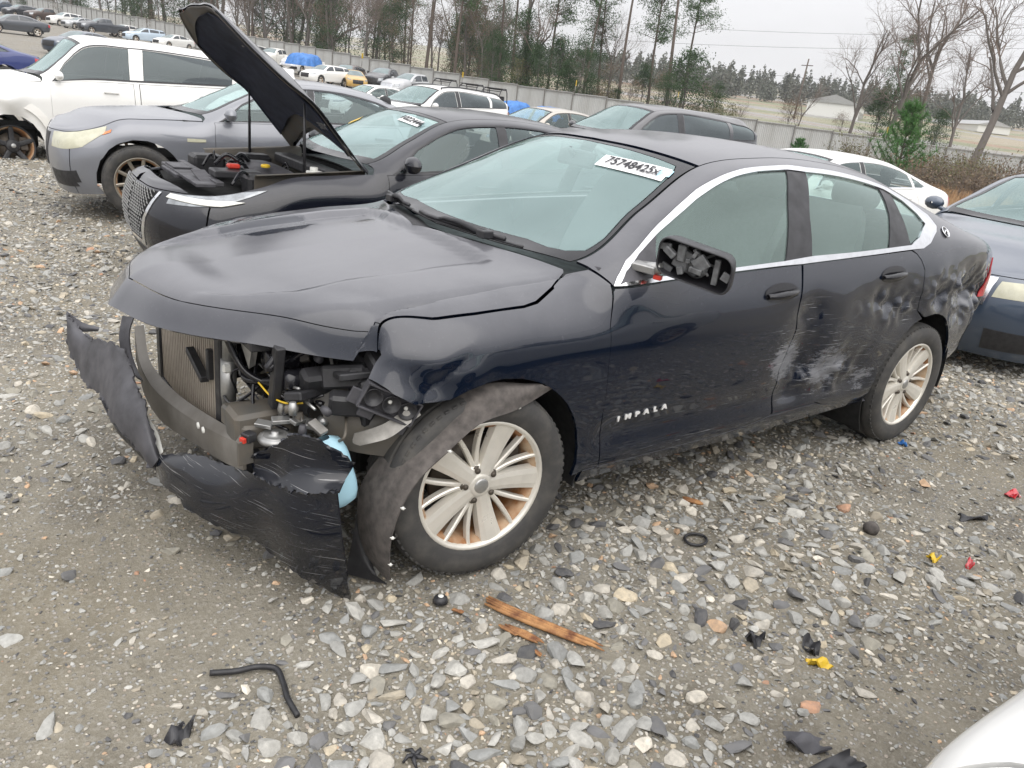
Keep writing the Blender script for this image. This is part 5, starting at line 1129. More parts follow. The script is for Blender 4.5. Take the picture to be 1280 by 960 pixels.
        hlp = hl or [(1.25, 4.05), (1.25, 4.8), (2.55, 4.85), (3.05, 4.55), (2.2, 4.1)]
        for far in (False, True):
            mm = (lambda p: B.mirror(p)) if far else (lambda p: p)
            P('headlight', mm(hlp), lamps, .004, .02)
            P('tail_light', mm([(S-2.6, 3.2), (S-2.5, 4.7), (S-1.2, 4.7), (S-1.2, 3.2)]), tail, .004, .02)
        if grille:
            P('grille', [(0., 2.1), (0., 4.6), (.95, 4.6), (.9, 2.1)], 'plastic', .004, .03); P('grille', B.mirror([(0., 2.1), (0., 4.6), (.95, 4.6), (.9, 2.1)]), 'plastic', .004, .03)
            P('lower_intake', [(1.1, .8), (1.1, 2.), (1.9, 2.), (2.2, 1.0)], 'plastic', .004, .02); P('lower_intake', B.mirror([(1.1, .8), (1.1, 2.), (1.9, 2.), (2.2, 1.0)]), 'plastic', .004, .02)
        L = lambda u, v: B.ev([(u, v)])[0]
        xe = float(B.F[..., 0].max())
        MB().box(((.9*sx+xe)/2-.2, 0, .36*sz), (xe-1.3*sx, 1.45*sy, .22*sz)).box((-.1, 0, .40*sz), (1.0*sx, .9*sy, .3*sz)).box((WB, 0, .42*sz), (1.0, .9*sy, .3*sz)).box((.5*sx, 0, .65*sz), (.06, 1.5*sy, .6*sz)).build('underbody', MT['under'], root)
        if interior:
            dm = MT['seatb']
            for yy in (-.37*sy, .37*sy): seat(root, 1.32*sx, yy, .36*sz, dm)
            seat(root, 2.1*sx, 0, .40*sz, dm, wide=1.25*sy, back=.58)
            MB().grid([[(xx*sx, yy*sy, zz*sz-.03*(yy/.75)**2) for yy in np.linspace(-.76, .76, 9)] for xx, zz in ((.42, .985), (.7, .985), (.9, .94), (.93, .84), (.86, .5))], True, .01).build('dashboard', MT['trimblack'], root)
    else:
        # small in the picture: shell, dark glass, lamps
        low = [(0., 0.), (3.1, 0.)]+B.arc(.02*sx, zc, R, 188, -8, 7)+[(6.9, 0.), (11.2, 0.)]+B.arc(WB, zc, R, 190, -8, 7)+[(S-3.3 if kind == 'sedan' else S-2.3, 0.), (S, 0.)]
        P('body', low+[(S, VM/2), (0., VM/2)], pm, inset=0); P('body', B.mirror(low+[(S, VM/2), (0., VM/2)]), pm, inset=0)
        g_ = 'glassFar'
        for far in (False, True):
            mm = (lambda p: B.mirror(p)) if far else (lambda p: p)
            for w_, nm in zip(W, ('front_window', 'rear_window', 'quarter_window')): P(nm, mm(w_), g_, .008, .006, inset=0)
            P('headlight', mm([(1.25, 4.0), (1.25, 4.8), (2.55, 4.85), (3.05, 4.5), (2.2, 4.0)]), 'lampclear', .01, .01)
            P('tail_light', mm([(S-2.6, 3.2), (S-2.5, 4.7), (S-1.2, 4.7), (S-1.2, 3.2)]), 'red', .01, .01)
        P('windshield', ws, 'glassG' if False else MTW, .008, .006, inset=0); P('backlight', bl, g_, .008, .006, inset=0)
        if grille: P('grille', [(0., 2.1), (0., 4.5), (.95, 4.5), (.9, 2.1)], 'plastic', .01, .01); P('grille', B.mirror([(0., 2.1), (0., 4.5), (.95, 4.5), (.9, 2.1)]), 'plastic', .01, .01)
        MB().box((1.4*sx, 0, .38*sz), (3.9*sx, 1.4*sy, .25*sz)).build('underbody', MT['under'], root)
    ws_ = min(sx, sz)*1.0; hw = (.795*sy)
    for i, (xx, yy) in enumerate(((.006, -hw), (WB, -hw), (.006, hw), (WB, hw))):
        if wheels[i]: wheel(root, (xx, yy, .343*ws_), rims, 0, 0, ws_, right=yy > 0, roll=.3*i, plain=detail < 2)
    return c
MTW = simple('far_windshield', (.16, .21, .215), .08, var=.4, scale=2, bmp=0, spec=.8)

# ------------------------------------------------------------------ black sedan with its bonnet up
def boxes(items, nm, mat, par, bev=.15):
    b = MB()
    for it in items: b.box(it[0], it[1], it[2] if len(it) > 2 else None, bev)
    return b.build(nm, mat, par)
cad = make_car('open_hood_sedan', 'black luxury sedan with its hood propped wide open behind the wreck', 'car', 'sedan', 'black', (.90, 3.52, -.025), (1, 1, 1.0), glassm='glassG', hood_open=True, grid=remap(SEDAN, [(-1.02, -1.15), (-.38, -.44), (0, 0), (4, 4)], 1.04), lamps='lampclear', zoff=-.085, grille=False)
cr = cad.root; Bc = cad.B
hinge = np.array([.40, 0, 1.03])
hoodp = [(1.05, 5.), (6.0, 5.), (6., 15.), (1.05, 15.)]
ho = empty('hood', tuple(hinge)); ho.parent = cr; ho.rotation_euler = (0, radians(53), 0)
Bc.panel('hood_skin', hoodp, MT['black'], ho, 0, .012, (), (1/8, 1/5), .002, org=hinge)
Bc.panel('hood_inner', [(1.15, 5.15), (5.9, 5.15), (5.9, 14.85), (1.15, 14.85)], MT['frame'], ho, -.022, .004, (), (1/8, 1/4), .002, org=hinge)
Bc.panel('hood_insulation', [(2.2, 6.3), (5.5, 5.7), (5.5, 14.3), (2.2, 13.7)], MT['pad'], ho, -.036, .010, (), (1/8, 1/4), .002, org=hinge)
# moulded letter pair on the pad
q = (4.9, 7.2); e_ = Bc.ev([q])[0]-hinge-Bc.nrm([q])[0]*.056; lt = text('VSE', 'pad_lettering', 'alu', ho, tuple(e_), (0, 1, 0), (-1, 0, -.12), .075, .002, 0, .003, 1.3)
boxes([((-1.0, 0, -.07), (.05, .12, .03)), ((-1.02, 0, -.085), (.02, .05, .03))], 'hood_latch', MT['steel'], ho)
rods = MB()
def rod(y, x0, f):
    top = hinge+np.array(Matrix.Rotation(radians(53), 3, 'Y') @ Vector((-.62, y, -.10))); b0 = np.array([x0, y*1.02, .93]); return [tuple(b0), tuple(b0*.5+top*.5), tuple(top)]
for y in (-.66, .66): MB().tube(rod(y, -.05, 0), [.012, .012, .007], 8).build('hood_strut', MT['trimblack'], cr)
# engine bay
MB().grid([[(x, y, .72+.05*(abs(y) > .6)) for y in np.linspace(-.74, .74, 9)] for x in np.linspace(-.78, .42, 9)], True, .02).build('engine_bay_floor', MT['under'], cr)
for sg in (-1, 1):
    MB().grid([[(x, sg*(yy-.0*x), z) for yy, z in ((.755, .955+.08*(x+.3)), (.70, .95+.08*(x+.3)), (.68, .90), (.66, .75))] for x in np.linspace(-.42, .42, 8)], True, .006).build('bay_edge', MT['frame'], cr)
G = []
for i, x in enumerate(np.linspace(-.40, .12, 8)):
    s_ = sin(pi*(.12+.76*i/7)); G.append([(x, y, .80+.15*s_*sqrt(max(0, 1-(y/.36)**4))) for y in np.linspace(-.36, .36, 11)])
MB().grid(G, True, .03).build('engine_cover', MT['greyplastic'], cr)
boxes([((-.72, 0, .835), (.14, 1.15, .025)), ((-.63, 0, .85), (.05, 1.2, .03)), ((-.79, .2, .82), (.05, .5, .03)), ((-.68, -.33, .86), (.10, .35, .012), Matrix.Rotation(.15, 3, 'X')), ((-.70, .32, .855), (.16, .32, .012))], 'radiator_shroud', MT['greyplastic'], cr)
boxes([((-.30, -.55, .84), (.30, .20, .16)), ((-.45, .52, .85), (.25, .24, .16)), ((-.05, .56, .86), (.26, .2, .18)), ((.22, 0, .93), (.16, 1.2, .08)), ((.1, -.52, .85), (.25, .26, .14))], 'bay_box', MT['plastic'], cr)
boxes([((-.46, -.36, .90), (.34, .20, .05))], 'fuse_box_lid', MT['trimblack'], cr)
MB().box((-.46, -.30, .945), (.09, .07, .035), None, .3).build('red_terminal_cap', MT['redplastic'], cr)
MB().lathe([(.032, 0), (.036, .012), (.03, .022), (.022, .022), (.02, .016), (0, .016)], 18, 'Z', (-.22, -.30, .945)).build('yellow_filler_cap', MT['yellowplastic'], cr)
MB().box((.06, -.60, .93), (.14, .13, .08), None, .25).lathe([(.03, 0), (.03, .03), (0, .03)], 12, 'Z', (.05, -.6, .97)).build('coolant_tank', MT['whiteplastic'], cr)
b = MB(); r_ = random.Random(4)
for i in range(16):
    p0 = Vector((r_.uniform(-.6, .3), r_.uniform(-.62, .62), r_.uniform(.86, .95))); p1 = p0+Vector((r_.uniform(-.3, .3), r_.uniform(-.3, .3), r_.uniform(-.06, .04))); b.tube(spline([p0, (p0+p1)/2+Vector((0, 0, .06)), p1], 5), r_.choice([.007, .011, .016]), 6, smooth=True)
b.build('bay_hoses', MT['gloss'], cr)
# mesh grille, chrome blades at the lamps
gp = [(0., 1.9), (0., 4.75), (.98, 4.75), (.80, 3.2), (.62, 1.9)]
for mm in (lambda p: p, Bc.mirror):
    Bc.panel('grille', mm(gp), MT['under'], cr, .002, .02, (), (1/8, 1/5), 0)
    b = MB()
    for i in range(9):
        for j in range(17):
            u = .06+.105*i+(.05 if j % 2 else 0); v = 2.0+.165*j
            if not inpoly([(u, v)], gp)[0]: continue
            q = mm([(u, v)])[0]; e = Vector(Bc.ev([q])[0]+Bc.nrm([q])[0]*.008); s_ = .021
            t1 = Vector((0, 1, 0)); t2 = Vector((0, 0, 1))
            b.tube([e-t1*s_, e+t2*s_*.7, e+t1*s_], .0035, 4, False)
    o = b.build('grille_mesh', MT['alu'], cr); o['kind'] = 'stuff'
    P_ = lambda nm, pl, m, off, th: Bc.panel(nm, mm(pl), MT[m], cr, off, th, (), (1/8, 1/5), 0)
    P_('grille_frame', [(0., 1.65), (0., 1.88), (.62, 1.88), (.82, 3.2), (1.0, 4.75), (1.06, 4.75), (.9, 3.2), (.70, 1.65)], 'chrome', .006, .012)
    P_('lamp_blade', [(1.2, 4.45), (1.25, 4.75), (2.3, 4.3), (2.6, 4.0), (2.2, 4.0)], 'whiteplastic', .012, .01)
    P_('fog_pocket', [(1.2, 1.6), (1.2, 2.9), (2.2, 3.0), (2.4, 2.0)], 'gloss', .005, .01)
    P_('lower_mesh', [(0., .5), (0., 1.4), (1.8, 1.4), (1.6, .5)], 'plastic', .004, .01)
# stickers on its windscreen
ysb = Bc.panel('yellow_sticker', [(8.05, 11.2), (8.3, 11.1), (8.45, 11.65), (8.2, 11.8)], MT['yellowplastic'], cr, .004, .001, (), (.1, .1), 0)
ps = Bc.panel('lot_sticker', [(8.72, 8.42), (8.78, 9.25), (8.55, 9.3), (8.5, 8.4)], MT['paper'], cr, .004, .001, (), (.1, .1), 0)
q = Bc.ev([(8.645, 8.84)])[0]; n = Bc.nrm([(8.645, 8.84)])[0]; e1 = Bc.ev([(8.72, 8.42)])[0]-Bc.ev([(8.78, 9.25)])[0]; e2 = Bc.ev([(8.75, 8.84)])[0]-Bc.ev([(8.5, 8.84)])[0]
text('1022444', 'sticker_lettering', 'ink', ps, tuple(q+n*.007), e1*-1 if np.dot(np.cross(e1, e2), n) < 0 else e1, e2, .085, .0003, 0, .002)
# ------------------------------------------------------------------ the rest of the near row
bmw = make_car('grey_sedan', 'grey four door sedan with yellowed headlamp and orange side marker beside the white pickup', 'car', 'sedan', 'grey', (.36, 6.45, -.13), (1, 1, 1), grid=remap(SEDAN, [(-1.02, -.80), (-.6, -.52), (0, 0), (.42, .60), (.51, .70), (1.2, 1.34), (1.6, 1.68), (2.837, 2.76), (4, 3.72)], .97, [(0, 0), (1.5, 1.44)]), zoff=.05, glassm='glassG', rims='ten', lamps='lamp', hl=[(1.2, 3.4), (1.15, 4.75), (2.4, 4.9), (3.25, 4.75), (3.1, 4.2), (2.4, 3.4)])
bmw.B.panel('side_marker', [(2.95, 4.0), (3.05, 4.22), (3.55, 4.30), (3.50, 4.1)], MT['orange'], bmw.root, .005, .008, (), (.1, .1), 0)
bmw.B.panel('side_repeater', [(5.7, 3.55), (5.7, 3.75), (6.15, 3.75), (6.15, 3.6)], MT['lamp'], bmw.root, .005, .008, (), (.1, .1), 0)
bmw.B.panel('fog_pocket', [(1.5, 1.2), (1.5, 2.0), (2.2, 2.1), (2.3, 1.3)], MT['plastic'], bmw.root, .004, .01, (), (.1, .1), 0)
def crumple(F, Nn):
    x, y, z = F[..., 0], F[..., 1], F[..., 2]; q = F.reshape(-1, 3); D = np.zeros_like(F)
    w = ((1-2*np.abs(wobble(q*[4, 3, 4])))*.10+.05*wobble(q*[9, 5, 9]+4)).reshape(x.shape)*np.clip((.30-x)/.3, 0, 1)*(y < .3)*np.clip((1.25-z)/.1, 0, 1)
    D[..., 1] += w*(y < -.3); return D
tun = make_car('white_pickup', 'white crew cab truck with crumpled front wing and bare broken front wheel', 'truck', 'suv', 'white', (-.48, 11.38, .02), (1., 1.06, 1.), glassm='glassD', pillar='white', rims='five', zoff=-.13, grid=remap(SUVG, [(-1.1, -1.25), (0, 0), (.42, .46), (.66, .70), (.82, .78), (1.2, 1.05), (1.6, 1.68), (2.05, 2.3), (2.837, 3.2), (3.6, 4.4)], 1., [(0, 0), (1.005, 1.22), (1.5, 1.90)]), wheels=(0, 1, 1, 1), disp=crumple, chrome=False, lamps='lampclear')
fw_ = empty('bare_wheel', (.02, -.80, .30)); fw_.parent = tun.root; fw_.rotation_euler = (radians(-10), 0, radians(10)); 
for k_, n_ in (('rim', 'rim'), ('barrel', 'rim_barrel'), ('brake', 'brake_disc'), ('cap', 'centre_cap')): link(n_, RIMS['dark'][k_], None, fw_).scale = (1.15,)*3
MB().grid([[(.02+(.56+.03*sin(3*a))*cos(radians(d)), -.985+.02*sin(a*5+d), .42+.56*sin(radians(d))+.02*sin(d)) for a, d in [(q, dd) for q in (0,)]]+[(.02+.46*cos(radians(dd)), -1.0, .42+.46*sin(radians(dd)))] for dd in np.linspace(10, 170, 14)], False, .008).build('torn_arch', MT['offwhite'], tun.root)
bs_ = make_car('blue_sedan', 'dark blue sedan at the far left edge behind the white truck', 'car', 'sedan', 'blue', (-1.95, 29.6, .05), (1, 1, 1), glassm='glassD', rims='five', interior=False)
nav = make_car('navy_sedan', 'dusty dark navy car with foggy headlamp parked behind the wreck on the right', 'car', 'suv', 'navy', (5.80, .05, -.04), (1, 1.0, 1.05), zoff=-.08, glassm='glassG', lamps='lamp', rims='ten', hl=[(1.05, 3.5), (1.1, 4.55), (2.5, 4.7), (3.4, 4.5), (2.2, 3.6)])
for mm in (lambda p: p, nav.B.mirror):
    nav.B.panel('grille_frame', mm([(.72, 3.0), (.86, 4.75), (1.02, 4.75), (.98, 3.0), (.55, 2.75), (0., 2.75), (0., 2.95), (.5, 2.95)]), MT['chrome'], nav.root, .01, .01, (), (.1, .1), 0)
wsd = make_car('white_sedan', 'white sedan half hidden behind the rear of the wreck, curved roofline only', 'car', 'sedan', 'white', (7.75, 4.35, -.13), (1, 1, 1), glassm='glassG', zoff=-.15, chrome=True)
bsv = make_car('black_suv', 'dusty black sport utility vehicle with dark windows behind the roof of the wreck', 'suv', 'suv', 'suvblack', (7.37, 7.56, -.07), (1, 1.03, 1.18), glassm='glassD', zoff=-.04)
bei = make_car('beige_sedan', 'beige sedan between the white crossover and the black suv', 'car', 'sedan', 'beige', (9.9, 13.3, .06), (.97, .97, 1), glassm='glassG')
wsu = make_car('white_crossover', 'white crossover with black roof rails and dark rear windows', 'suv', 'suv', 'white', (7.9, 15.4, .22), (1, 1.04, 1.13), glassm='glassD')
for sg in (-1, 1):
    pts = [tuple(wsu.B.ev([(u, 8.1 if sg < 0 else 11.9)])[0]+np.array([0, 0, .035])) for u in np.linspace(9.2, 14.6, 10)]; MB().tube([(pts[0][0], pts[0][1], pts[0][2]-.035)]+pts+[(pts[-1][0], pts[-1][1], pts[-1][2]-.04)], .018, 6).build('roof_rail', MT['trimblack'], wsu.root)
ws2 = make_car('pale_white_sedan', 'white sedan with creased hood in front of the silver pickup', 'car', 'sedan', 'white', (12.6, 28.6, .18), (1, 1, 1), glassm='glassG', interior=False)
wc = make_car('near_white_sedan', 'white car in the bottom right corner, only its front corner showing', 'car', 'sedan', 'white', (.22, -3.40, -.22), (1, 1, 1), glassm='glassG', rims='ten', hl=[(.75, 4.0), (.75, 4.5), (1.2, 4.5), (1.2, 4.0)])

# ------------------------------------------------------------------ vehicles of the far rows
def at(px, py, depth): 
    d = CF+CR*(px-640)/FPX-CU*(py-480)/FPX; return CAM+d*depth
def spot(px, depth):
    p = at(px, 60, depth); return float(p[0]), float(p[1])
def pickup(name, label, paint_, px, depth, head, group, sc=1.0, zoff=0., detail=1, tilt=(0, 0)):
    x, y = spot(px, depth)
    G = np.array([[list(p) for p in r] for r in SEDAN[:11]], float)
    G[:7, 5:, 2] += .06
    ex = []
    base = np.array(SEDAN[11], float)
    def st(xx, tops, wid=1.):
        r = base.copy(); r[:, 0] = xx; r[:, 1] *= wid
        for k, (yy, zz) in enumerate(tops): r[5+k] = (xx, yy*wid, zz)
        return r
    cab = [(.86, 1.09), (.77, 1.25), (.64, 1.42), (.55, 1.45), (.3, 1.48), (0, 1.49)]; bed = [(.88, 1.02), (.87, 1.05), (.84, 1.055), (.80, 1.03), (.3, .99), (0, .99)]
    low = [(.86, 1.09), (.79, 1.20), (.70, 1.27), (.58, 1.29), (.3, 1.30), (0, 1.30)]
    for xx, tp in ((1.9, cab), (2.15, cab), (2.25, low), (2.32, bed), (2.7, bed), (3.2, bed), (3.7, bed), (3.95, bed)): ex.append(st(xx, tp))
    e = ex[-1].copy(); e[:, 0] += .03; e[:, 1] = np.minimum(e[:, 1], .45); ex.append(e); e = e.copy(); e[:, 1] = 0; e[:, 0] += .01; ex.append(e)
    G = np.concatenate([G, np.array(ex)]); G *= np.array([1.12*sc, 1.08*sc, 1.28*sc])
    win = WIN_SUV[:]
    c = Car(); root = empty(name, (x, y, float(ter(x, y))+zoff), head, label, 'truck', group, *tilt)
    B = Body(G, 4, 4); S = B.S-1; VM = B.vmax; st_ = (1/3, 1/3); WB = 3.05*1.12*sc; zc = .36*1.15*sc; R = .46*sc; pm = MT[paint_]
    low_ = [(0., 0.), (3.0, 0.)]+B.arc(.02, zc, R, 186, -6, 7)+[(6.9, 0.), (11.0, 0.)]+B.arc(WB, zc, R, 186, -6, 7)+[(S-1.2, 0.), (S, 0.)]
    for far in (False, True):
        mm = (lambda p: B.mirror(p)) if far else (lambda p: p)
        B.panel('body', mm(low_+[(S, VM/2), (0., VM/2)]), pm, root, 0, .012, (), st_, 0)
        for w_, nm in ((win[0], 'front_window'), ([(10.1, 5.15), (10.12, 6.75), (11., 6.78), (12.2, 6.78), (12.2, 5.15)], 'rear_window')): B.panel(nm, mm(w_), MT['glassFar'], root, .008, .006, (), st_, 0)
        B.panel('headlight', mm([(1.25, 3.6), (1.25, 4.7), (2.3, 4.75), (2.5, 4.4), (2.2, 3.6)]), MT['lampclear'], root, .012, .01, (), st_, 0)
        B.panel('grille', mm([(0., 2.2), (0., 4.5), (1.1, 4.5), (1.1, 2.2)]), MT['chrome'] if paint_ in ('silver', 'white') else MT['plastic'], root, .012, .01, (), st_, 0)
        B.panel('tail_light', mm([(S-1.95, 3.4), (S-1.95, 5.0), (S-1.2, 5.0), (S-1.2, 3.4)]), MT['red'], root, .012, .01, (), st_, 0)
        sg = 1 if far else -1; e = B.ev([(7.5, 5.05)])[0]; MB().box((e[0], sg*(abs(e[1])+.14), e[2]+.12), (.09, .20, .24), None, .3).box((e[0], sg*abs(e[1]), e[2]+.05), (.05, .12, .05)).build('door_mirror', pm, root)
        for u_ in (7.05, 10.02, 12.3):
            q = [(u_, v) for v in np.linspace(1., 4.9, 7)]; q = [(q_[0], VM-q_[1]) for q_ in q] if far else q
            MB().tube([tuple(B.ev([a])[0]+B.nrm([a])[0]*.002) for a in q], .008, 4).build('door_seam', MT['under'], root)
    B.panel('windshield', [(7.1, 8.05), (8.95, 8.08), (8.95, VM-8.08), (7.1, VM-8.05)], MTW, root, .01, .006, (), st_, 0)
    MB().box((1.5*sc, 0, .55*sc), (4.3*sc, 1.3*sc, .35*sc)).box((-.95*sc, 0, .55*sc), (.3, 1.8*sc, .22)).build('underbody', MT['under'], root)
    for i, (xx, yy) in enumerate(((.02, -.82*sc), (WB, -.82*sc), (.02, .82*sc), (WB, .82*sc))): wheel(root, (xx, yy, .4*sc), 'five', 0, 0, 1.15*sc, right=yy > 0, plain=True)
    return root
GR = 'salvage cars parked along the fence'
def far_car(name, label, cat, kind, paint_, px, depth, head, scale=(1, 1, 1), zoff=0., tilt=(0, 0), rims='five'):
    x, y = spot(px, depth); return make_car(name, label, cat, kind, paint_, (x, y, head), scale, GR, 1, rims=rims, zoff=zoff, tilt=tilt)
H = lambda deg: radians(deg)
# left, up the slope
pickup('pickup_truck', 'dark blue pickup cut by the left edge at the top of the slope', 'navy', -4, 118, H(30), GR)
far_car('parked_suv', 'dark suv second in the row at the top left', 'suv', 'suv', 'suvblack', 18, 112, H(30), (1.05, 1.03, 1.2))
pickup('pickup_truck', 'dark brown pickup at the top left, nearest the fence gap', 'brown', 46, 106, H(28), GR)
far_car('parked_suv', 'white suv with open front beside the brown pickup at top left', 'suv', 'suv', 'white', 72, 104, H(28), (1.02, 1.03, 1.18))
far_car('parked_car', 'silver car between a white suv and the dark grey pickup', 'car', 'sedan', 'silver', 90, 100, H(28))
pickup('pickup_truck', 'dark grey pickup facing left near the top left fence', 'dgrey', 112, 92, H(14), GR)
far_car('parked_car', 'small white wrecked car right of the dark grey pickup', 'car', 'suv', 'white', 146, 97, H(35), (.9, .97, 1.02))
far_car('parked_car', 'pale blue sedan with orange at its tail near the raised hood', 'car', 'suv', 'ltblue', 166, 88, H(14), (1., 1, 1.08))
far_car('parked_car', 'white low car just left of the raised hood tip', 'car', 'sedan', 'white', 204, 84, H(30))
far_car('parked_car', 'small dark car behind the roof of the white truck', 'car', 'sedan', 'navy', 78, 46, H(35))
far_car('parked_car', 'grey car cut by the left edge above the blue sedan', 'car', 'sedan', 'dgrey', -4, 62, H(10))
# right of the raised hood
far_car('parked_suv', 'white suv directly right of the raised hood', 'suv', 'suv', 'white', 304, 82, H(40), (1.05, 1.03, 1.2))
pickup('pickup_truck', 'white pickup with smashed nose left of the tarped truck', 'offwhite', 330, 74, H(36), GR)
pickup('pickup_truck', 'white truck half under a blue tarp', 'white', 366, 70, H(40), GR)
far_car('parked_hatchback', 'white hatchback with broken front corner in the middle of the row', 'car', 'suv', 'white', 392, 58.5, H(22), (.9, .97, .98))
far_car('parked_suv', 'dark brown suv behind the white hatchback', 'suv', 'suv', 'brown', 428, 64, H(45), (1., 1.03, 1.12))
far_car('parked_car', 'yellow wrecked small car next to the silver pickup', 'car', 'suv', 'gold', 447, 60, H(75), (.85, .95, .95))
pickup('pickup_truck', 'black pickup with chrome grille between the yellow car and the silver pickup', 'suvblack', 472, 62, H(40), GR)
pickup('pickup_truck', 'silver crew cab pickup with chrome grille facing left', 'silver', 498, 55, H(20), GR)
# blue tarps
def tarp(label, px, depth, w_, d_, h_, z0=0., rz=0.):
    x, y = spot(px, depth); r = np.random.default_rng(int(px)); n = 17; G = []
    for i in range(n):
        row = []
        for j in range(n):
            a, b_ = 2*i/(n-1)-1, 2*j/(n-1)-1; m_ = max(abs(a), abs(b_)); z = h_*(1-m_**6)*(.9+.1*cos(3*a+2*b_)); e = 1+.10*sin(9*math.atan2(b_, a))*m_**3
            row.append((a*w_/2*e, b_*d_/2*e, z+.03*r.normal()*(1-m_)))
        G.append(row)
    o = MB().grid(G, True, .006).build('blue_tarp', MT['tarp'], None); o.location = (x, y, float(ter(x, y))+z0); o.rotation_euler = (0, 0, rz); tag(o, label, 'tarp', 'blue tarps over wrecks'); return o
tarp('rumpled blue tarp over the bonnet of the white truck in the middle row', 382, 67, 2.6, 2.3, 1.0, .95, .6)
tarp('low blue tarp beyond the white crossover by the fence', 652, 50, 2.2, 1.8, 1.3, 0.)
tarp('bright blue tarp above the beige sedan by the fence', 697, 46, 2.4, 1.8, 1.4, 0.)
# side by side buggies with roll cages
def buggy(label, px, depth, head):
    x, y = spot(px, depth); o = empty('utility_buggy', (x, y, float(ter(x, y))), head, label, 'buggy', 'roll cage buggies by the fence')
    boxes([((0, 0, .62), (2.5, 1.2, .30)), ((-.95, 0, .82), (.7, 1.25, .30), Matrix.Rotation(.2, 3, 'Y')), ((1.05, 0, .86), (.8, 1.3, .26))], 'body_tub', MT['plastic'], o)
    boxes([((.35, -.3, .95), (.5, .45, .15)), ((.6, -.3, 1.25), (.12, .45, .55)), ((.35, .3, .95), (.5, .45, .15)), ((.6, .3, 1.25), (.12, .45, .55))], 'bucket_seats', MT['seatb'], o)
    b = MB()
    for sg in (-1, 1): b.tube(spline([(-.75, .62*sg, .9), (-.35, .60*sg, 1.75), (.15, .58*sg, 1.95), (.75, .58*sg, 1.9), (1.0, .62*sg, .9)], 4), .03, 6)
    for xx, zz in ((-.30, 1.80), (.15, 1.95), (.75, 1.9)): b.tube([(xx, -.59, zz), (xx, .59, zz)], .028, 6)
    b.build('roll_cage', MT['trimblack'], o)
    MB().box((.25, 0, 1.97), (1.0, 1.2, .03)).build('cage_roof', MT['plastic'], o)
    for xx in (-.95, .95):
        for yy in (-.68, .68): wheel(o, (xx, yy, .34), 'five', 0, 0, .98, right=yy > 0, plain=True)
for px, d, l in ((558, 50, 'leftmost roll cage buggy left of the white crossover roof'), (592, 48, 'middle roll cage buggy behind the white crossover'), (622, 46.5, 'right roll cage buggy with flat roof behind the white crossover')): buggy(l, px, d, H(35))
# ------------------------------------------------------------------ sheet metal fence
fx = [(-40, -14, 165), (20, -6, 150), (56, 0, 140), (150, 17, 112), (280, 40, 92), (354, 52, 84), (451, 70, 76), (547, 88, 70), (660, 108, 66), (720, 116, 63), (820, 131, 61), (974, 154, 60), (1097, 172, 60), (1280, 196, 60), (1500, 226, 62), (1800, 262, 66)]
FP = spline(np.array([at(*q) for q in fx]), 24); sl_ = np.concatenate([[0], np.cumsum(np.linalg.norm(np.diff(FP[:, :2], axis=0), axis=1))])
fence = empty('metal_fence', (float(FP[0][0]), float(FP[0][1]), 0), 0, 'long pale corrugated metal fence along the back of the lot', 'fence'); F0 = np.array(fence.location)
fm_, t, b = nmat('galvanised_sheet'); g_ = N(t, 'ShaderNodeTexCoord'); n_ = noise(t, 1.2, 5, .6, g_.outputs['Object'], sc=(1, 1, .3))
t.links.new(mix(t, rng(t, n_, .35, .7), (.50, .51, .50), (.40, .40, .385)), b.inputs['Base Color']); b.inputs['Roughness'].default_value = .6; b.inputs['Metallic'].default_value = .15
bay = 3.0; nb = int(sl_[-1]/bay); Vc = []; 
cor = MB(); nr = 20
pr = []
for i in range(nr+1):
    for (f, dy) in ((0, 0), (.35, 0), (.5, .035), (.85, .035)):
        if i+f <= nr: pr.append(((i+f)/nr*bay, dy))
cor.grid([[(x, y, z) for z in (0, 1)] for x, y in pr], False); cme = bpy.data.meshes.new('fence_panel'); cme.from_pydata(cor.v, [], cor.f); cme.update(); cme.materials.append(fm_)
pme = MB().tube([(0, 0, 0), (0, 0, 1)], .05, 8); pm_ = bpy.data.meshes.new('post'); pm_.from_pydata(pme.v, [], pme.f); pm_.update(); pm_.materials.append(MT['steel'])
rme = MB().box((.5, -.03, 0), (1, .05, .07), None, .05); rm_ = bpy.data.meshes.new('rail'); rm_.from_pydata(rme.v, [], rme.f); rm_.update(); rm_.materials.append(MT['steel'])
for i in range(nb):
    pA, pB = [np.array([np.interp(s, sl_, FP[:, k_]) for k_ in range(3)]) for s in (i*bay, (i+1)*bay)]
    zA, zB = float(ter(pA[0], pA[1])), float(ter(pB[0], pB[1])); base = min(zA, zB)-.1; ht = (pA[2]+pB[2])/2-base; d = pB-pA; an = math.atan2(d[1], d[0]); L = np.hypot(d[0], d[1])
    if ht < .3: ht = .3
    o = link('fence_panel', cme, None, fence); o.location = Vector(pA)-Vector(F0); o.location.z = base; o.rotation_euler = (0, -math.atan2(pB[2]-pA[2], L)*.0, an); o.scale = (L/bay, 1, ht)
    o = link('post', pm_, None, fence); o.location = Vector(pA)-Vector(F0)+Vector((sin(an)*.06, -cos(an)*.06, 0)); o.location.z = base; o.scale = (1, 1, pA[2]-base+.08)
    for hz in (.97, .12):
        o = link('rail', rm_, None, fence); o.location = Vector(pA)-Vector(F0)+Vector((sin(an)*.02, -cos(an)*.02, 0)); o.location.z = base+ht*hz; o.rotation_euler = (0, 0, an); o.scale = (L, 1, 1)
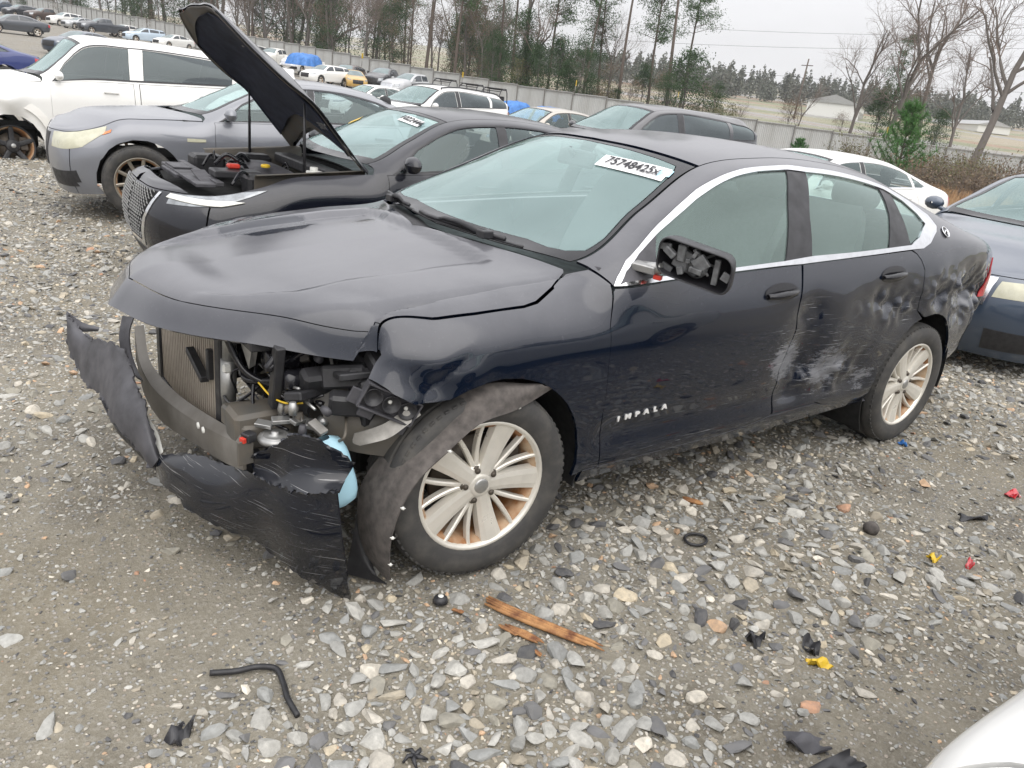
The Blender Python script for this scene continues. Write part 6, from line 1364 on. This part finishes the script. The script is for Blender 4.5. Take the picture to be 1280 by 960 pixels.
for px, py, d in ((452, 68, 75), (577, 92, 68), (718, 103, 63), (845, 118, 60), (1105, 162, 59)):
    p = at(px, py+8, d); o = empty('yellow_sign', tuple(p+np.array([0, -.15, -.3])), .7, 'small yellow sign plate on top of the metal fence', 'sign', 'yellow signs on the fence')
    MB().box((0, 0, .75), (.35, .02, .45), None, .1).build('sign_plate', MT['yellowplastic'], o); MB().tube([(0, .03, -.2), (0, .03, .6)], .03, 6).build('sign_post', MT['steel'], o)
# ------------------------------------------------------------------ trees
def bark(nm, c1, c2):
    m, t, b = nmat(nm); g = N(t, 'ShaderNodeTexCoord'); n = noise(t, 3, 6, .7, g.outputs['Object'], sc=(3, 3, .6)); t.links.new(mix(t, n, c1, c2), b.inputs['Base Color']); b.inputs['Roughness'].default_value = .95; b.inputs['Specular IOR Level'].default_value = .1; return m
def leafm(nm, c1, c2, c3):
    m, t, b = nmat(nm); g = N(t, 'ShaderNodeTexCoord'); n = noise(t, 1.1, 3, .6, g.outputs['Object']); n2 = noise(t, 14, 2, .6, g.outputs['Object']); oi = N(t, 'ShaderNodeObjectInfo')
    c = mix(t, rng(t, n, .35, .65), c1, c2); c = mix(t, rng(t, n2, .5, .8, 0, .7), c, c3); c = mix(t, math_(t, 'MULTIPLY', oi.outputs['Random'], .5), c, c2)
    t.links.new(c, b.inputs['Base Color']); b.inputs['Roughness'].default_value = .8; b.inputs['Specular IOR Level'].default_value = .15; return m
BK1 = bark('pine_bark', (.16, .13, .11), (.09, .075, .065)); BK2 = bark('grey_bark', (.20, .18, .165), (.11, .10, .09)); TW = bark('twig', (.17, .135, .115), (.24, .20, .175))
LP = leafm('pine_needles', (.04, .085, .032), (.07, .125, .05), (.12, .155, .07)); LC = leafm('cedar_leaves', (.032, .066, .03), (.055, .095, .042), (.10, .13, .065)); LB = leafm('brown_leaves', (.20, .15, .10), (.13, .105, .08), (.26, .19, .12)); LS = leafm('young_pine_needles', (.05, .14, .045), (.09, .20, .06), (.16, .26, .10))
LO = leafm('olive_leaves', (.16, .16, .075), (.12, .12, .06), (.22, .20, .11))
def leaves(pts, size, r, aspect=2.2, droop=.0):
    """one thin leaf quad (two triangles) at every point, any way round"""
    P = np.asarray(pts, float); n = len(P); a = r.normal(size=(n, 3)); a /= np.linalg.norm(a, axis=1, keepdims=True); a[:, 2] -= droop; b_ = np.cross(a, r.normal(size=(n, 3))); b_ /= np.linalg.norm(b_, axis=1, keepdims=True)+1e-9
    s_ = size*r.uniform(.6, 1.4, (n, 1)); V = np.stack([P-a*s_*aspect/2, P+b_*s_/2, P+a*s_*aspect/2, P-b_*s_/2], 1).reshape(-1, 3); F = np.arange(n*4).reshape(n, 4); return V, F
class Limbs:
    def __init__(s): s.V = []; s.F = []; s.n = 0
    def add(s, P, R, k=4):
        P = np.asarray(P, float); K = len(P); d = np.gradient(P, axis=0); d /= np.linalg.norm(d, axis=1, keepdims=True)+1e-9
        up = np.where(np.abs(d[:, 2:3]) < .9, [[0, 0, 1.]], [[1., 0, 0]]); a = np.cross(d, up); a /= np.linalg.norm(a, axis=1, keepdims=True)+1e-9; b_ = np.cross(a, d)
        th = np.arange(k)*2*pi/k; ring = P[:, None]+np.asarray(R)[:, None, None]*(np.cos(th)[None, :, None]*a[:, None]+np.sin(th)[None, :, None]*b_[:, None]); s.V.append(ring.reshape(-1, 3))
        i = np.arange(K-1)[:, None]*k; j = np.arange(k)[None]; j2 = (j+1) % k; s.F.append((np.stack([i+j, i+j2, i+k+j2, i+k+j], -1).reshape(-1, 4))+s.n); s.n += K*k
    def mesh(s, nm, mat):
        me = fast_mesh(nm, np.concatenate(s.V), np.concatenate(s.F), True); me.materials.append(mat); return me
def bend(p, d, L, r, n=5, curl=.25, up=.1):
    P = [np.array(p, float)]; d = np.array(d, float); d /= np.linalg.norm(d)
    for i in range(n):
        d = d+r.normal(size=3)*curl/n*2+np.array([0, 0, up/n]); d /= np.linalg.norm(d); P.append(P[-1]+d*L/n)
    return np.array(P), d
def bare_tree(seed, H_=14., spread=.55, fork=None, levels=4, tr=.22, first=.35):
    r = np.random.default_rng(seed); T = Limbs(); C = Limbs(); tips = []
    def grow(p, d, L, R, lv):
        n = 6 if lv < 2 else 4; P, d2 = bend(p, d, L, r, n, .22+.10*lv, .10); Rr = np.linspace(R, R*(.45 if lv else .55), n+1)
        (T if lv <= 1 else C).add(P, Rr, 7 if lv == 0 else (5 if lv == 1 else 3))
        if lv >= levels: tips.append(P[-1]); return
        m = [5, 6, 6, 5, 4][lv]
        for q in range(m):
            f = r.uniform(first if lv == 0 else .3, 1); i = min(int(f*n), n-1); base = P[i]+(P[i+1]-P[i])*(f*n-i); th = r.uniform(0, 6.28); ax = np.cross(d2, [cos(th), sin(th), .3]); ax /= np.linalg.norm(ax)+1e-9
            nd = d2*r.uniform(.5, .9)+ax*r.uniform(spread*.7, spread*1.4); nd[2] += .15; grow(base, nd, L*r.uniform(.42, .66), R*(.5 if lv == 0 else .45)*(1.1-f*.4), lv+1)
        if lv == 0:
            for q in range(2): th = r.uniform(0, 6.28); grow(P[-1], d2+np.array([cos(th), sin(th), .2])*.45, L*.6, R*.5, 1)
    grow((0, 0, -.2), (r.normal()*.06, r.normal()*.06, 1), H_*.55, tr, 0); return T.mesh('trunk', BK2), C.mesh('crown', TW)
def pine_tree(seed, H_=16., crown=.45, tr=.17, dens=1.):
    r = np.random.default_rng(seed); T = Limbs(); P, d = bend((0, 0, -.2), (r.normal()*.03, r.normal()*.03, 1), H_, r, 9, .07, .02); T.add(P, np.linspace(tr, .03, 10), 8); pts = []
    n = int(44*dens)
    for q in range(n):
        f = 1-crown*r.random()**1.0; i = min(int(f*9), 8); b_ = P[i]+(P[i+1]-P[i])*(f*9-i); th = r.uniform(0, 6.28); L = H_*.17*(1.15-f)*3.0/(.6+crown)*r.uniform(.4, 1.1)*.6+.35
        Q, _ = bend(b_, (cos(th), sin(th), r.uniform(-.1, .5)), L, r, 4, .4, .25); T.add(Q, np.linspace(.035, .008, 5), 3)
        for k_ in range(2, 5):
            c = Q[k_]; m = int(46*dens); pts.append(c+r.normal(size=(m, 3))*np.array([.28, .28, .20])*(.6+.25*L))
    V, F = leaves(np.concatenate(pts), .055, r, 4.2); me = fast_mesh('crown', V, F, False); me.materials.append(LP); return T.mesh('trunk', BK1), me
def bushy_tree(seed, H_=9., W_=2.2, mat=None, base=.12, n=70, leaf=.075, gap=.55, tr=.14):
    r = np.random.default_rng(seed); T = Limbs(); P, d = bend((0, 0, -.2), (r.normal()*.06, r.normal()*.06, 1), H_*.9, r, 7, .12, .02); T.add(P, np.linspace(tr, .02, 8), 6); pts = []
    for q in range(n):
        f = base+(1-base)*r.random()**.8; prof = sin(pi*min(1, (f-base)/(1-base)*.85+.15))**.7; th = r.uniform(0, 6.28); rad = W_*prof*r.random()**.5; c = np.array([cos(th)*rad, sin(th)*rad, H_*f]); i = min(int(f*.95*7), 6)
        if q % 2 == 0: T.add(np.array([P[i], (P[i]+c)/2+[0, 0, .15], c]), [.03, .018, .006], 3)
        s_ = W_*r.uniform(.14, .30); pts.append(c+r.normal(size=(int(90*gap/.55), 3))*np.array([s_, s_, s_*.6]))
    V, F = leaves(np.concatenate(pts), leaf, r, 2.0); me = fast_mesh('crown', V, F, False); me.materials.append(mat or LC); return T.mesh('trunk', BK2), me
def shrub(seed, H_=2., n=46, mat=None, leaf=.05, lv=True, twig=None):
    r = np.random.default_rng(seed); T = Limbs(); pts = []
    for q in range(n):
        th = r.uniform(0, 6.28); P, d = bend((r.normal()*.15, r.normal()*.15, -.05), (cos(th)*r.uniform(.1, .8), sin(th)*r.uniform(.1, .8), 1), H_*r.uniform(.5, 1), r, 5, .4, .05); T.add(P, np.linspace(.014, .004, 6), 3)
        for k_ in range(3):
            i = r.integers(2, 5); Q, _ = bend(P[i], d+r.normal(size=3)*.7, H_*.3, r, 3, .5, .1); T.add(Q, [.006, .005, .003, .002], 3); pts.append(Q[1:]+r.normal(size=(3, 3))*.05); pts.append(Q[1:]+r.normal(size=(3, 3))*.09)
    V, F = leaves(np.concatenate(pts), leaf, r, 2.0); me = fast_mesh('crown', V, F, False); me.materials.append(mat or LB); return T.mesh('stems', TW), me
def young_pine(seed, H_=2.6):
    r = np.random.default_rng(seed); T = Limbs(); C = []; P, d = bend((0, 0, -.05), (.03, 0, 1), H_, r, 6, .06, 0); T.add(P, np.linspace(.045, .012, 7), 6)
    def tuft(Q):
        for k_ in range(len(Q)):
            m = 34; a = r.normal(size=(m, 3)); a /= np.linalg.norm(a, axis=1, keepdims=True); a[:, 2] += .35; c = Q[k_]; L = .15*H_/2.6*r.uniform(.7, 1.2, (m, 1)); s_ = np.cross(a, r.normal(size=(m, 3))); s_ /= np.linalg.norm(s_, axis=1, keepdims=True); s_ *= .006
            C.append(np.stack([c-s_, c+s_, c+a*L+s_*.3, c+a*L-s_*.3], 1).reshape(-1, 3))
    tuft(P[3:])
    for lev in range(7):
        z = .16+.12*lev; i = min(int(z*6), 5); b_ = P[i]+(P[i+1]-P[i])*(z*6-i)
        for q in range(6):
            th = q*1.05+r.uniform(-.3, .3)+lev; L = H_*.40*(1-z)*r.uniform(.6, 1.15)+.12; L *= 1.3; Q, _ = bend(b_, (cos(th), sin(th), .55), L, r, 7, .15, .55); T.add(Q, np.linspace(.016, .007, 8), 4); tuft(Q[2:])
    V = np.concatenate(C); me = fast_mesh('crown', V, np.arange(len(V)).reshape(-1, 4), False); me.materials.append(LS); return T.mesh('trunk', BK1), me
PROTO = {'bare': [bare_tree(3, 15, .55, tr=.24), bare_tree(8, 13, .5, tr=.18), bare_tree(14, 16, .6, tr=.26, first=.5)],
 'pine': [pine_tree(2, 17, .42), pine_tree(5, 15, .5), pine_tree(9, 18, .35)],
 'cedar': [bushy_tree(4, 9, 2.0), bushy_tree(6, 11, 2.4, n=85), bushy_tree(12, 7, 2.0)],
 'brown': [bushy_tree(21, 8, 2.2, LB, .1, 60, .06, .42), bushy_tree(23, 10, 2.6, LB, .15, 70, .06, .4)],
 'olive': [bushy_tree(31, 4, 1.4, LO, .06, 40, .06, .4, .06)],
 'thin': [bare_tree(41, 11, .35, tr=.11, levels=4), bare_tree(43, 9, .4, tr=.09, levels=4)],
 'shrub': [shrub(51, 2.2), shrub(52, 1.8, 40), shrub(53, 2.6, 50, LO)]}
TN = {'bare': ('bare_tree', 'tree'), 'pine': ('pine_tree', 'tree'), 'cedar': ('evergreen_tree', 'tree'), 'brown': ('brown_leaved_tree', 'tree'), 'olive': ('olive_bush', 'bush'), 'thin': ('sapling', 'tree'), 'shrub': ('shrub', 'bush')}
def plant(kind, i, x, y, s_, label, group=None, lean=(0, 0), rz=None, z=None):
    nm, cat = TN[kind]; tr_, cr_ = PROTO[kind][i % len(PROTO[kind])]; o = empty(nm, (x, y, float(ter(x, y)) if z is None else z), 0, label, cat, group); o.rotation_mode = 'ZYX'
    o.rotation_euler = (lean[0], lean[1], random.uniform(0, 6.28) if rz is None else rz); o.scale = (s_, s_, s_*random.uniform(.94, 1.08))
    if rz is not None: o.rotation_mode = 'XYZ'
    link(tr_.name.split('.')[0], tr_, None, o); link(cr_.name.split('.')[0], cr_, None, o); return o
def fdepth(px): return float(np.interp(px, [q[0] for q in fx], [q[2] for q in fx]))
# the wood behind the left half of the fence, tree by tree
r_ = random.Random(12)
WOOD = {'bare': 'leafless grey tree in the wood behind the fence', 'pine': 'tall dark pine in the wood behind the fence', 'cedar': 'dense dark evergreen in the wood behind the fence', 'brown': 'brown leaved tree in the wood behind the fence', 'thin': 'thin leafless sapling in the wood behind the fence'}
LAND = [(-60, 'above the dark blue pickup'), (40, 'above the brown pickup'), (100, 'above the dark grey pickup'), (160, 'above the pale blue car'), (210, 'left of the raised hood tip'), (260, 'right of the raised hood tip'), (310, 'above the white suv'), (360, 'above the tarped truck'), (400, 'above the white hatchback'), (445, 'above the yellow car'), (490, 'above the silver pickup'), (540, 'above the leftmost buggy'), (585, 'above the middle buggy'), (625, 'above the right buggy')]
def WHERE(px): return min(LAND, key=lambda q: abs(q[0]-px))[1]
def DEEP(b_): return 'close to the fence' if b_ < 9 else ('amid the wood' if b_ < 20 else 'deep in the wood')
for k_ in range(140):
    px = -60+r_.random()*690; kind = r_.choices(['bare', 'pine', 'cedar', 'brown', 'thin'], [.26, .20, .20, .20, .14])[0]
    back = 3+r_.random()**1.3*34; x, y = spot(px, fdepth(px)+back); plant(kind, r_.randrange(3), x, y, r_.uniform(.8, 1.15)*(1.12 if px < 300 else 1.0), WOOD[kind].replace('in the wood', DEEP(back)).replace('behind the fence', WHERE(px)), 'trees of the wood behind the fence')
# single trees to the right, left to right in the picture
singles = [('cedar', 0, 655, 5, .95, 'dark evergreen left of the big forked tree'), ('bare', 0, 672, 6, 1.15, 'big dark forked leafless tree at the right end of the wood'), ('cedar', 2, 700, 5, .9, 'low dark evergreen under the big forked tree'), ('brown', 0, 716, 7, .75, 'brown tree beside the big forked tree'),
 ('pine', 0, 735, 7, 1.0, 'leaning pine with high crown right of the big forked tree'), ('pine', 1, 757, 9, .9, 'slim pine second from the big forked tree'), ('thin', 0, 770, 8, 1.0, 'thin trunk between the pines'), ('pine', 2, 783, 6, 1.05, 'tall leaning pine cut by the top edge'), ('brown', 1, 768, 5, .55, 'brown scrub tree below the pines'), ('brown', 0, 800, 5, .55, 'low brown tree right of the pines'),
 ('pine', 1, 822, 8, .95, 'pine with open crown left of the tallest trunk'), ('pine', 2, 848, 5, 1.1, 'tallest pine trunk with crown at the top edge'), ('cedar', 2, 868, 4, 1.05, 'round bright evergreen at the foot of the tallest pine'), ('brown', 0, 838, 4, .62, 'brown tree left of the round evergreen'), ('brown', 1, 892, 4, .45, 'brown bush right of the round evergreen'),
 ('olive', 0, 912, 3, .75, 'olive bush right of the round evergreen'), ('thin', 1, 942, 6, .45, 'small bare sapling before the distant field'), ('olive', 0, 975, 4, .5, 'small olive bush by the sign on the fence'), ('brown', 0, 1008, 4, .58, 'small dark tree leaning right in front of the far warehouse'), ('thin', 0, 1018, 5, .6, 'thin sapling beside the small dark tree'),
 ('bare', 1, 1082, 5, 1.0, 'slender leafless tree with forked top in open sky'), ('brown', 1, 1075, 4, .42, 'brown bush at the foot of the slender forked tree'), ('cedar', 0, 1122, 6, .75, 'dark open evergreen left of the leaning trunk'), ('bare', 2, 1132, 6, 1.05, 'leaning leafless trunk behind the dark evergreen'), ('brown', 0, 1120, 4, .4, 'brown scrub below the leaning trunk'),
 ('bare', 0, 1186, 7, 1.15, 'twin stemmed leafless tree behind the young green pine'), ('bare', 1, 1232, 9, 1.0, 'leafless tree right of the twin stemmed one'), ('bare', 2, 1252, -18, .95, 'thick leaning trunk at the right edge'), ('brown', 1, 1150, 30, .7, 'grey brown thicket beyond the young pine')]
singles += [('pine', 0, 628, 8, 1.0, 'pine at the right end of the wood behind the right buggy'), ('pine', 2, 645, 10, 1.05, 'tall pine left of the big forked tree'), ('pine', 1, 690, 12, 1.0, 'pine directly right of the big forked tree'), ('pine', 0, 862, 12, .95, 'pine behind the round evergreen'), ('cedar', 1, 745, 9, .7, 'evergreen between the leaning pines'), ('cedar', 0, 812, 8, .6, 'evergreen left of the tallest pine trunk'), ('pine', 1, 1140, 12, .8, 'pine with thin crown behind the leaning leafless trunk'), ('cedar', 2, 1205, 14, .75, 'dark evergreen behind the twin stemmed tree')]
for kd, i, px, bk, s_, lb in singles:
    x, y = spot(px, fdepth(px)+bk); ln = 0.10 if kd in ('pine', 'bare') and px > 720 else 0.0; plant(kd, i, x, y, s_, lb, None, (0, 0) if ln == 0 else (-ln*.6, ln*.8), r_.uniform(0, 6.28) if ln else None)
for i in range(26):
    px = r_.uniform(600, 935); kd = r_.choice(['cedar', 'cedar', 'brown', 'olive', 'olive', 'shrub']); x, y = spot(px, fdepth(px)+2.5+9*r_.random()); s_ = {'cedar': .62, 'brown': .5, 'olive': .9, 'shrub': 1.3}[kd]*r_.uniform(.7, 1.1)
    plant(kd, i, x, y, s_, {'cedar': 'low green evergreen bush', 'brown': 'low brown bush', 'olive': 'olive green bush', 'shrub': 'leafless twiggy bush'}[kd]+' past the fence '+min([(640, 'under the big forked tree'), (735, 'by the leaning pine'), (783, 'by the tall leaning pine'), (848, 'by the tallest pine trunk'), (912, 'right of the round evergreen')], key=lambda q: abs(q[0]-px))[1], 'bushes behind the middle of the fence')
# nearer growth on the right, inside the fence
YP = [young_pine(61, 2.9), young_pine(62, 1.6)]
for (px, d, h_, i, lb) in ((1166, 29, 1.25, 0, 'bright green young pine standing in the scrub on the right'), (1030, 40, 1.15, 1, 'small green pine seedling by the fence above the white sedan'), (1083, 38, .7, 1, 'tiny green pine seedling right of the small one')):
    x, y = spot(px, d); o = empty('young_pine', (x, y, float(ter(x, y))), r_.uniform(0, 6), lb, 'tree'); o.scale = (h_,)*3; link('trunk', YP[i][0], None, o); link('crown', YP[i][1], None, o)
for k_ in range(34):
    px = 1090+r_.random()*260; d = 25+r_.random()*30; x, y = spot(px, d); plant('shrub', k_, x, y, r_.uniform(.55, 1.15), ('leafless brown scrub bush ' if k_ % 3 != 2 else 'olive tinged scrub bush ')+('just beyond the white sedan' if px < 1140 else 'around the young pine' if px < 1200 else 'beyond the navy car' if px < 1290 else 'at the right edge')+(', near' if d < 36 else ', close to the fence'), 'scrub bushes on the right')
r = np.random.default_rng(77); n = 9000; pxx = r.uniform(1120, 1330, n); dd = r.uniform(21, 36, n); P = np.array([at(p, 60, d)[:2] for p, d in zip(pxx, dd)]); h_ = r.uniform(.25, .75, n); a = r.uniform(0, 6.28, n); wd = .009
z = ter(P[:, 0], P[:, 1]); b0 = np.stack([P[:, 0], P[:, 1], z-.02], 1); sd_ = np.stack([np.cos(a)*wd, np.sin(a)*wd, 0*a], 1); tp = b0+np.stack([r.normal(0, .12, n), r.normal(0, .12, n), h_], 1)
me = fast_mesh('dry_grass', np.stack([b0-sd_, b0+sd_, tp+sd_*.2, tp-sd_*.2], 1).reshape(-1, 3), np.arange(n*4).reshape(-1, 4), False); gm2 = leafm('rusty_grass', (.36, .19, .09), (.42, .30, .18), (.25, .13, .06)); tag(link('dry_grass', me, gm2), kind='stuff')
# far wood and far buildings
pts = []
for k_ in range(620):
    px = r.uniform(560, 1700); d = r.uniform(235, 330); c = at(px, 60, d); zz = float(ter(c[0], c[1])); hh_ = r.uniform(6, 12); m = 170
    q = r.normal(size=(m, 3)); q = q/np.linalg.norm(q, axis=1, keepdims=True)*(r.random((m, 1))**.4)*np.array([r.uniform(1.6, 3), r.uniform(1.6, 3), hh_*.5]); q[:, 2] += hh_*.5; q[:, :2] *= np.clip(1.25-q[:, 2:3]/hh_, .2, 1); pts.append(np.array([c[0], c[1], zz])+q)
V, F = leaves(np.concatenate(pts), .55, r, 1.6); fwm = leafm('far_leaves', (.09, .11, .085), (.14, .14, .12), (.19, .17, .15)); me = fast_mesh('far_wood', V, F, False); tag(link('far_wood', me, fwm), kind='stuff')
def shed(label, px, d, w_, l_, h_, rz):
    x, y = spot(px, d); o = empty('warehouse', (x, y, float(ter(x, y))-.9), rz, label, 'building'); MB().box((0, 0, h_/2), (l_, w_, h_), None, .01).build('wall', MT['whiteplastic'], o)
    MB().add([], []) if False else None
    b = MB(); b.add([(-l_/2-.4, -w_/2-.4, h_-.05), (l_/2+.4, -w_/2-.4, h_-.05), (l_/2+.4, 0, h_+w_*.16), (-l_/2-.4, 0, h_+w_*.16), (-l_/2-.4, w_/2+.4, h_-.05), (l_/2+.4, w_/2+.4, h_-.05)], [(0, 1, 2, 3), (3, 2, 5, 4), (0, 3, 4), (1, 5, 2), (0, 4, 5, 1)]); b.build('roof', MT['alu'], o)
    for q in range(4): MB().box((-l_/2+l_*(q+.5)/4, -w_/2-.03, h_*.35), (l_*.12, .06, h_*.6), None, .05).build('door', MT['steel'], o)
shed('low white warehouse with pale pitched roof in the far field', 1065, 190, 12, 26, 3.6, .5); shed('long pale low building at the far right behind the trees', 1235, 215, 8, 46, 1.9, .75)
# power line
wp = [at(760, 6, 150), at(1004, 96, 150), at(1330, 180, 150)]
pl = empty('power_line', (float(wp[1][0]), float(wp[1][1]), float(ter(wp[1][0], wp[1][1]))), 0, 'power line wires on a wooden pole crossing the sky', 'power line'); o0 = np.array(pl.location)
zt = float(at(1010, 74, 150)[2])-o0[2]
MB().tube([(0, 0, -.3), (.5, 0, zt)], [.2, .13], 8).box((.45, 0, zt-1.2), (.15, 2.6, .15), None, .1).build('pole', BK1, pl)
for (pa, pb) in (((640, 20), (1330, 44)), ((640, 42), (1330, 60)), ((700, 62), (1330, 118)), ((700, 70), (1330, 133))):
    A, B_ = at(*pa, 150)-o0, at(*pb, 150)-o0; ex_ = (B_-A)*1.0; q = [tuple(A+ex_*f-np.array([0, 0, 1.2*sin(pi*f)])) for f in np.linspace(0, 1, 15)]; MB().tube(q, .022, 4).build('wire', MT['under'], pl)

# ------------------------------------------------------------------ damp air
zmax = 42.; bx = MB(); x0, x1, y0, y1, z0, z1 = -255., 890., -85., 890., -45., zmax
bx.add([(x0, y0, z0), (x1, y0, z0), (x1, y1, z0), (x0, y1, z0), (x0, y0, z1), (x1, y0, z1), (x1, y1, z1), (x0, y1, z1)], [(3, 2, 1, 0), (4, 5, 6, 7), (0, 1, 5, 4), (1, 2, 6, 5), (2, 3, 7, 6), (3, 0, 4, 7)])
hm = bpy.data.materials.new('damp_air'); hm.use_nodes = True; ht = hm.node_tree; ht.nodes.clear(); ho_ = ht.nodes.new('ShaderNodeOutputMaterial'); hv = ht.nodes.new('ShaderNodeVolumePrincipled')
hv.inputs['Color'].default_value = (.86, .89, .95, 1); hv.inputs['Density'].default_value = .0003; ht.links.new(hv.outputs[0], ho_.inputs['Volume'])
tag(bx.build('haze', hm), kind='stuff')

# ------------------------------------------------------------------ litter on the ground
WOODM = simple('split_wood', (.42, .22, .09), .8, var=.6, scale=22, col2=(.15, .06, .03), thr=(.45, .7))
def splinter(label, a, b, w0, seed, n=3):
    r = random.Random(seed); A, B_ = Vector(a), Vector(b); d = (B_-A); L = d.length; o = empty('wood_splinter', tuple(A), 0, label, 'wood'); up = Vector((0, 0, 1)); sd = d.cross(up).normalized()
    for k_ in range(n):
        off = sd*(k_-(n-1)/2)*w0*.7; s0, s1 = r.uniform(0, .15), r.uniform(.75, 1.0); m = MB(); P = [d*(s0+(s1-s0)*f)+off*(1-.3*f)+up*(.006+.006*r.random()+hgt(A.x+d.x*f, A.y+d.y*f)-hgt(A.x, A.y)) for f in (0, .2, .45, .7, .9, 1)]
        m.tube(P, [w0*.25, w0*.45, w0*.5, w0*.5, w0*.4, w0*.12], 5); m.build('strand', WOODM, o)
    o.location.z = float(hgt(A.x, A.y))+.004
splinter('longest orange wood splinter lying in the gravel by the front wheel', (-.058, -1.052, 0), (.150, -1.445, 0), .017, 1, 4)
splinter('short orange wood splinter below the longest one', (-.070, -1.175, 0), (-.01, -1.325, 0), .013, 2, 3); splinter('dark brown wood chip left of the short splinter', (-.085, -1.18, 0), (-.06, -1.265, 0), .010, 3, 2); splinter('tiny brown wood chip under the short splinter', (-.052, -1.31, 0), (-.045, -1.375, 0), .009, 4, 2); splinter('grey brown stick in the stones beside the sill', (1.16, -.83, 0), (1.22, -.93, 0), .018, 5, 2); splinter('small dark wood chip near the black plug', (-.185, -1.05, 0), (-.155, -1.085, 0), .010, 6, 2)
def lay(P): return [(x, y, float(hgt(x, y))+z) for x, y, z in P]
o = MB().tube(spline(lay([(-.925, -.962, .014), (-.86, -.988, .014), (-.80, -1.01, .018), (-.765, -1.03, .012), (-.765, -1.10, .014), (-.778, -1.17, .014), (-.775, -1.235, .008)]), 6), .0085, 8, smooth=True).build('rubber_hose', MT['plastic']); tag(o, 'bent black rubber hose lying on the mud at lower left', 'hose')
pts = lay([(.93+.05*cos(t), -1.124+.04*sin(t), .01) for t in np.linspace(0, 2*pi, 17)]); o = MB().tube(pts, .006, 6, False, True).build('rubber_ring', MT['plastic']); tag(o, 'thin black rubber ring on the gravel right of the front wheel', 'ring')
def scrap(name, label, cat, x, y, w_, d_, mat, seed, rz=0, th=.006, bendz=.02, group=None):
    r = np.random.default_rng(seed); n = 6; G = []
    for i in range(n):
        G.append([((i/(n-1)-.5)*w_*(1+.04*r.normal()), (j/(n-1)-.5)*d_*(1+.04*r.normal()), bendz*sin(i*1.1+seed)*cos(j*.9)) for j in range(n)])
    o = MB().grid(G, True, th).build(name, MT[mat]); o.location = (x, y, float(hgt(x, y))+.014); o.rotation_euler = (r.normal()*.12, r.normal()*.12, rz); tag(o, label, cat, group)
scrap('plastic_piece', 'yellow plastic piece with pale patch on the gravel at lower right', 'plastic', .747, -1.82, .075, .03, 'yellowplastic', 1, -.6)
scrap('slate_shard', 'dark thin plastic shard sunk in the mud near the bottom edge', 'shard', .41, -2.0, .11, .06, 'greyplastic', 2, -.7); scrap('slate_shard', 'wide black shard below the thin dark one at the bottom edge', 'shard', .40, -2.10, .16, .06, 'trimblack', 3, -.2)
scrap('plastic_piece', 'crumpled black plastic lump left of the yellow piece', 'plastic', .653, -1.635, .06, .05, 'trimblack', 4, .3, bendz=.035); scrap('plastic_piece', 'black plastic scrap just above the yellow piece', 'plastic', .80, -1.755, .07, .045, 'trimblack', 5, .8, bendz=.03)
scrap('plastic_piece', 'red plastic bit far right in the gravel', 'plastic', 2.848, -1.561, .09, .05, 'red', 6); scrap('plastic_piece', 'small red sliver right of the yellow green bit', 'plastic', 1.90, -1.775, .07, .02, 'red', 7, .4); scrap('plastic_piece', 'yellow green plastic bit on the right', 'plastic', 1.784, -1.678, .045, .03, 'yellowplastic', 8, 1.)
scrap('plastic_piece', 'black fragment lying in the mud at lower left', 'plastic', -1.05, -1.15, .07, .045, 'trimblack', 9, .6, bendz=.03); scrap('plastic_piece', 'small blue plastic strip behind the rear wheel', 'plastic', 2.90, -.95, .06, .018, 'tarp', 10, 1.2)
scrap('plastic_piece', 'dark strap like scrap on the far right gravel', 'plastic', 2.385, -1.578, .16, .03, 'trimblack', 11, -.4)
o = empty('black_plug', (-.197, -1.001, float(hgt(-.197, -1.001))+.006), 0, 'round black plug with a white centre in front of the front tyre', 'plug'); MB().lathe([(0, .026), (.012, .025), (.022, .018), (.026, .004), (.02, 0)], 16, 'Z').build('plug_body', MT['trimblack'], o); MB().lathe([(0, .029), (.009, .027), (.011, .023)], 12, 'Z').build('plug_centre', MT['whiteplastic'], o)
b = MB(); c0 = Vector((-.569, -1.503, float(hgt(-.569, -1.503))+.012))
for q in range(5): a_ = q*1.2566+.3; b.tube([c0, c0+Vector((.018*cos(a_), .018*sin(a_), .004)), c0+Vector((.034*cos(a_+.3), .034*sin(a_+.3), -.006))], [.008, .006, .003], 5)
tag(b.build('star_clip', MT['trimblack']), 'black star shaped plastic clip at the bottom middle', 'clip')
b = MB(); c1 = (1.737, -1.422, float(hgt(1.737, -1.422))+.02); b.lathe([(0, .03), (.02, .028), (.035, .01), (.03, -.015), (0, -.02)], 9, 'Z', c1); tag(b.build('dark_lump', MT['liner']), 'dark round lump among the stones on the right', 'lump')


# ------------------------------------------------------------------ tell alike things apart by their place
bpy.context.view_layer.update()
same = {}
for o in SC.objects:
    if o.parent is None and o.get('label') and o.get('group'): same.setdefault(o['label'], []).append(o)
def screen(o):
    d = np.array(o.matrix_world.translation)-CAM; return float(d@CR/max(d@CF, .1))
ORD = ['first', 'second', 'third', 'fourth', 'fifth', 'sixth', 'seventh', 'eighth', 'ninth', 'tenth']
for lb, os_ in same.items():
    if len(os_) > 1:
        for i, o in enumerate(sorted(os_, key=screen)): o['label'] = lb+', '+(ORD[i] if i < 10 else 'last')+' from left'
